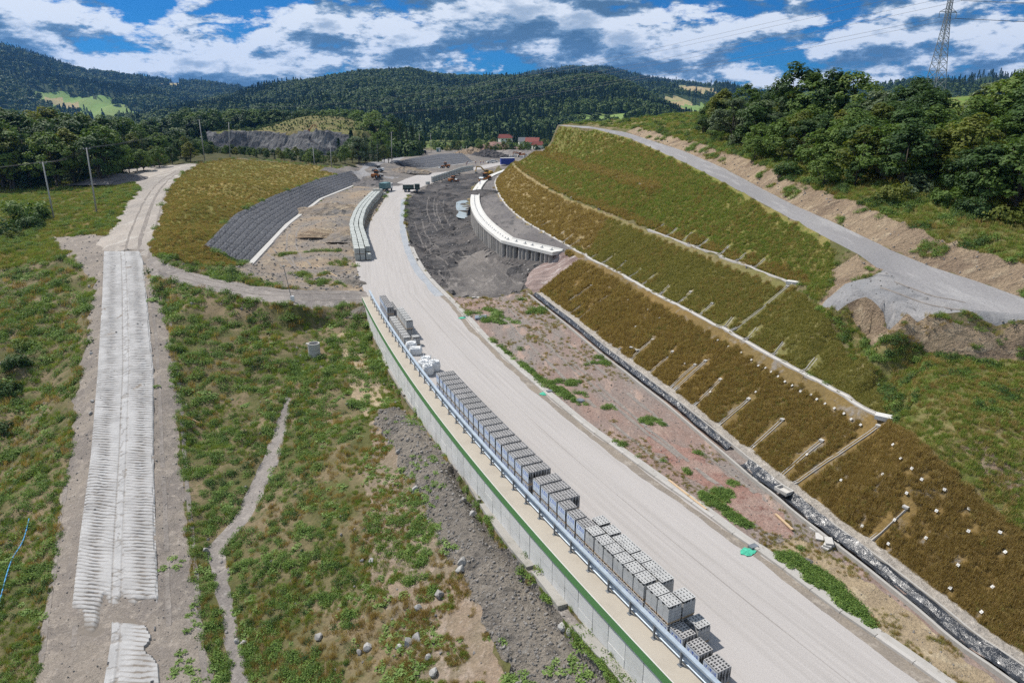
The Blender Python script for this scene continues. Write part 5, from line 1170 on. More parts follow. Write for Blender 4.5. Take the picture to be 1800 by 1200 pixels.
# big bags
def big_bag(loc, rz, label, h=1.05, w=0.95, fill=0.9, flat=1.0):
    e = empty('bulk_bag', loc, rz); tag(e, label, 'bulk bag', 'white bulk bags by the guard rail'); nr, ns = 9, 20; V, F = [], []; ph = random.uniform(0, 6)
    for i in range(nr):
        t = i / (nr - 1); bulge = 1 + 0.13 * math.sin(math.pi * t) - 0.10 * t
        for k in range(ns):
            a = 6.283 * k / ns; c, sn = math.cos(a), math.sin(a); q = (abs(c) ** 4 + abs(sn) ** 4) ** -0.25; r = w / 2 * q * bulge * (1 + 0.04 * math.sin(5 * a + 4 * t + ph)); V.append((c * r, sn * r * flat, h * t + 0.03 * math.sin(3 * a + ph) * t))
    F = [(i * ns + k, i * ns + (k + 1) % ns, (i + 1) * ns + (k + 1) % ns, (i + 1) * ns + k) for i in range(nr - 1) for k in range(ns)]
    b0 = len(V)
    for k in range(ns): V.append((V[(nr - 1) * ns + k][0] * 0.72, V[(nr - 1) * ns + k][1] * 0.72, h * fill - 0.12))
    F += [((nr - 1) * ns + k, (nr - 1) * ns + (k + 1) % ns, b0 + (k + 1) % ns, b0 + k) for k in range(ns)] + [tuple(range(ns - 1, -1, -1))]
    link('sack', new_mesh('sack', V, F, M_bag, True), e); link('filling', new_mesh('filling', [V[b0 + k] for k in range(ns)], [tuple(range(ns))], M_dsteel), e)
    for sx in (-1, 1):
        for sy in (-1, 1):
            a = Vector((sx * w * .42, sy * w * .42 * flat, h * .96)); MB().tube([a, a + Vector((-sx * .05, 0, .2)), a + Vector((-sx * .22, 0, .22)), a + Vector((-sx * .25, 0, 0))], 0.025, 5).build('loop', M_bag, e)
for i, (st, lat, h, fl, lb) in enumerate([(57.6, 1.0, 1.05, 1.0, 'full white bulk bag nearest the long double pallet row'), (58.4, 1.9, 1.1, 1.0, 'white bulk bag with dark open top on the road side'), (59.0, 0.95, 1.0, 1.0, 'slumped white bulk bag hard by the guard rail'),
                                         (60.2, 1.5, 0.95, 1.0, 'white bulk bag with folded dark mouth in the bag cluster'), (64.2, 1.3, 0.8, 1.35, 'wide low white bulk bag in front of the grey pallets'), (66.0, 1.2, 0.85, 1.2, 'open white bulk bag leaning on the grey pallets')]):
    place(st, lat, 0.0, lambda loc, rz: big_bag(loc, rz + 0.3 * i, lb, h, 1.0, 0.92, fl))
# farther pallets towards the start of the rail
for i in range(9): place(67.6 + 1.05 * i, 1.02, 0, grey, nth(i) + ' grey block pallet beyond the bulk bags in the single rail-side row', 'far grey pallets by the rail', False)
place(67.4, 2.05, 0, grey, 'lone grey pallet on the road side next to the open bulk bag', None, False)
for i in range(6):
    for t in range(2): place(70.6 + 1.05 * i, 1.98, t * 1.1, grey, nth(i) + ' ' + ('upper' if t else 'lower') + ' grey pallet beyond the bags in the double-height road-side row', 'far grey pallets by the rail', False)
for i in range(6):
    for t in range(2): place(78.0 + 1.1 * i, 1.0, t * TIER, wrapped, nth(5 - i) + ' ' + ('upper' if t else 'lower') + ' rail-side wrapped pallet from the far end of the guard rail', 'wrapped pallets at the start of the rail', False)
    if i > 1: place(78.0 + 1.1 * i, 1.9, 0, wrapped, nth(5 - i) + ' road-side wrapped pallet from the far end of the guard rail', 'wrapped pallets at the start of the rail', False)
# long yard row: three columns, two tiers
ym = MB()
for i in range(3):
    for j in range(3):
        for k2 in range(4): ym.box((-0.285 + 0.285 * i, -0.57 + 0.57 * j, 0.13 + 0.255 * k2), (0.277, 0.56, 0.247))
YM = ym.mesh('blocks', C_blockg); YB = MB().box((0, -0.4, 0.05), (0.9, 0.7, 0.09)).box((0, 0.4, 0.05), (0.9, 0.7, 0.09)).mesh('timber_base', C_timber)
def yard_pallet(loc, rz, label, group):
    e = empty('yard_block_pallet', loc, rz); tag(e, label, 'block pallet', group); link('timber_base', YB, e); o = link('blocks', YM, e, (0, 0, 0.1)); o['kind'] = 'stuff'; return e
row = resample(smooth_line(PZ([(627,457),(624,440),(619,420),(618,408),(622,395),(628,380),(640,365),(650,354),(655,349)], 0), 2), 1.9)
rest = []
for ri, (p, sd) in enumerate(frames(row)):
    for c, nm in enumerate(('earth-side', 'middle', 'road-side')):
        for t in range(2):
            q = p + Vector((sd.x, sd.y, 0)) * (0.1 + 1.02 * c); 
            if c == 2 and t == 1 and ri == 0: continue
            if c < 2 and t == 0 and ri > 14: rest.append((q.x, q.y, math.atan2(sd.y, sd.x))); continue
            yard_pallet((q.x + random.uniform(-.05, .05), q.y + random.uniform(-.05, .05), 0.03 + t * 1.14), math.atan2(sd.y, sd.x) + random.uniform(-.05, .05), nth(ri) + ' ' + ('upper' if t else 'lower') + ' pallet from the site path, ' + nm + ' column of the curved yard row', nm + ' column of the yard row')
mb = MB()
for x, y, a in rest:
    for j in range(3):
        o2 = (j - 1) * 0.57; mb.box((x - math.sin(a) * o2, y + math.cos(a) * o2, 0.57), (0.85, 0.56, 1.0), a)
o = mb.build('yard_blocks', C_blockg); tag(o, 'covered lower block stacks of the long curved yard row', None, None, 'stuff')
for c in range(4):
    for t in range(2):
        if c == 3 and t: continue
        p = at_z(659 + 5.6 * c, 345, 0); yard_pallet((p.x, p.y, 0.03 + 1.14 * t), 0.05, ('upper' if t else 'lower') + ' block pallet in the short stack beside the white lorry', 'short stack beside the lorry')
for i, (px, py) in enumerate([(752,324.5)] + [(762 + 4.4 * k, 320.5 - 1.55 * k) for k in range(11)]):
    p = at_z(px, py, 0)
    for t in range(2 if i else 1): yard_pallet((p.x, p.y, 0.03 + 1.14 * t), -0.5, 'block pallet in the far row beside the excavation', 'far row beside the excavation')
for i in range(7):
    p = at_z(808 + 3.6 * i, 303.5 - 0.7 * i, 0); 
    for t in range(2): yard_pallet((p.x, p.y, 0.03 + 1.14 * t), -0.5, 'dark block pallet in the far row by the concrete wall curve', 'far dark block row')

# ------------------------------------------------------------------ bored pile wall with capping beam
pw = empty('pile_wall', CAP[0]); tag(pw, 'bored pile wall with pale capping beam above the dark excavation', 'pile wall')
CF = frames(CAP)
local(pw, MB().sweep([(p, sd) for p, sd in CF if p.y < 330][::2], [(-0.12, -0.55), (2.25, -0.55), (2.25, 0.22), (2.0, 0.24), (1.95, 0.02), (-0.05, 0.0), (-0.12, -0.06)]).build('cap_beam', C_white))
PM = MB()
n = 14; ring = []
for k in range(5):
    t = k / 4
    for a in range(n): r = 0.46 * (1 + 0.07 * math.sin(3 * a + 5 * k)); ring.append((math.cos(6.283 * a / n) * r, math.sin(6.283 * a / n) * r, 4.3 - 7.2 * t))
PMe = new_mesh('pile', ring, [(k * n + a, (k + 1) * n + a, (k + 1) * n + (a + 1) % n, k * n + (a + 1) % n) for k in range(4) for a in range(n)], C_pile, True)
st = 0.6; acc = 0.0
for i in range(1, len(CF)):
    acc += (CAP[i] - CAP[i - 1]).length
    if acc >= st and CAP[i].y < 260:
        p, sd = CF[i]; local(pw, link('pile', PMe, None, (p.x + sd.x * 0.42 + random.uniform(-.05, .05), p.y + sd.y * 0.42, 0.0), (0, 0, random.uniform(0, 6)))); st += 1.18
PKM = MB().box((0, 0, 0.05), (0.35, 0.5, 0.08)).cone((0, 0, 0.05), (0.15, 0, 0.35), 0.08, 0.06, 6).mesh('anchor_head', M_dsteel)
acc = 0.0; st = 1.3
for i in range(1, len(CF)):
    acc += (CAP[i] - CAP[i - 1]).length
    if acc >= st and CAP[i].y < 210: p, sd = CF[i]; local(pw, link('anchor_head', PKM, None, (p.x + sd.x * 0.95, p.y + sd.y * 0.95, p.z + 0.0), (0, 0, math.atan2(sd.y, sd.x)), 1.0 if CAP[i].y < 118 else 0.6)); st += 2.35 if CAP[i].y < 118 else 1.9

# ------------------------------------------------------------------ stone mattress slopes
def mattress(top, bot, cols, rows, label):
    e = empty('stone_mattress_slope', bot[0]); tag(e, label, 'stone slope'); T = resample(top, 0.5); B = resample(bot, 0.5)
    def P(u, v):
        a = B[0:]; q = u * (len(B) - 1); i = min(len(B) - 2, int(q)); b = B[i].lerp(B[i + 1], q - i); q = u * (len(T) - 1); i = min(len(T) - 2, int(q)); t = T[i].lerp(T[i + 1], q - i); return b.lerp(t, v)
    rest_ = MB()
    for i in range(cols):
        for j in range(rows):
            g = 0.022; u0, u1 = (i + g * 0.6) / cols, (i + 1 - g * 0.6) / cols; v0, v1 = (j + g) / rows, (j + 1 - g) / rows
            a, b, c, d = P(u0, v0), P(u1, v0), P(u1, v1), P(u0, v1); nrm = (b - a).cross(d - a).normalized(); nrm = nrm if nrm.z > 0 else -nrm
            hgt = 0.34 + random.uniform(-0.025, 0.025); m_ = 4; V = []
            for y in range(m_ + 1):
                for x in range(m_ + 1):
                    q = a.lerp(b, x / m_).lerp(d.lerp(c, x / m_), y / m_); ed = min(x, y, m_ - x, m_ - y) == 0; V.append(q + nrm * (hgt - (0.07 if ed else random.uniform(-0.05, 0.05))))
            k0 = len(V); V += [p - nrm * 0.1 * 0 + nrm * 0.0 for p in (a, b, c, d)]
            F = [(y * (m_ + 1) + x, y * (m_ + 1) + x + 1, (y + 1) * (m_ + 1) + x + 1, (y + 1) * (m_ + 1) + x) for y in range(m_) for x in range(m_)]
            r0 = [x for x in range(m_ + 1)]; F += [tuple(r0[::-1] + [k0, k0 + 1]), tuple([m_ * (m_ + 1) + x for x in range(m_ + 1)] + [k0 + 2, k0 + 3])]
            F += [tuple([y * (m_ + 1) + m_ for y in range(m_ + 1)][::-1] + [k0 + 1, k0 + 2]), tuple([y * (m_ + 1) for y in range(m_ + 1)] + [k0 + 3, k0])]
            if i * rows + j < 294: local(e, link('panel', new_mesh('panel', V, F, M_mattress)))
            else: rest_.add(V, F)
    if rest_.v: o_ = local(e, link('far_panels', new_mesh('far_panels', rest_.v, rest_.f, M_mattress))); o_['kind'] = 'stuff'
    fr = frames([p + Vector((0, 0, 0.05)) for p in resample(bot, 2)]); local(e, MB().sweep(fr, [(0.2, -0.2), (1.25, -0.2), (1.25, 0.12), (0.2, 0.14)]).build('toe_slab', C_conc)); return e
mattress(MAT_TOP, MAT_BOT, 56, 7, 'dark stone mattress slope below the olive grass mound')
mattress(MAT2_TOP, MAT2_BOT, 28, 5, 'far dark stone mattress slope beside the site road')
# ------------------------------------------------------------------ heaps, boulders, puddle
random.seed(23)
def heap(name, px, py, rx, ry, h, mat, label, seed, rz=0.0):
    p = hit(px, py); n = 30; V = [];
    for j in range(n):
        for i in range(n):
            x = (i / (n - 1) * 2 - 1); y = (j / (n - 1) * 2 - 1); r = math.hypot(x, y); V.append((x * rx, y * ry, max(0, 1 - r) ** 0.8 * h - 0.25 - 0.4 * max(0, r - 1)))
    V = np.array(V); V[:, 2] += fbm(V[:, 0] / 1.3 + seed, V[:, 1] / 1.3, 4, seed, 0.6) * 0.28 * h * (V[:, 2] > -0.2); F = np.array([(j * n + i, j * n + i + 1, (j + 1) * n + i + 1, (j + 1) * n + i) for j in range(n - 1) for i in range(n - 1)])
    o = link(name, np_mesh(name, V, F, mat, False), None, p, (0, 0, rz)); tag(o, label, 'heap'); return o
heap('earth_heap', 585, 372, 13, 9, 2.6, M_yard, 'brown earth heap with a cut face between the mattress slope and the block row', 3)
heap('earth_heap', 556, 410, 4.5, 4, 1.3, M_tan, 'small ochre earth heap near the slope toe', 4)
heap('gravel_heap', 602, 414, 4, 7, 1.4, M_yard, 'brown rubble heap on the earth side of the block row', 5)
heap('gravel_heap', 655, 325, 12, 8, 2.0, M_plat, 'grey gravel heap below the end of the stone slope', 6)
heap('earth_heap', 715, 302, 11, 7, 2.6, M_yard, 'brown earth heap at the corner of the far stone slope', 7)
heap('earth_heap', 830, 271, 14, 12, 5.0, M_tan, 'tan earth heap in front of the village', 8)
heap('gravel_heap', 858, 277, 15, 12, 5.5, M_mud, 'dark grey gravel heap behind the white cars', 9)
heap('earth_heap', 872, 262, 22, 14, 6.0, M_red, 'reddish earth heap by the village trees', 10)
heap('earth_heap', 900, 270, 26, 12, 3.0, M_dirt, 'long low spoil heap beyond the far road', 11)
heap('rubble_pile', 212, 318, 11, 10, 2.4, M_plat, 'grey slate rubble pile on the dirt road bend', 12)
heap('earth_heap', 650, 276, 9, 6, 2.0, M_yard, 'low brown earth heap beside the site road', 13)
heap('mud_clod', 783, 365, 1.8, 1.4, 1.2, M_mud, 'dark clod beside the puddle in the excavation', 14)
heap('mud_clod', 795, 404, 2.0, 1.5, 1.3, M_mud, 'dark clod in the middle of the excavation', 15)
heap('mud_heap', 850, 340, 7, 9, 1.4, M_mud, 'churned dark mud heap by the pile wall', 16)
heap('mud_heap', 770, 345, 10, 6, 1.5, M_mud, 'churned dark mud heap by the parked dumper', 17)
heap('rubble_pile', 610, 497, 3.2, 2.2, 0.9, M_rubble, 'broken pale rubble beside the site path', 18)
heap('rubble_pile', 640, 548, 2.6, 2.0, 1.1, M_rubble, 'dark rubble at the start of the retaining wall', 19)
def rock_mesh(seed):
    """angular boulder: a ball cut flat by random planes"""
    bm = bmesh.new(); r = random.Random(seed); bmesh.ops.create_icosphere(bm, subdivisions=2, radius=1.0)
    for v in bm.verts: v.co = Vector((v.co.x * 1.15, v.co.y * 0.95, v.co.z * 0.8)) * (1 + r.uniform(-.08, .08))
    for k in range(9):
        d = Vector((r.gauss(0, 1), r.gauss(0, 1), r.gauss(0.15, 0.8))).normalized(); h = r.uniform(0.42, 0.72)
        for v in bm.verts:
            q = v.co.dot(d)
            if q > h: v.co -= d * (q - h)
    me = bpy.data.meshes.new('boulder'); bm.to_mesh(me); bm.free(); me.materials.append(M_rock); return me
RK = [rock_mesh(i) for i in range(6)]
BL = [(560,1122,.42,'pale boulder in the dry grass below the weeds'),(633,1147,.30,'small dark boulder of the pair on bare earth'),(645,1142,.42,'larger boulder of the pair on bare earth'),(703,1138,.34,'pointed pale boulder in the boulder chain'),(717,1131,.48,'broad boulder in the boulder chain'),
      (733,1122,.46,'tall pale boulder at the end of the boulder chain'),(772,1048,.5,'reddish boulder at the foot of the rubble heap'),(735,1070,.4,'rounded boulder in the green weeds'),(763,1181,.38,'pale boulder near the lowest weeds'),(752,1155,.3,'small pale boulder uphill of the lowest weeds'),
      (653,987,.34,'pale boulder in the middle of the valley slope'),(637,985,.24,'small pale boulder in the middle of the valley slope'),(810,1003,.42,'flat pale boulder on the rubble slope'),(813,990,.5,'grey boulder on the rubble slope'),(988,1105,.42,'pale boulder against the concrete ledge'),
      (1000,1112,.34,'grey boulder next to the ledge boulder'),(730,860,.4,'grey boulder on the rubble heap crest'),(830,905,.45,'dark boulder on the rubble heap top'),(815,880,.36,'pale broken rock by the ledge'),(700,795,.3,'grey rock at the rubble heap side'),
      (430,1130,.32,'ochre boulder by the drain channel'),(415,1128,.28,'grey boulder by the drain channel'),(362,968,.4,'grey rock at the bend of the drain channel'),(160,622,.35,'pale rock on the left edge of the ribbed ramp'),(163,706,.3,'rock on the left shoulder of the ribbed ramp'),(160,727,.32,'lower rock on the left shoulder of the ribbed ramp'),
      (690,430,.5,'x'),(500,760,.2,'small rock in the upper drain channel')]
for i, (px, py, r_, lb) in enumerate(BL):
    if lb == 'x': continue
    p = ghit(px, py); o = link('boulder', RK[i % 6], None, p + Vector((0, 0, r_ * 0.25)), (random.uniform(-.2, .2), random.uniform(-.2, .2), random.uniform(0, 6)), (r_ * 0.95, r_ * 0.8, r_ * 0.85)); tag(o, lb, 'boulder', 'boulders in the valley')
# loose stones: rubble heap, ramp shoulders, mud
M_rubst = obj_rand('rubble_stone', (0.14, 0.132, 0.122), (0.30, 0.28, 0.26), gr=0.5, scale=2.5, grime=(0.12, 0.1, 0.09), bump=0.5)
SP = []
for m_ in RK:
    c_ = m_.copy(); c_.name = 'stone'; c_.materials.clear(); c_.materials.append(M_rubst); SP.append(proto('stone', c_))
def zone_points(names, count, seed, mask=None):
    idx = np.where(np.isin(FZ, [([z[0] for z in Z].index(nm) if nm != 'ground' else -1) for nm in names]))[0]; rng = np.random.default_rng(seed)
    f = rng.choice(idx, count); a, b, c = (FULLV[GF[f, i]] for i in range(3)); u = rng.random(count); v = rng.random(count); s_ = u + v > 1; u[s_] = 1 - u[s_]; v[s_] = 1 - v[s_]
    P = a + (b - a) * u[:, None] + (c - a) * v[:, None]
    keep = np.hypot(P[:, 0], P[:, 1]) < 400
    zc = P[:, 1] * CT - (P[:, 2] - CAM_H) * ST; yc = P[:, 1] * ST + (P[:, 2] - CAM_H) * CT; Q = np.column_stack([900 + FPX * P[:, 0] / zc, 600 - FPX * yc / zc])
    keep &= (Q[:, 0] > -260) & (Q[:, 0] < 2160) & (Q[:, 1] < 1380)
    if mask is not None: keep &= mask(P, Q, rng)
    return P[keep], Q[keep], rng
def stones(name, zones, n, r0, r1, label, seed, mask=None):
    P, Q, rng = zone_points(zones, n, seed, mask); D = np.hypot(P[:, 0], P[:, 1]); s_ = (rng.random(len(P)) ** 3 * (r1 - r0) + r0) * np.clip(D / 50, 0.8, 2.2); P = P.copy(); P[:, 2] += s_ * 0.2
    scatter(name, P, SP, s_, label=label, rot=rng.uniform(-.5, .5, (len(P), 2)))
stones('rubble_stones', ['rubble_heap'], 3600, 0.035, 0.17, 'loose grey stones on the rubble heap by the wall', 1)
stones('shoulder_stones', ['ramp_shoulder', 'gravel_spill'], 1800, 0.02, 0.10, 'loose stones on the shoulders of the ribbed ramp', 2)
stones('valley_stones', ['ground', 'drain_channel', 'dry_slope', 'bare_valley_earth', 'wall_strip'], 3200, 0.03, 0.17, 'scattered pale stones in the weedy valley', 3)
stones('mud_stones', ['excavation', 'yard'], 3000, 0.03, 0.15, 'stones and clods in the excavation and yard', 4)
stones('median_stones', ['median', 'sandy_patch', 'red_earth_patch', 'gravel_apron', 'earth_bank', 'road_bank'], 2200, 0.02, 0.09, 'loose stones on the median and the banks', 5)
# wheel ruts pressed into the soft ground
M_rutd = ground('damp_rut', (0.235, 0.208, 0.185), (0.20, 0.178, 0.16), (0.28, 0.25, 0.222), 0.4, 1.5, 7.0, 0.8, 0.06)
M_rutl = ground('dry_rut', (0.155, 0.142, 0.132), (0.115, 0.106, 0.10), (0.20, 0.182, 0.168), 0.4, 1.5, 7.0, 0.8, 0.06)
def rut(px, mat, gauge=0.95, w=0.34):
    L = resample(smooth_line([ghit(*q) for q in px], 2), 0.5); fr = frames(L)
    for sgn in (-1, 1):
        V = []; sd_ = random.uniform(0, 50)
        for i, (p, sd) in enumerate(fr):
            wob = 0.10 * float(fbm(np.array([i * 0.13]), np.array([sd_]), 3, 61)[0]); ww = w * (0.7 + 0.6 * float(vnoise(np.array([i * 0.21]), np.array([sd_ + sgn]), 62)[0]))
            for c in (-0.5, 0, 0.5): x = p.x + sd.x * (sgn * gauge + wob + c * ww); y = p.y + sd.y * (sgn * gauge + wob + c * ww); V.append((x, y, gzat(x, y, p.z) + 0.02 + (0.0 if c else -0.01)))
        F = [(i * 3 + c, i * 3 + c + 1, (i + 1) * 3 + c + 1, (i + 1) * 3 + c) for i in range(len(fr) - 1) for c in range(2) if vnoise(np.array([i * 0.16]), np.array([sd_ * 2]), 63)[0] > 0.22]
        if F: link('wheel_rut', np_mesh('wheel_rut', np.array(V), np.array(F), mat, True))['kind'] = 'structure'
for l_ in ([(760,345),(755,365),(760,385),(775,405)], [(775,352),(772,370),(780,388),(785,400)], [(750,430),(790,455),(830,480),(880,505)], [(800,440),(840,460),(880,485),(900,505)], [(770,470),(800,500),(850,515),(915,510)], [(735,390),(745,420),(775,450)]): rut(l_, M_rutl)
for l_ in ([(905,530),(960,585),(1040,650),(1130,730),(1220,800),(1310,870)], [(880,540),(940,600),(1010,665),(1090,740),(1180,810)], [(230,470),(232,430),(245,390),(262,350),(285,318),(315,300)], [(250,455),(258,420),(270,380),(280,345),(300,318)],
           [(262,455),(300,478),(360,496),(440,512),(520,522),(600,522),(645,517)], [(520,400),(510,430),(520,460),(560,480),(610,470)], [(470,440),(500,465),(560,490),(620,500)], [(330,1200),(318,1000),(305,800),(296,650),(280,520)], [(100,1150),(120,980),(135,850)]): rut(l_, M_rutd)
rut([(1560,500),(1600,515),(1640,530),(1700,538)], M_rutd, 0.9, 0.2)
# water
def sheet(name, pts, z, mat):
    V = [(p.x, p.y, z) for p in pts]; o = link(name, new_mesh(name, V, [tuple(range(len(V)))], mat)); o['kind'] = 'structure'; return o
m, n_, l_, b_ = nt_new('puddle_water'); b_.inputs['Base Color'].default_value = (0.36, 0.40, 0.37, 1); b_.inputs['Roughness'].default_value = 0.12; b_.inputs['Specular IOR Level'].default_value = 0.6
zw = max(hit(812, 362).z, hit(815, 380).z) + 0.12; sheet('puddle', [q for q in smooth_line([at_z(x, y, zw) for x, y in [(802,355),(812,352),(824,352),(826,362),(824,373),(828,380),(822,384),(810,384),(800,380),(808,372),(801,368),(802,355)]], 2)[:-1]], zw, m)

# ------------------------------------------------------------------ small things on the ground
p = ghit(553, 624); e = empty('concrete_ring', p + Vector((0, 0, -0.1))); tag(e, 'grey concrete well ring standing open among the weeds', 'well ring')
def ring_mesh(r0, r1, z0, z1, n=24):
    V = []; 
    for r, z in ((r1, z0), (r1, z1), (r0, z1), (r0, z0)):
        for k in range(n): V.append((math.cos(6.283 * k / n) * r, math.sin(6.283 * k / n) * r, z))
    return V, [(q * n + k, q * n + (k + 1) % n, ((q + 1) % 4) * n + (k + 1) % n, ((q + 1) % 4) * n + k) for q in range(4) for k in range(n)]
for i in range(2): v, f = ring_mesh(0.60, 0.74, 0.86 * i, 0.86 * i + 0.84); mb = MB().add(v, f); mb.build('ring_section', C_conc, e)
MB().box((-0.75, 0.2, 1.55), (0.5, 0.4, 0.12)).build('lug', C_conc, e)
p = ghit(514, 530); e = empty('sign_post', p); tag(e, 'thin leaning post with a white bag at its foot beside the site path', 'post')
MB().bar((0, 0, -0.2), (-0.75, 0.1, 5.0), 0.07).build('post', M_dsteel, e); MB().box((-0.75, 0.1, 5.05), (0.22, 0.05, 0.16)).build('cap', M_white, e); MB().prism([(0.05 + 0.28 * math.cos(k * .9), 0.2 * math.sin(k * .9)) for k in range(7)], 0, 0.8).build('bag', M_bag, e)
def hose(px, r_, mat, label, cat, name, up=0.1):
    L = smooth_line([ghit(*q) + Vector((0, 0, up)) for q in px], 2); o = MB().tube(L, r_, 6).build(name, mat, None, True); tag(o, label, cat)
hose([(52,915),(45,945),(38,962),(22,985),(12,1015),(2,1055),(-8,1090)], 0.045, M_hose, 'blue hose lying in the grass left of the ribbed ramp', 'hose', 'blue_hose', 0.22)
for (x0, y0, x1, y1, lb) in [(1175,845,1241,897,'long pale plank on the earth beside the kerb'),(1363,905,1393,933,'short timber plank on the red earth'),(556,467,612,498,'pale timber beam by the broken rubble'),(322,1004,352,1021,'x'),(322,730,352,745,'grey branch lying in the weeds beside the ramp')]:
    if lb == 'x': continue
    a, b = ghit(x0, y0), ghit(x1, y1); o = MB().bar(a + Vector((0, 0, .1)), b + Vector((0, 0, .1)), 0.16, 0.07).build('plank', C_timber); tag(o, lb, 'plank', 'loose planks')
p = ghit(1020, 705); o = MB().cone(p + Vector((0, 0, -.1)), p + Vector((0, 0, .14)), 0.42, 0.40, 20).cone(p + Vector((0, 0, .14)), p + Vector((0, 0, .18)), 0.34, 0.33, 20).build('manhole_cover', M_dsteel); tag(o, 'round dark manhole cover in the grass by the kerb', 'manhole cover')
for k, (px, py, lb) in enumerate([(845,560,'stack of grey steel gratings beside the kerb'),(1455,962,'small pile of grey concrete slabs by the foil ditch'),(1440,945,'single grey slab by the foil ditch'),(1120,615,'pale timber boards beside the ditch'),(842,524,'pair of white markers on the churned earth')]):
    p = ghit(px, py); mb = MB()
    for j in range(3 if k in (0, 1) else 1):
        if k == 0:
            for q in range(5): mb.box((0.0, -0.5 + 0.25 * q, 0.08 + 0.11 * j), (1.5, 0.12, 0.06), 0.1 * j)
        else: mb.box((0.1 * j, 0.05 * j, 0.08 + 0.13 * j), (0.75, 0.45, 0.11), 0.35 * j); mb.box((0.8, 0.3 - 0.2 * j, 0.06), (0.5, 0.3, 0.12), 0.9)
    o = mb.build('slab_stack', M_steel if k == 0 else C_conc, loc=p, rot=(0, 0, 0.6 * k)); tag(o, lb, 'slab stack')
o = heap('silt_patch', 1420, 985, 0.9, 0.7, 0.35, M_plat, 'small grey gravel heap in the weedy median patch', 44)

# ------------------------------------------------------------------ poles, wires, pylon
PT = []
for x0, y0, x1, y1, z, lb in [(75,285,95,385,None,'leaning grey utility pole beside the tall rounded bush'),(152,260,170,375,None,'leaning grey utility pole between the meadow and the dirt road'),(350,210,360,282,None,'tall grey pole at the crest of the dirt road'),(402,215,404,276,None,'tall grey pole on the crest of the grass mound'),
                         (550,257,553,295,5.0,'grey pole behind the low end of the grass mound'),(580,250,583,297,4.5,'second grey pole behind the low end of the grass mound'),(663,254,664,283,3.5,'grey pole at the bend of the site road'),(688,232,688.5,282,3.5,'tall grey pole at the bend of the site road'),(704,233,704,266,2.0,'grey pole behind the parked lorries'),
                         (737,235,737,269,1.0,'grey pole at the far stone slope'),(757,235,758,266,1.0,'second grey pole at the far stone slope'),(811,257,811,269,1.0,'short far pole by the tan heap'),(820,257,820,269,1.0,'second short far pole by the tan heap')]:
    b = ghit(x1, y1) if z is None else at_z(x1, y1, z); top = at_y(x0, y0, b.y + 0.5)
    if (top - b).length > 16: top = b + (top - b).normalized() * 16
    e = empty('utility_pole', b); tag(e, lb, 'pole', 'utility poles along the site'); d = top - b
    MB().cone((0, 0, -0.6), d, 0.19, 0.12, 10).build('shaft', M_pole, e, True); MB().bar(d + Vector((-0.8, 0, -0.25)), d + Vector((0.8, 0, -0.25)), 0.10, 0.10).build('crossarm', M_dsteel, e)
    for sx in (-0.7, 0, 0.7): MB().cone(d + Vector((sx, 0, -0.2)), d + Vector((sx, 0, 0.05)), 0.05, 0.035, 6).build('insulator', M_white, e)
    PT.append(top)
def wire(a, b, sag, lb, r_=0.02, group=None):
    L = [a.lerp(b, t / 12) - Vector((0, 0, sag * 4 * (t / 12) * (1 - t / 12))) for t in range(13)]; o = MB().tube(L, r_, 4).build('wire', M_wire); tag(o, lb, 'wire', group)
for k, off in enumerate((-0.7, 0, 0.7)):
    o_ = Vector((off, 0, 0.02)); wire(PT[0] + o_, PT[1] + o_, 0.8, 'thin wire between the two leaning poles', group='wires of the pole line'); wire(PT[1] + o_, PT[2] + o_, 1.5, 'thin wire from the leaning pole to the crest pole', group='wires of the pole line'); wire(PT[0] + o_, PT[0] + Vector((-60 + off, -28, -3)), 1.2, 'thin wire leaving the leaning pole over the meadow', group='wires of the pole line')
    wire(PT[1] + o_, ghit(112, 325) + Vector((off, 0, 0.1)), 0.1, 'guy wire from the leaning pole down to the meadow', group='wires of the pole line'); wire(PT[0] + o_, ghit(40, 320) + Vector((off, 0, 0.1)), 0.1, 'guy wire from the bush-side pole down to the wood edge', group='wires of the pole line')
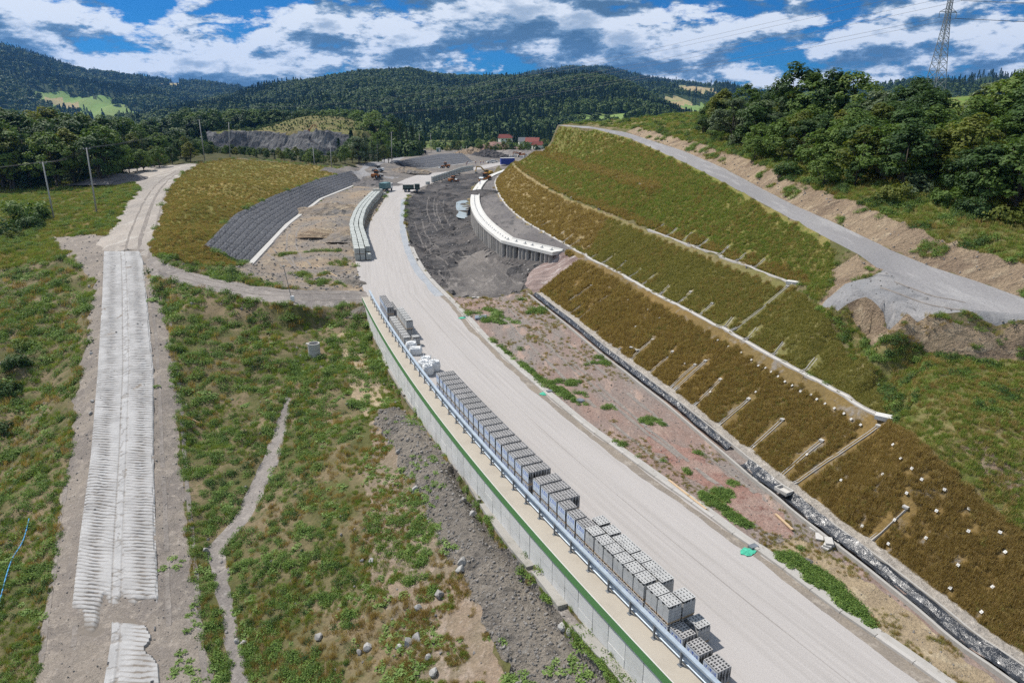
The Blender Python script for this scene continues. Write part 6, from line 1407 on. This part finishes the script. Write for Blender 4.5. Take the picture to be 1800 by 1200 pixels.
def pylon(base, top_z):
    e = empty('lattice_pylon', base, R(20)); tag(e, 'tall steel lattice pylon on the pasture hill', 'pylon'); H = top_z; w0, w1 = 3.3, 0.75
    def half(z): return w0 + (w1 - w0) * min(1, z / (H * 0.62)) ** 0.85 if z < H * 0.62 else w1 - 0.25 * (z - H * .62) / (H * .38)
    zs = [0]; 
    while zs[-1] < H - 0.9: zs.append(min(H, zs[-1] + max(1.3, half(zs[-1]) * 1.35)))
    cor = lambda z: [Vector((sx * half(z), sy * half(z), z)) for sx, sy in ((-1, -1), (1, -1), (1, 1), (-1, 1))]
    for i in range(4):
        mb = MB()
        for a, b in zip(zs[:-1], zs[1:]): mb.bar(cor(a)[i], cor(b)[i], 0.20)
        mb.build('leg', M_dsteel, e)
    br = MB()
    for a, b in zip(zs[:-1], zs[1:]):
        for i in range(4): j = (i + 1) % 4; br.bar(cor(a)[i], cor(b)[j], 0.11); br.bar(cor(a)[j], cor(b)[i], 0.11); br.bar(cor(b)[i], cor(b)[j], 0.09)
    br.build('bracing', M_dsteel, e); pts = []
    for z, L in ((H * 0.66, 4.6), (H * 0.79, 6.0), (H * 0.92, 4.9)):
        for sx in (-1, 1):
            mb = MB(); tip = Vector((sx * L, 0, z)); 
            for sy in (-1, 1): mb.bar((sx * half(z), sy * half(z), z), tip, 0.13); mb.bar((sx * half(z), sy * half(z), z + 1.5), tip, 0.12)
            mb.build('crossarm', M_dsteel, e); MB().bar(tip, tip + Vector((0, 0, -2.2)), 0.16).build('insulator_string', M_dsteel, e); pts.append(tip + Vector((0, 0, -2.2)))
    MB().bar((-1.8, 0, H), (1.8, 0, H), 0.14).build('earth_peak', M_dsteel, e)
    M = Matrix.Translation(base) @ Matrix.Rotation(R(20), 4, 'Z'); return [M @ q for q in pts]
pb = at_y(1642, 160, 300); zg = gzat(pb.x, pb.y, 34)
pts = pylon(Vector((pb.x, pb.y, zg - 0.3)), 47 + (pb.z - zg))
for i, q in enumerate(pts):
    wire(q, q + Vector((-520, 640, -38)), 14, 'power line wire running from the lattice pylon over the far hills', 0.05, 'pylon wires'); wire(q, q + Vector((420, -40, 6)), 8, 'power line wire running from the lattice pylon away over the pasture', 0.05, 'pylon wires')

# ------------------------------------------------------------------ vehicles and machines
def wheels(e, xs, ys, r_, w):
    for x in xs:
        for y in ys:
            o = MB().cone((x, y - w / 2, r_), (x, y + w / 2, r_), r_, r_, 14).build('wheel', M_black, e); MB().cone((x, y - w / 2 - .01, r_), (x, y + w / 2 + .01, r_), r_ * .5, r_ * .5, 10).build('rim', M_steel, o)
def car(p, rz, label, mat=None):
    e = empty('car', p, rz); tag(e, label, 'car'); prof = [(-2.1, 0.35), (2.1, 0.35), (2.15, 0.75), (1.2, 0.92), (-1.9, 0.98), (-2.15, 0.8)]
    def ext(name, pr, w, mt): n = len(pr); MB().add([(x, -w, z) for x, z in pr] + [(x, w, z) for x, z in pr], [tuple(range(n)), tuple(range(2 * n - 1, n - 1, -1))] + [(k, k + n, (k + 1) % n + n, (k + 1) % n) for k in range(n)]).build(name, mt, e)
    ext('body', prof, 0.88, mat or M_white); ext('roof', [(0.45, 1.40), (0.55, 1.46), (-1.45, 1.48), (-1.5, 1.42)], 0.70, mat or M_white); ext('windows', [(1.15, 0.93), (0.47, 1.40), (-1.48, 1.42), (-1.85, 0.985)], 0.74, M_glass)
    wheels(e, (-1.3, 1.35), (-0.80, 0.80), 0.33, 0.22)
    for y in (-0.6, 0.6): MB().box((2.13, y, 0.66), (0.06, 0.3, 0.14)).build('headlight', M_glass, e)
def truck(p, rz, label, cab, bodym, kind='tipper', L=6.5):
    e = empty('lorry', p, rz); tag(e, label, 'lorry'); MB().box((0, 0, 0.85), (L, 0.9, 0.25)).build('chassis', M_black, e)
    MB().box((L / 2 - 0.9, 0, 1.75), (1.8, 2.3, 1.7)).build('cab', cab, e); MB().box((L / 2 + 0.0, 0, 2.05), (0.06, 2.0, 0.7)).build('windscreen', M_glass, e)
    for y in (-1.16, 1.16): MB().box((L / 2 - 0.75, y, 2.05), (0.9, 0.04, 0.6)).build('side_window', M_glass, e)
    if kind == 'tipper':
        mb = MB(); mb.box((-0.95, 0, 1.15), (L - 2.2, 2.3, 0.12)); mb.box((-0.95, 1.12, 1.75), (L - 2.2, 0.08, 1.1)); mb.box((-0.95, -1.12, 1.75), (L - 2.2, 0.08, 1.1)); mb.box((-L / 2 + 0.15, 0, 1.75), (0.08, 2.16, 1.1)); mb.box((L / 2 - 2.05, 0, 1.85), (0.08, 2.16, 1.3)); mb.build('tipper_body', bodym, e)
    else: MB().box((-0.95, 0, 2.1), (L - 2.2, 2.4, 1.9)).build('box_body', bodym, e)
    wheels(e, (L / 2 - 1.0, -L / 2 + 1.0, -L / 2 + 2.2), (-1.0, 1.0), 0.48, 0.3)
def excavator(p, rz, label, mat, sc=1.0, boom=0.7):
    e = empty('excavator', p, rz); e.scale = (sc,) * 3; tag(e, label, 'excavator')
    for y in (-1.0, 1.0):
        MB().add([(x, y + w, z) for w in (-.28, .28) for x, z in ((-1.9, .25), (-1.5, 0), (1.5, 0), (1.9, .25), (1.9, .55), (1.5, .8), (-1.5, .8), (-1.9, .55))], [tuple(range(8)), tuple(range(15, 7, -1))] + [(k, k + 8, (k + 1) % 8 + 8, (k + 1) % 8) for k in range(8)]).build('track', M_black, e)
    MB().box((-0.3, 0, 1.25), (3.2, 2.3, 0.5)).box((-1.3, 0, 1.8), (1.3, 2.2, 0.7)).build('upper_body', mat, e); MB().box((0.7, 0.7, 2.1), (1.2, 0.9, 1.3)).build('cab', mat, e); MB().box((0.75, 0.7, 2.3), (1.24, 0.94, 0.7)).build('cab_window', M_glass, e)
    a = Vector((0.9, -0.2, 1.6)); b = a + Vector((2.4, 0, 2.6 * boom)); c = b + Vector((1.9, 0, -0.1 + 0.3 * boom)); d = c + Vector((0.5, 0, -2.2)); MB().bar(a, b, .38, .5).bar(b, c, .36, .45).build('boom', mat, e); MB().bar(c, d, .3, .36).build('arm', mat, e)
    MB().add([(d.x + x, y, d.z + z) for y in (-.55, .35) for x, z in ((0.2, 0.1), (-0.7, -0.1), (-0.8, -0.6), (-0.1, -0.8), (0.35, -0.4))], [tuple(range(5)), (9, 8, 7, 6, 5)] + [(k, k + 5, (k + 1) % 5 + 5, (k + 1) % 5) for k in range(5)]).build('bucket', M_dsteel, e)
def loader(p, rz, label, mat):
    e = empty('wheel_loader', p, rz); tag(e, label, 'loader'); MB().box((-1.2, 0, 1.25), (2.4, 1.6, 1.0)).build('engine_cover', mat, e); MB().box((0.9, 0, 1.0), (1.6, 1.2, 0.6)).build('front_frame', mat, e)
    MB().box((0, 0, 2.2), (1.2, 1.3, 1.3)).build('cab_window', M_glass, e); MB().box((0, 0, 2.9), (1.35, 1.45, 0.12)).build('cab_roof', mat, e); MB().bar((0.9, -.5, 1.3), (2.6, -.5, 0.9), .2, .3).bar((0.9, .5, 1.3), (2.6, .5, 0.9), .2, .3).build('lift_arm', mat, e)
    MB().add([(x, y, z) for y in (-1.2, 1.2) for x, z in ((2.5, 0.3), (3.5, 0.25), (2.9, 0.6), (2.7, 1.3), (2.5, 1.2))], [tuple(range(5)), (9, 8, 7, 6, 5)] + [(k, k + 5, (k + 1) % 5 + 5, (k + 1) % 5) for k in range(5)]).build('bucket', M_dsteel, e); wheels(e, (-1.3, 1.2), (-0.85, 0.85), 0.65, 0.5)
def roller(p, rz, label):
    e = empty('road_roller', p, rz); tag(e, label, 'roller'); MB().cone((1.6, -0.95, 0.7), (1.6, 0.95, 0.7), 0.7, 0.7, 18).build('drum', M_dsteel, e); MB().box((1.6, 1.05, 0.8), (1.8, 0.12, 0.3)).box((1.6, -1.05, 0.8), (1.8, 0.12, 0.3)).box((0.65, 0, 0.85), (0.25, 2.2, 0.5)).build('drum_frame', M_orange, e)
    MB().box((-1.2, 0, 1.2), (2.0, 1.7, 0.9)).build('engine_cover', M_orange, e); MB().box((-0.1, 0, 1.9), (1.1, 1.4, 1.2)).build('cab_window', M_glass, e); MB().box((-0.1, 0, 2.55), (1.3, 1.6, 0.12)).build('cab_roof', M_orange, e); wheels(e, (-1.3,), (-0.8, 0.8), 0.65, 0.5)
def gp(px, py): p = hit(px, py); return Vector((p.x, p.y, gzat(p.x, p.y, p.z) + 0.02))
truck(gp(679, 336), R(78), 'white lorry with a blue-green box parked by the block stacks', M_white, M_teal, 'box', 7.0)
truck(gp(723, 337), R(8), 'grey-green dumper parked on the edge of the excavation', M_dgreen, M_dgreen, 'tipper', 6.0)
truck(gp(700, 272), R(20), 'dark tipper lorry on the site road', M_dgreen, M_black, 'tipper', 8.5); car(gp(713, 270), R(60), 'white car behind the dark tipper lorry')
truck(gp(746, 271), R(100), 'dark lorry with a white cab beside the far stone slope', M_white, M_black, 'tipper', 9.0); truck(gp(732, 268), R(30), 'black lorry among the parked machines by the site road', M_black, M_dgreen, 'tipper', 8.0)
loader(gp(666, 302), R(170), 'white-topped wheel loader on the far carriageway', M_white); loader(gp(783, 296), R(200), 'small orange loader beside the far stone slope', M_orange)
roller(gp(797, 319), R(40), 'orange road roller in the churned excavation'); excavator(gp(858, 310), R(200), 'yellow excavator working on the pile wall platform', M_yellow, 1.0, 0.9); roller(gp(853, 318), R(230), 'orange roller in front of the yellow excavator')
car(gp(862, 287), R(15), 'white car with dark windows parked by the gravel heap'); car(gp(869, 286), R(15), 'second white car parked nearer the blue container')
excavator(gp(917, 276), R(160), 'orange excavator among the white blocks beyond the far road', M_orange, 1.1, 0.4); loader(gp(662, 313), R(60), 'small brown loader on the yard below the stone slope', M_orange)
hp = Vector((heap_c.x + 12, heap_c.y + 14, 15.2)); excavator(hp, R(10), 'orange excavator on top of the spoil heap', M_orange, 0.95, 1.3)
e = empty('container', gp(892, 288), R(12)); tag(e, 'dark blue site container at the far end of the carriageway', 'container'); MB().box((0, 0, 1.4), (6.5, 2.6, 2.8)).build('body', M_bluep, e)
for k in range(12): MB().box((-3.0 + 0.545 * k, -1.33, 1.4), (0.2, 0.05, 2.5)).build('rib', M_bluep, e)
MB().box((0, 0, 2.84), (6.6, 2.7, 0.08)).build('roof', M_white, e)
e = empty('container', gp(771, 267), R(12)); tag(e, 'small teal site cabin beside the parked lorries', 'container'); MB().box((0, 0, 1.3), (3.0, 2.4, 2.6)).build('body', M_teal, e); MB().box((0, 0, 2.65), (3.2, 2.6, 0.1)).build('roof', M_white, e); MB().box((0.5, -1.22, 1.2), (0.9, 0.05, 2.0)).build('door', M_white, e)
for k in range(14):
    p = gp(882 + 3.2 * k + random.uniform(-1, 1), 275 + random.uniform(-3, 3)); o = MB().box((0, 0, 0.6), (2.2, 1.0, 1.2)).box((0, 0, 1.25), (1.9, 0.8, 0.1)).build('concrete_element', C_white, loc=p, rot=(0, 0, random.uniform(0, 3))); tag(o, 'white precast concrete element beyond the far road', 'concrete element', 'precast elements beyond the far road')
for k, (px, py) in enumerate([(222,290),(230,288),(240,290)]):
    p = gp(px, py); o = MB().box((0, 0, .5), (2.6, 1.4, 1.0)).box((0, 0, 1.1), (2.2, 1.0, .25)).build('stone_block', C_conc, loc=p, rot=(0, 0, 0.3 * k)); tag(o, 'grey concrete block at the bend of the dirt road under the wood', 'concrete block', 'blocks at the dirt road bend')
# workers, each one continuous skinned figure
def person_mesh(vest):
    J = [(0, 0, 0.95), (0, 0, 1.25), (0, 0, 1.45), (0, 0, 1.56), (0, 0, 1.72), (0.09, 0, 0.9), (0.11, 0.02, 0.5), (0.12, 0, 0.08), (0.12, 0.12, 0.03), (-0.09, 0, 0.9), (-0.11, 0.05, 0.5), (-0.12, -0.05, 0.08), (-0.12, 0.08, 0.03), (0.2, 0, 1.42), (0.27, 0.02, 1.15), (0.27, 0.15, 0.92), (-0.2, 0, 1.42), (-0.27, 0.02, 1.15), (-0.26, 0.1, 0.9)]
    E = [(0, 1), (1, 2), (2, 3), (3, 4), (0, 5), (5, 6), (6, 7), (7, 8), (0, 9), (9, 10), (10, 11), (11, 12), (2, 13), (13, 14), (14, 15), (2, 16), (16, 17), (17, 18)]
    rad = [.15, .15, .15, .06, .10, .10, .075, .055, .045, .10, .075, .055, .045, .07, .05, .035, .07, .05, .035]
    me = bpy.data.meshes.new('person'); me.from_pydata(J, E, []); o = bpy.data.objects.new('person', me); COL.objects.link(o); mo = o.modifiers.new('skin', 'SKIN')
    for i, s_ in enumerate(me.skin_vertices[0].data): s_.radius = (rad[i], rad[i] * 0.8); s_.use_root = (i == 0)
    o.modifiers.new('sub', 'SUBSURF').levels = 1; dg = bpy.context.evaluated_depsgraph_get(); m2 = bpy.data.meshes.new_from_object(o.evaluated_get(dg)); bpy.data.objects.remove(o)
    for mt in (M_bluep, vest, plain('skin_tone', (0.45, 0.28, 0.2), 0.6)): m2.materials.append(mt)
    for p in m2.polygons: z = p.center.z; p.material_index = 1 if 0.95 < z < 1.52 and abs(p.center.x) < 0.33 else (2 if z > 1.52 else 0)
    m2.name = 'person'; return m2
PMESH = person_mesh(M_orange); HM = MB().cone((0, 0, 1.74), (0, 0, 1.86), 0.125, 0.06, 12).cone((0, 0, 1.73), (0, 0, 1.75), 0.15, 0.14, 12).mesh('helmet', M_white)
for k, (px, py, lb) in enumerate([(820,291,'worker in an orange vest by the foot of the far stone slope'),(822,289,'second worker in an orange vest by the far stone slope'),(836,289.5,'worker in an orange vest walking on the far carriageway'),(845,288,'worker in an orange vest near the parked white cars'),(850,287.5,'worker in an orange vest next to the white cars'),(834,322,'worker in an orange vest on the capping beam')]):
    p = gp(px, py)
    if k == 5: c = min(CF, key=lambda f: abs(proj(f[0])[1] - 324) + abs(proj(f[0])[0] - 834)); p = c[0] + Vector((c[1].x * 1.0, c[1].y * 1.0, 0.02))
    o = link('person', PMESH, None, p, (0, 0, k * 1.3)); tag(o, lb, 'person', 'workers on the site'); link('helmet', HM, o)

# ------------------------------------------------------------------ village
def house(px, py, Y, w, d, h, rz, roof, label):
    p = at_y(px, py, Y); e = empty('house', (p.x, Y, -2.4), rz); tag(e, label, 'house', 'village houses'); MB().box((0, 0, h / 2), (w, d, h)).build('wall', M_wallw, e); g = d * 0.42
    rf = MB().add([(-w / 2 - .4, -d / 2 - .5, h - .2), (w / 2 + .4, -d / 2 - .5, h - .2), (w / 2 + .4, d / 2 + .5, h - .2), (-w / 2 - .4, d / 2 + .5, h - .2), (-w / 2 - .4, 0, h + g), (w / 2 + .4, 0, h + g)], [(0, 1, 5, 4), (2, 3, 4, 5), (1, 2, 5), (3, 0, 4), (3, 2, 1, 0)]).build('roof', roof, e)
    MB().box((w * .2, 0.3, h + g), (0.7, 0.7, 1.6)).build('chimney', M_roofg, rf)
    for k in range(3):
        for z in (1.6, 4.2):
            if z < h - 0.8: f = MB().box((-w / 3 + w / 3 * k, -d / 2 - 0.02, z), (1.3, 0.08, 1.5)).build('window', M_glass, e); MB().box((-w / 3 + w / 3 * k, -d / 2 - 0.05, z - 0.85), (1.5, 0.16, 0.1)).build('sill', M_white, f)
    for z in (1.6, 4.2):
        if z < h - 0.8: MB().box((-w / 2 - 0.02, 0, z), (0.08, 1.3, 1.5)).build('window', M_glass, e)
for i, a in enumerate([(888,246,760,13,9,6,0.3,M_roof,'white village house with red roof among the trees'),(936,252,640,12,9,6,-0.2,M_roof,'white house with red roof just beyond the cut slope'),(926,250,700,16,9,4.5,0.1,M_roofg,'long white house with grey roof beside the red-roofed one'),(945,256,610,8,7,4.5,0.4,M_roof,'small red-roofed shed below the cut slope edge'),
                       (868,243,900,12,9,6,0.9,M_roofg,'pale house with grey roof in front of the green meadow'),(836,243,930,12,9,6,0.2,M_roofg,'white gabled house at the meadow under the hill'),(818,242,900,11,8,5.5,-0.5,M_roofg,'grey-roofed house at the left end of the village'),(905,252,800,10,8,5,0.6,M_roofg,'small pale house between the village trees'),(880,249,840,9,8,5,1.2,M_roof,'small red-roofed house behind the village trees'),
                       (1205,190,1250,14,10,6,0.3,M_roofg,'lone farmhouse on the hill field beyond the haul road'),(1222,188,1300,16,9,6,0.1,M_roof,'red-roofed barn on the hill field')]):
    house(*a) if i < 9 else None
# ------------------------------------------------------------------ ground growth: grass tufts, weeds, broad leaves
def blades(seed, n, h, spread, w, mat, bend=0.5):
    rng = np.random.default_rng(seed); V, F = [], []
    a = rng.uniform(0, 6.283, n); r = spread * np.sqrt(rng.random(n)); bx, by = np.cos(a) * r, np.sin(a) * r; hh = h * rng.uniform(0.55, 1.15, n); d = rng.uniform(0, 6.283, n); t = rng.uniform(0.1, 1.0, n) * bend * hh
    for i in range(n):
        px_, py_ = math.cos(d[i] + 1.57) * w, math.sin(d[i] + 1.57) * w; mx, my = bx[i] + math.cos(d[i]) * t[i] * 0.35, by[i] + math.sin(d[i]) * t[i] * 0.35; ex, ey = bx[i] + math.cos(d[i]) * t[i], by[i] + math.sin(d[i]) * t[i]; k = len(V)
        V += [(bx[i] - px_, by[i] - py_, -0.03), (bx[i] + px_, by[i] + py_, -0.03), (mx + px_ * .8, my + py_ * .8, hh[i] * .6), (mx - px_ * .8, my - py_ * .8, hh[i] * .6), (ex, ey, hh[i])]; F += [(k, k + 1, k + 2, k + 3), (k + 3, k + 2, k + 4, k + 4)]
    me = bpy.data.meshes.new('tuft'); me.from_pydata(V, [], [f if f[2] != f[3] else f[:3] for f in F]); me.materials.append(mat)
    at = me.attributes.new('rnd', 'FLOAT', 'FACE'); at.data.foreach_set('value', np.repeat(rng.random(n), 2).astype(np.float32)); return me
def weedm(seed, n, h, r_, leaf, mat, up=0.5):
    rng = np.random.default_rng(seed); d = unit(rng, n); d[:, 2] = np.abs(d[:, 2]); C = d * (rng.random(n) ** 0.45)[:, None] * np.array([r_, r_, h]); C[:, 2] += 0.02
    V, F = leaves(C, d * 0.6 + np.array([0, 0, up]) + rng.normal(size=(n, 3)) * 0.35, leaf, rng, 0.3, 0.65); return leaf_mesh('weed', V, F, mat, rng)
T_gold = [proto('tuft', blades(100 + i, 46, 0.50, 0.34, 0.013, L_gold, 0.7)) for i in range(3)]
T_olive = [proto('tuft', blades(110 + i, 46, 0.34, 0.36, 0.013, L_olive, 0.7)) for i in range(3)]
T_green = [proto('tuft', blades(120 + i, 46, 0.38, 0.34, 0.014, L_green, 0.6)) for i in range(3)]
W_weed = [proto('weed', weedm(130 + i, 130, 0.42, 0.58, 0.062, L_weed)) for i in range(3)]
W_dark = [proto('weed', weedm(140 + i, 130, 0.62, 0.66, 0.075, L_dec[1])) for i in range(2)]
W_broad = [proto('weed', weedm(150 + i, 46, 0.16, 0.50, 0.10, L_weedl, 1.6)) for i in range(3)]
CELL = 0.45
def cells(pts, r):
    A = np.array([(p[0], p[1]) for p in pts]); out = []
    for dx in np.arange(-r, r + 0.01, CELL * 0.8):
        for dy in np.arange(-r, r + 0.01, CELL * 0.8): out.append(np.floor((A + [dx, dy]) / CELL).astype(np.int64))
    K_ = np.vstack(out); return K_[:, 0] * 1000003 + K_[:, 1]
AV = [cells(resample(BERM1, 0.4), 0.45), cells(resample(offset_line(BERM1, 0.4), 0.4), 0.3), cells(resample(BERM2, 0.4), 0.4), cells(resample([p for p in KERB if p.length < 140], 0.4), 0.5)]
for lst in DR.values():
    for x0, y0, x1, y1 in lst: AV.append(cells(resample([ghit(x0, y0), ghit(x1, y1)], 0.3), 0.24))
AV.append(cells([ghit(*q) for q in AP], 0.03))
for hl in (HR_L, HR_R): AV.append(cells(resample(hl, 0.4), 0.2))
AVOID = np.unique(np.concatenate(AV))
def free(P):
    K_ = np.floor(P[:, :2] / CELL).astype(np.int64); return ~np.isin(K_[:, 0] * 1000003 + K_[:, 1], AVOID)
def grow(name, zones, count, protos, s0, s1, label, seed, mask=None, zs=None):
    P, Q, rng = zone_points(zones, count, seed, mask); k_ = free(P); P = P[k_]; Q = Q[k_]; D = np.hypot(P[:, 0], P[:, 1]); s_ = rng.uniform(s0, s1, len(P)) * np.clip(D / 60, 0.85, 1.9)
    scatter(name, P, protos, s_, label=label, rot=rng.uniform(-.18, .18, (len(P), 2)), zs=zs)
def N2(P, w, seed, o=4): return fbm(P[:, 0] / w, P[:, 1] / w, o, seed, 0.55)
def poly_mask(Q, polys):
    m = np.zeros(len(Q), bool)
    for p in polys: m |= inside(Q, np.array(p, float))
    return m
DRY = [[(640,640),(720,720),(800,900),(900,1100),(960,1260),(600,1260),(640,1050),(560,850),(560,700)]]
def near_wall(P):   # keep growth off the coping, the ledge and the ramp slab
    L = np.array([(p.x, p.y) for p in RAIL[::4]]); d = np.full(len(P), 9.0)
    for i in range(0, len(P), 4000): d[i:i + 4000] = np.sqrt(((P[i:i + 4000, None, :2] - L[None]) ** 2).sum(2)).min(1)
    return d
def left_ok(P):   # the valley side of the wall only
    return np.where(P[:, 1] < 97, P[:, 0] < np.polyval(_pc, np.clip(P[:, 1], 13, 96.5)) - 0.9, P[:, 0] < -26)
def m_weed(P, Q, rng):
    n = N2(P, 5.0, 201) + 0.5 * N2(P, 1.6, 202); dry = poly_mask(Q, DRY); return ((n > np.where(dry, 0.12, -0.28)) & (near_wall(P) > 1.3)) & left_ok(P)
def m_dark(P, Q, rng): n = N2(P, 6.0, 211) + 0.4 * N2(P, 1.5, 212); return ((n > np.where(poly_mask(Q, DRY), 0.42, 0.10)) & (near_wall(P) > 2.5)) & left_ok(P)
def m_gold(P, Q, rng): n = N2(P, 4.0, 221) + 0.4 * N2(P, 1.2, 222); return ((n > 0.0) & (near_wall(P) > 1.3)) & left_ok(P)
def m_broad(P, Q, rng): n = N2(P, 3.2, 231) + 0.5 * N2(P, 1.0, 232); return ((n > np.where(poly_mask(Q, DRY), 0.05, 0.22)) & (near_wall(P) > 1.2)) & left_ok(P)
def m_green(P, Q, rng): n = N2(P, 4.5, 241) + 0.4 * N2(P, 1.4, 242); return ((n > np.where(poly_mask(Q, DRY), 0.1, -0.1)) & (near_wall(P) > 1.3)) & left_ok(P)
VAL = ['ground', 'bare_valley_earth', 'dry_slope']
grow('valley_weeds', VAL, 20000, W_weed, 0.45, 1.15, 'leafy green weeds covering the valley between ramp and wall', 301, m_weed)
grow('valley_thicket', VAL, 5000, W_dark, 0.4, 0.85, 'dark green herb thicket in the valley', 302, m_dark)
grow('valley_dry_grass', VAL, 17000, T_gold, 0.45, 0.95, 'golden dry grass in the valley', 303, m_gold)
grow('valley_broad_leaves', VAL + ['rubble_heap', 'ramp_shoulder', 'wall_strip'], 15000, W_broad, 0.5, 1.1, 'pale broad-leaved weeds on the valley slope', 304, lambda P, Q, r: m_broad(P, Q, r) & (inside(Q, np.array([(100,440),(262,440),(285,1000),(300,1300),(80,1300)], float)) == False))
grow('dry_slope_growth', ['dry_slope'], 7000, T_gold + T_olive + W_broad[:1], 0.25, 0.6, 'sparse dry grass and seedlings on the bare slope below the rubble', 334, lambda P, Q, r: (N2(P, 2.5, 292) + 0.5 * N2(P, 0.8, 293)) > -0.05)
grow('valley_grass', VAL, 46000, T_green, 0.4, 0.85, 'green grass in the valley', 305, m_green)
grow('meadow_grass', ['meadow'], 14000, T_olive + T_green, 0.45, 0.9, 'olive meadow grass by the pole line', 306)
grow('meadow_weeds', ['meadow'], 3000, W_weed, 0.5, 1.0, 'green weeds in the meadow', 307, lambda P, Q, r: N2(P, 9, 251) > 0.05)
grow('mound_grass', ['grass_mound'], 17000, T_olive + T_gold[:1], 0.3, 0.55, 'olive and gold grass on the mound', 308)
grow('lower_slope_grass', ['lower_slope'], 40000, T_gold, 0.28, 0.68, 'tall brown grass on the lower cut slope', 309, lambda P, Q, r: ((N2(P, 3.2, 261) + 0.5 * N2(P, 1.1, 262)) > -0.35) | (r.random(len(P)) < 0.25))
grow('lower_slope_green', ['lower_slope'], 14000, T_olive, 0.3, 0.62, 'olive grass between the brown tufts on the lower cut slope', 310, lambda P, Q, r: N2(P, 4, 263) > -0.05)
grow('middle_slope_grass', ['middle_slope'], 34000, T_olive, 0.3, 0.62, 'olive grass on the middle cut slope', 311, lambda P, Q, r: N2(P, 2.0, 264) > -0.6)
grow('middle_slope_dry_grass', ['middle_slope', 'upper_slope'], 9000, T_gold, 0.3, 0.6, 'dry grass on the upper cut slope', 312, lambda P, Q, r: (N2(P, 7, 265) + 0.0025 * (P[:, 1] - 80)) > 0.0)
grow('upper_slope_grass', ['upper_slope'], 30000, T_green + T_olive, 0.3, 0.62, 'green grass on the top of the cut slope', 313)
grow('dry_slope_grass', ['dry_middle_slope'], 12000, T_gold, 0.3, 0.6, 'pale dry grass on the slope above the pile wall platform', 330)
BG = np.unique(np.concatenate([cells(resample(offset_line(l, 0.6), 0.4), 1.0) for l in (BERM2, BERM3)]))
grow('berm_dry_grass', ['upper_slope', 'middle_slope'], 60000, T_gold, 0.3, 0.6, 'strip of dry grass along the berms', 331, lambda P, Q, r: np.isin(np.floor(P[:, 0] / CELL).astype(np.int64) * 1000003 + np.floor(P[:, 1] / CELL).astype(np.int64), BG))
HS = ['hillside', 'hillside_wood', 'bare_hillside']
grow('hillside_grass', HS, 40000, T_green + T_olive, 0.35, 0.8, 'mixed grass on the hillside', 314, lambda P, Q, r: N2(P, 4, 266) > -0.5)
grow('hillside_weeds', HS, 16000, W_weed + W_dark, 0.4, 0.9, 'green weeds on the hillside and the banks', 315, lambda P, Q, r: (N2(P, 5, 267) + 0.4 * N2(P, 1.5, 268)) > 0.08)
grow('hillside_dry_grass', HS + ['earth_bank'], 7000, T_gold, 0.35, 0.8, 'dry grass patches on the hillside', 316, lambda P, Q, r: N2(P, 6, 269) > 0.12)
MEDG = [[(800,540),(850,585),(960,672),(1000,690),(1020,712),(985,695),(940,660),(860,600)],[(1040,755),(1120,790),(1130,810),(1080,785)],[(1230,860),(1330,930),(1300,920),(1240,885)],[(1345,972),(1400,975),(1480,1030),(1545,1105),(1500,1090),(1400,1010)]]
grow('median_grass', ['median', 'sandy_patch'], 5000, T_olive + T_gold[:1], 0.25, 0.5, 'thin dry grass on the median', 333, lambda P, Q, r: (N2(P, 4, 290) + 0.4 * N2(P, 1.2, 291)) > 0.1)
grow('median_weeds', ['median', 'sandy_patch', 'red_earth_patch'], 30000, W_weed + W_broad, 0.45, 0.9, 'green weeds along the kerb on the median', 317, lambda P, Q, r: (poly_mask(Q, MEDG) & ((N2(P, 1.5, 280) + 0.7 * N2(P, 0.6, 281)) > 0.0)) | ((N2(P, 3, 270) > 0.42) & (r.random(len(P)) < 0.35)))
grow('wall_foot_weeds', ['wall_strip'], 5000, W_broad + T_green + W_weed, 0.4, 0.9, 'weeds growing at the foot of the retaining wall', 318, lambda P, Q, r: (near_wall(P) > 1.15) & (N2(P, 2.2, 271) > 0.12))
grow('edge_grass', ['ground'], 60000, T_green + T_olive + W_weed[:1], 0.35, 0.8, 'grass along the edges of the banks', 332, lambda P, Q, r: (Q[:, 0] > 1380) & (Q[:, 1] < 760))
grow('bank_weeds', ['earth_bank', 'road_bank'], 6000, W_weed + T_olive, 0.3, 0.7, 'sparse weeds on the sandy banks', 320, lambda P, Q, r: (N2(P, 3, 273) + 0.4 * N2(P, 1.0, 274)) > 0.30)
grow('yard_weeds', ['yard', 'far_yard'], 7000, W_weed + T_olive, 0.4, 0.8, 'sparse weeds in the yard', 319, lambda P, Q, r: (N2(P, 6, 272) > 0.28) & (Q[:, 1] > 440))

# ------------------------------------------------------------------ air
def haze(density):
    mb = MB(); mb.box((0, 3900, 330), (15600, 8200, 690 + 50)); me = mb.mesh('haze')
    m = bpy.data.materials.new('haze_air'); m.use_nodes = True; n = m.node_tree.nodes; l = m.node_tree.links; n.clear(); out = n.new('ShaderNodeOutputMaterial'); v = n.new('ShaderNodeVolumePrincipled')
    v.inputs['Color'].default_value = (0.15, 0.42, 0.95, 1); v.inputs['Density'].default_value = density; v.inputs['Anisotropy'].default_value = 0.2; l.new(v.outputs[0], out.inputs['Volume']); me.materials.append(m)
    o = link('haze', me); o['kind'] = 'stuff'; o['label'] = 'thin blue air between the camera and the far hills'; return o

haze(0.00005)
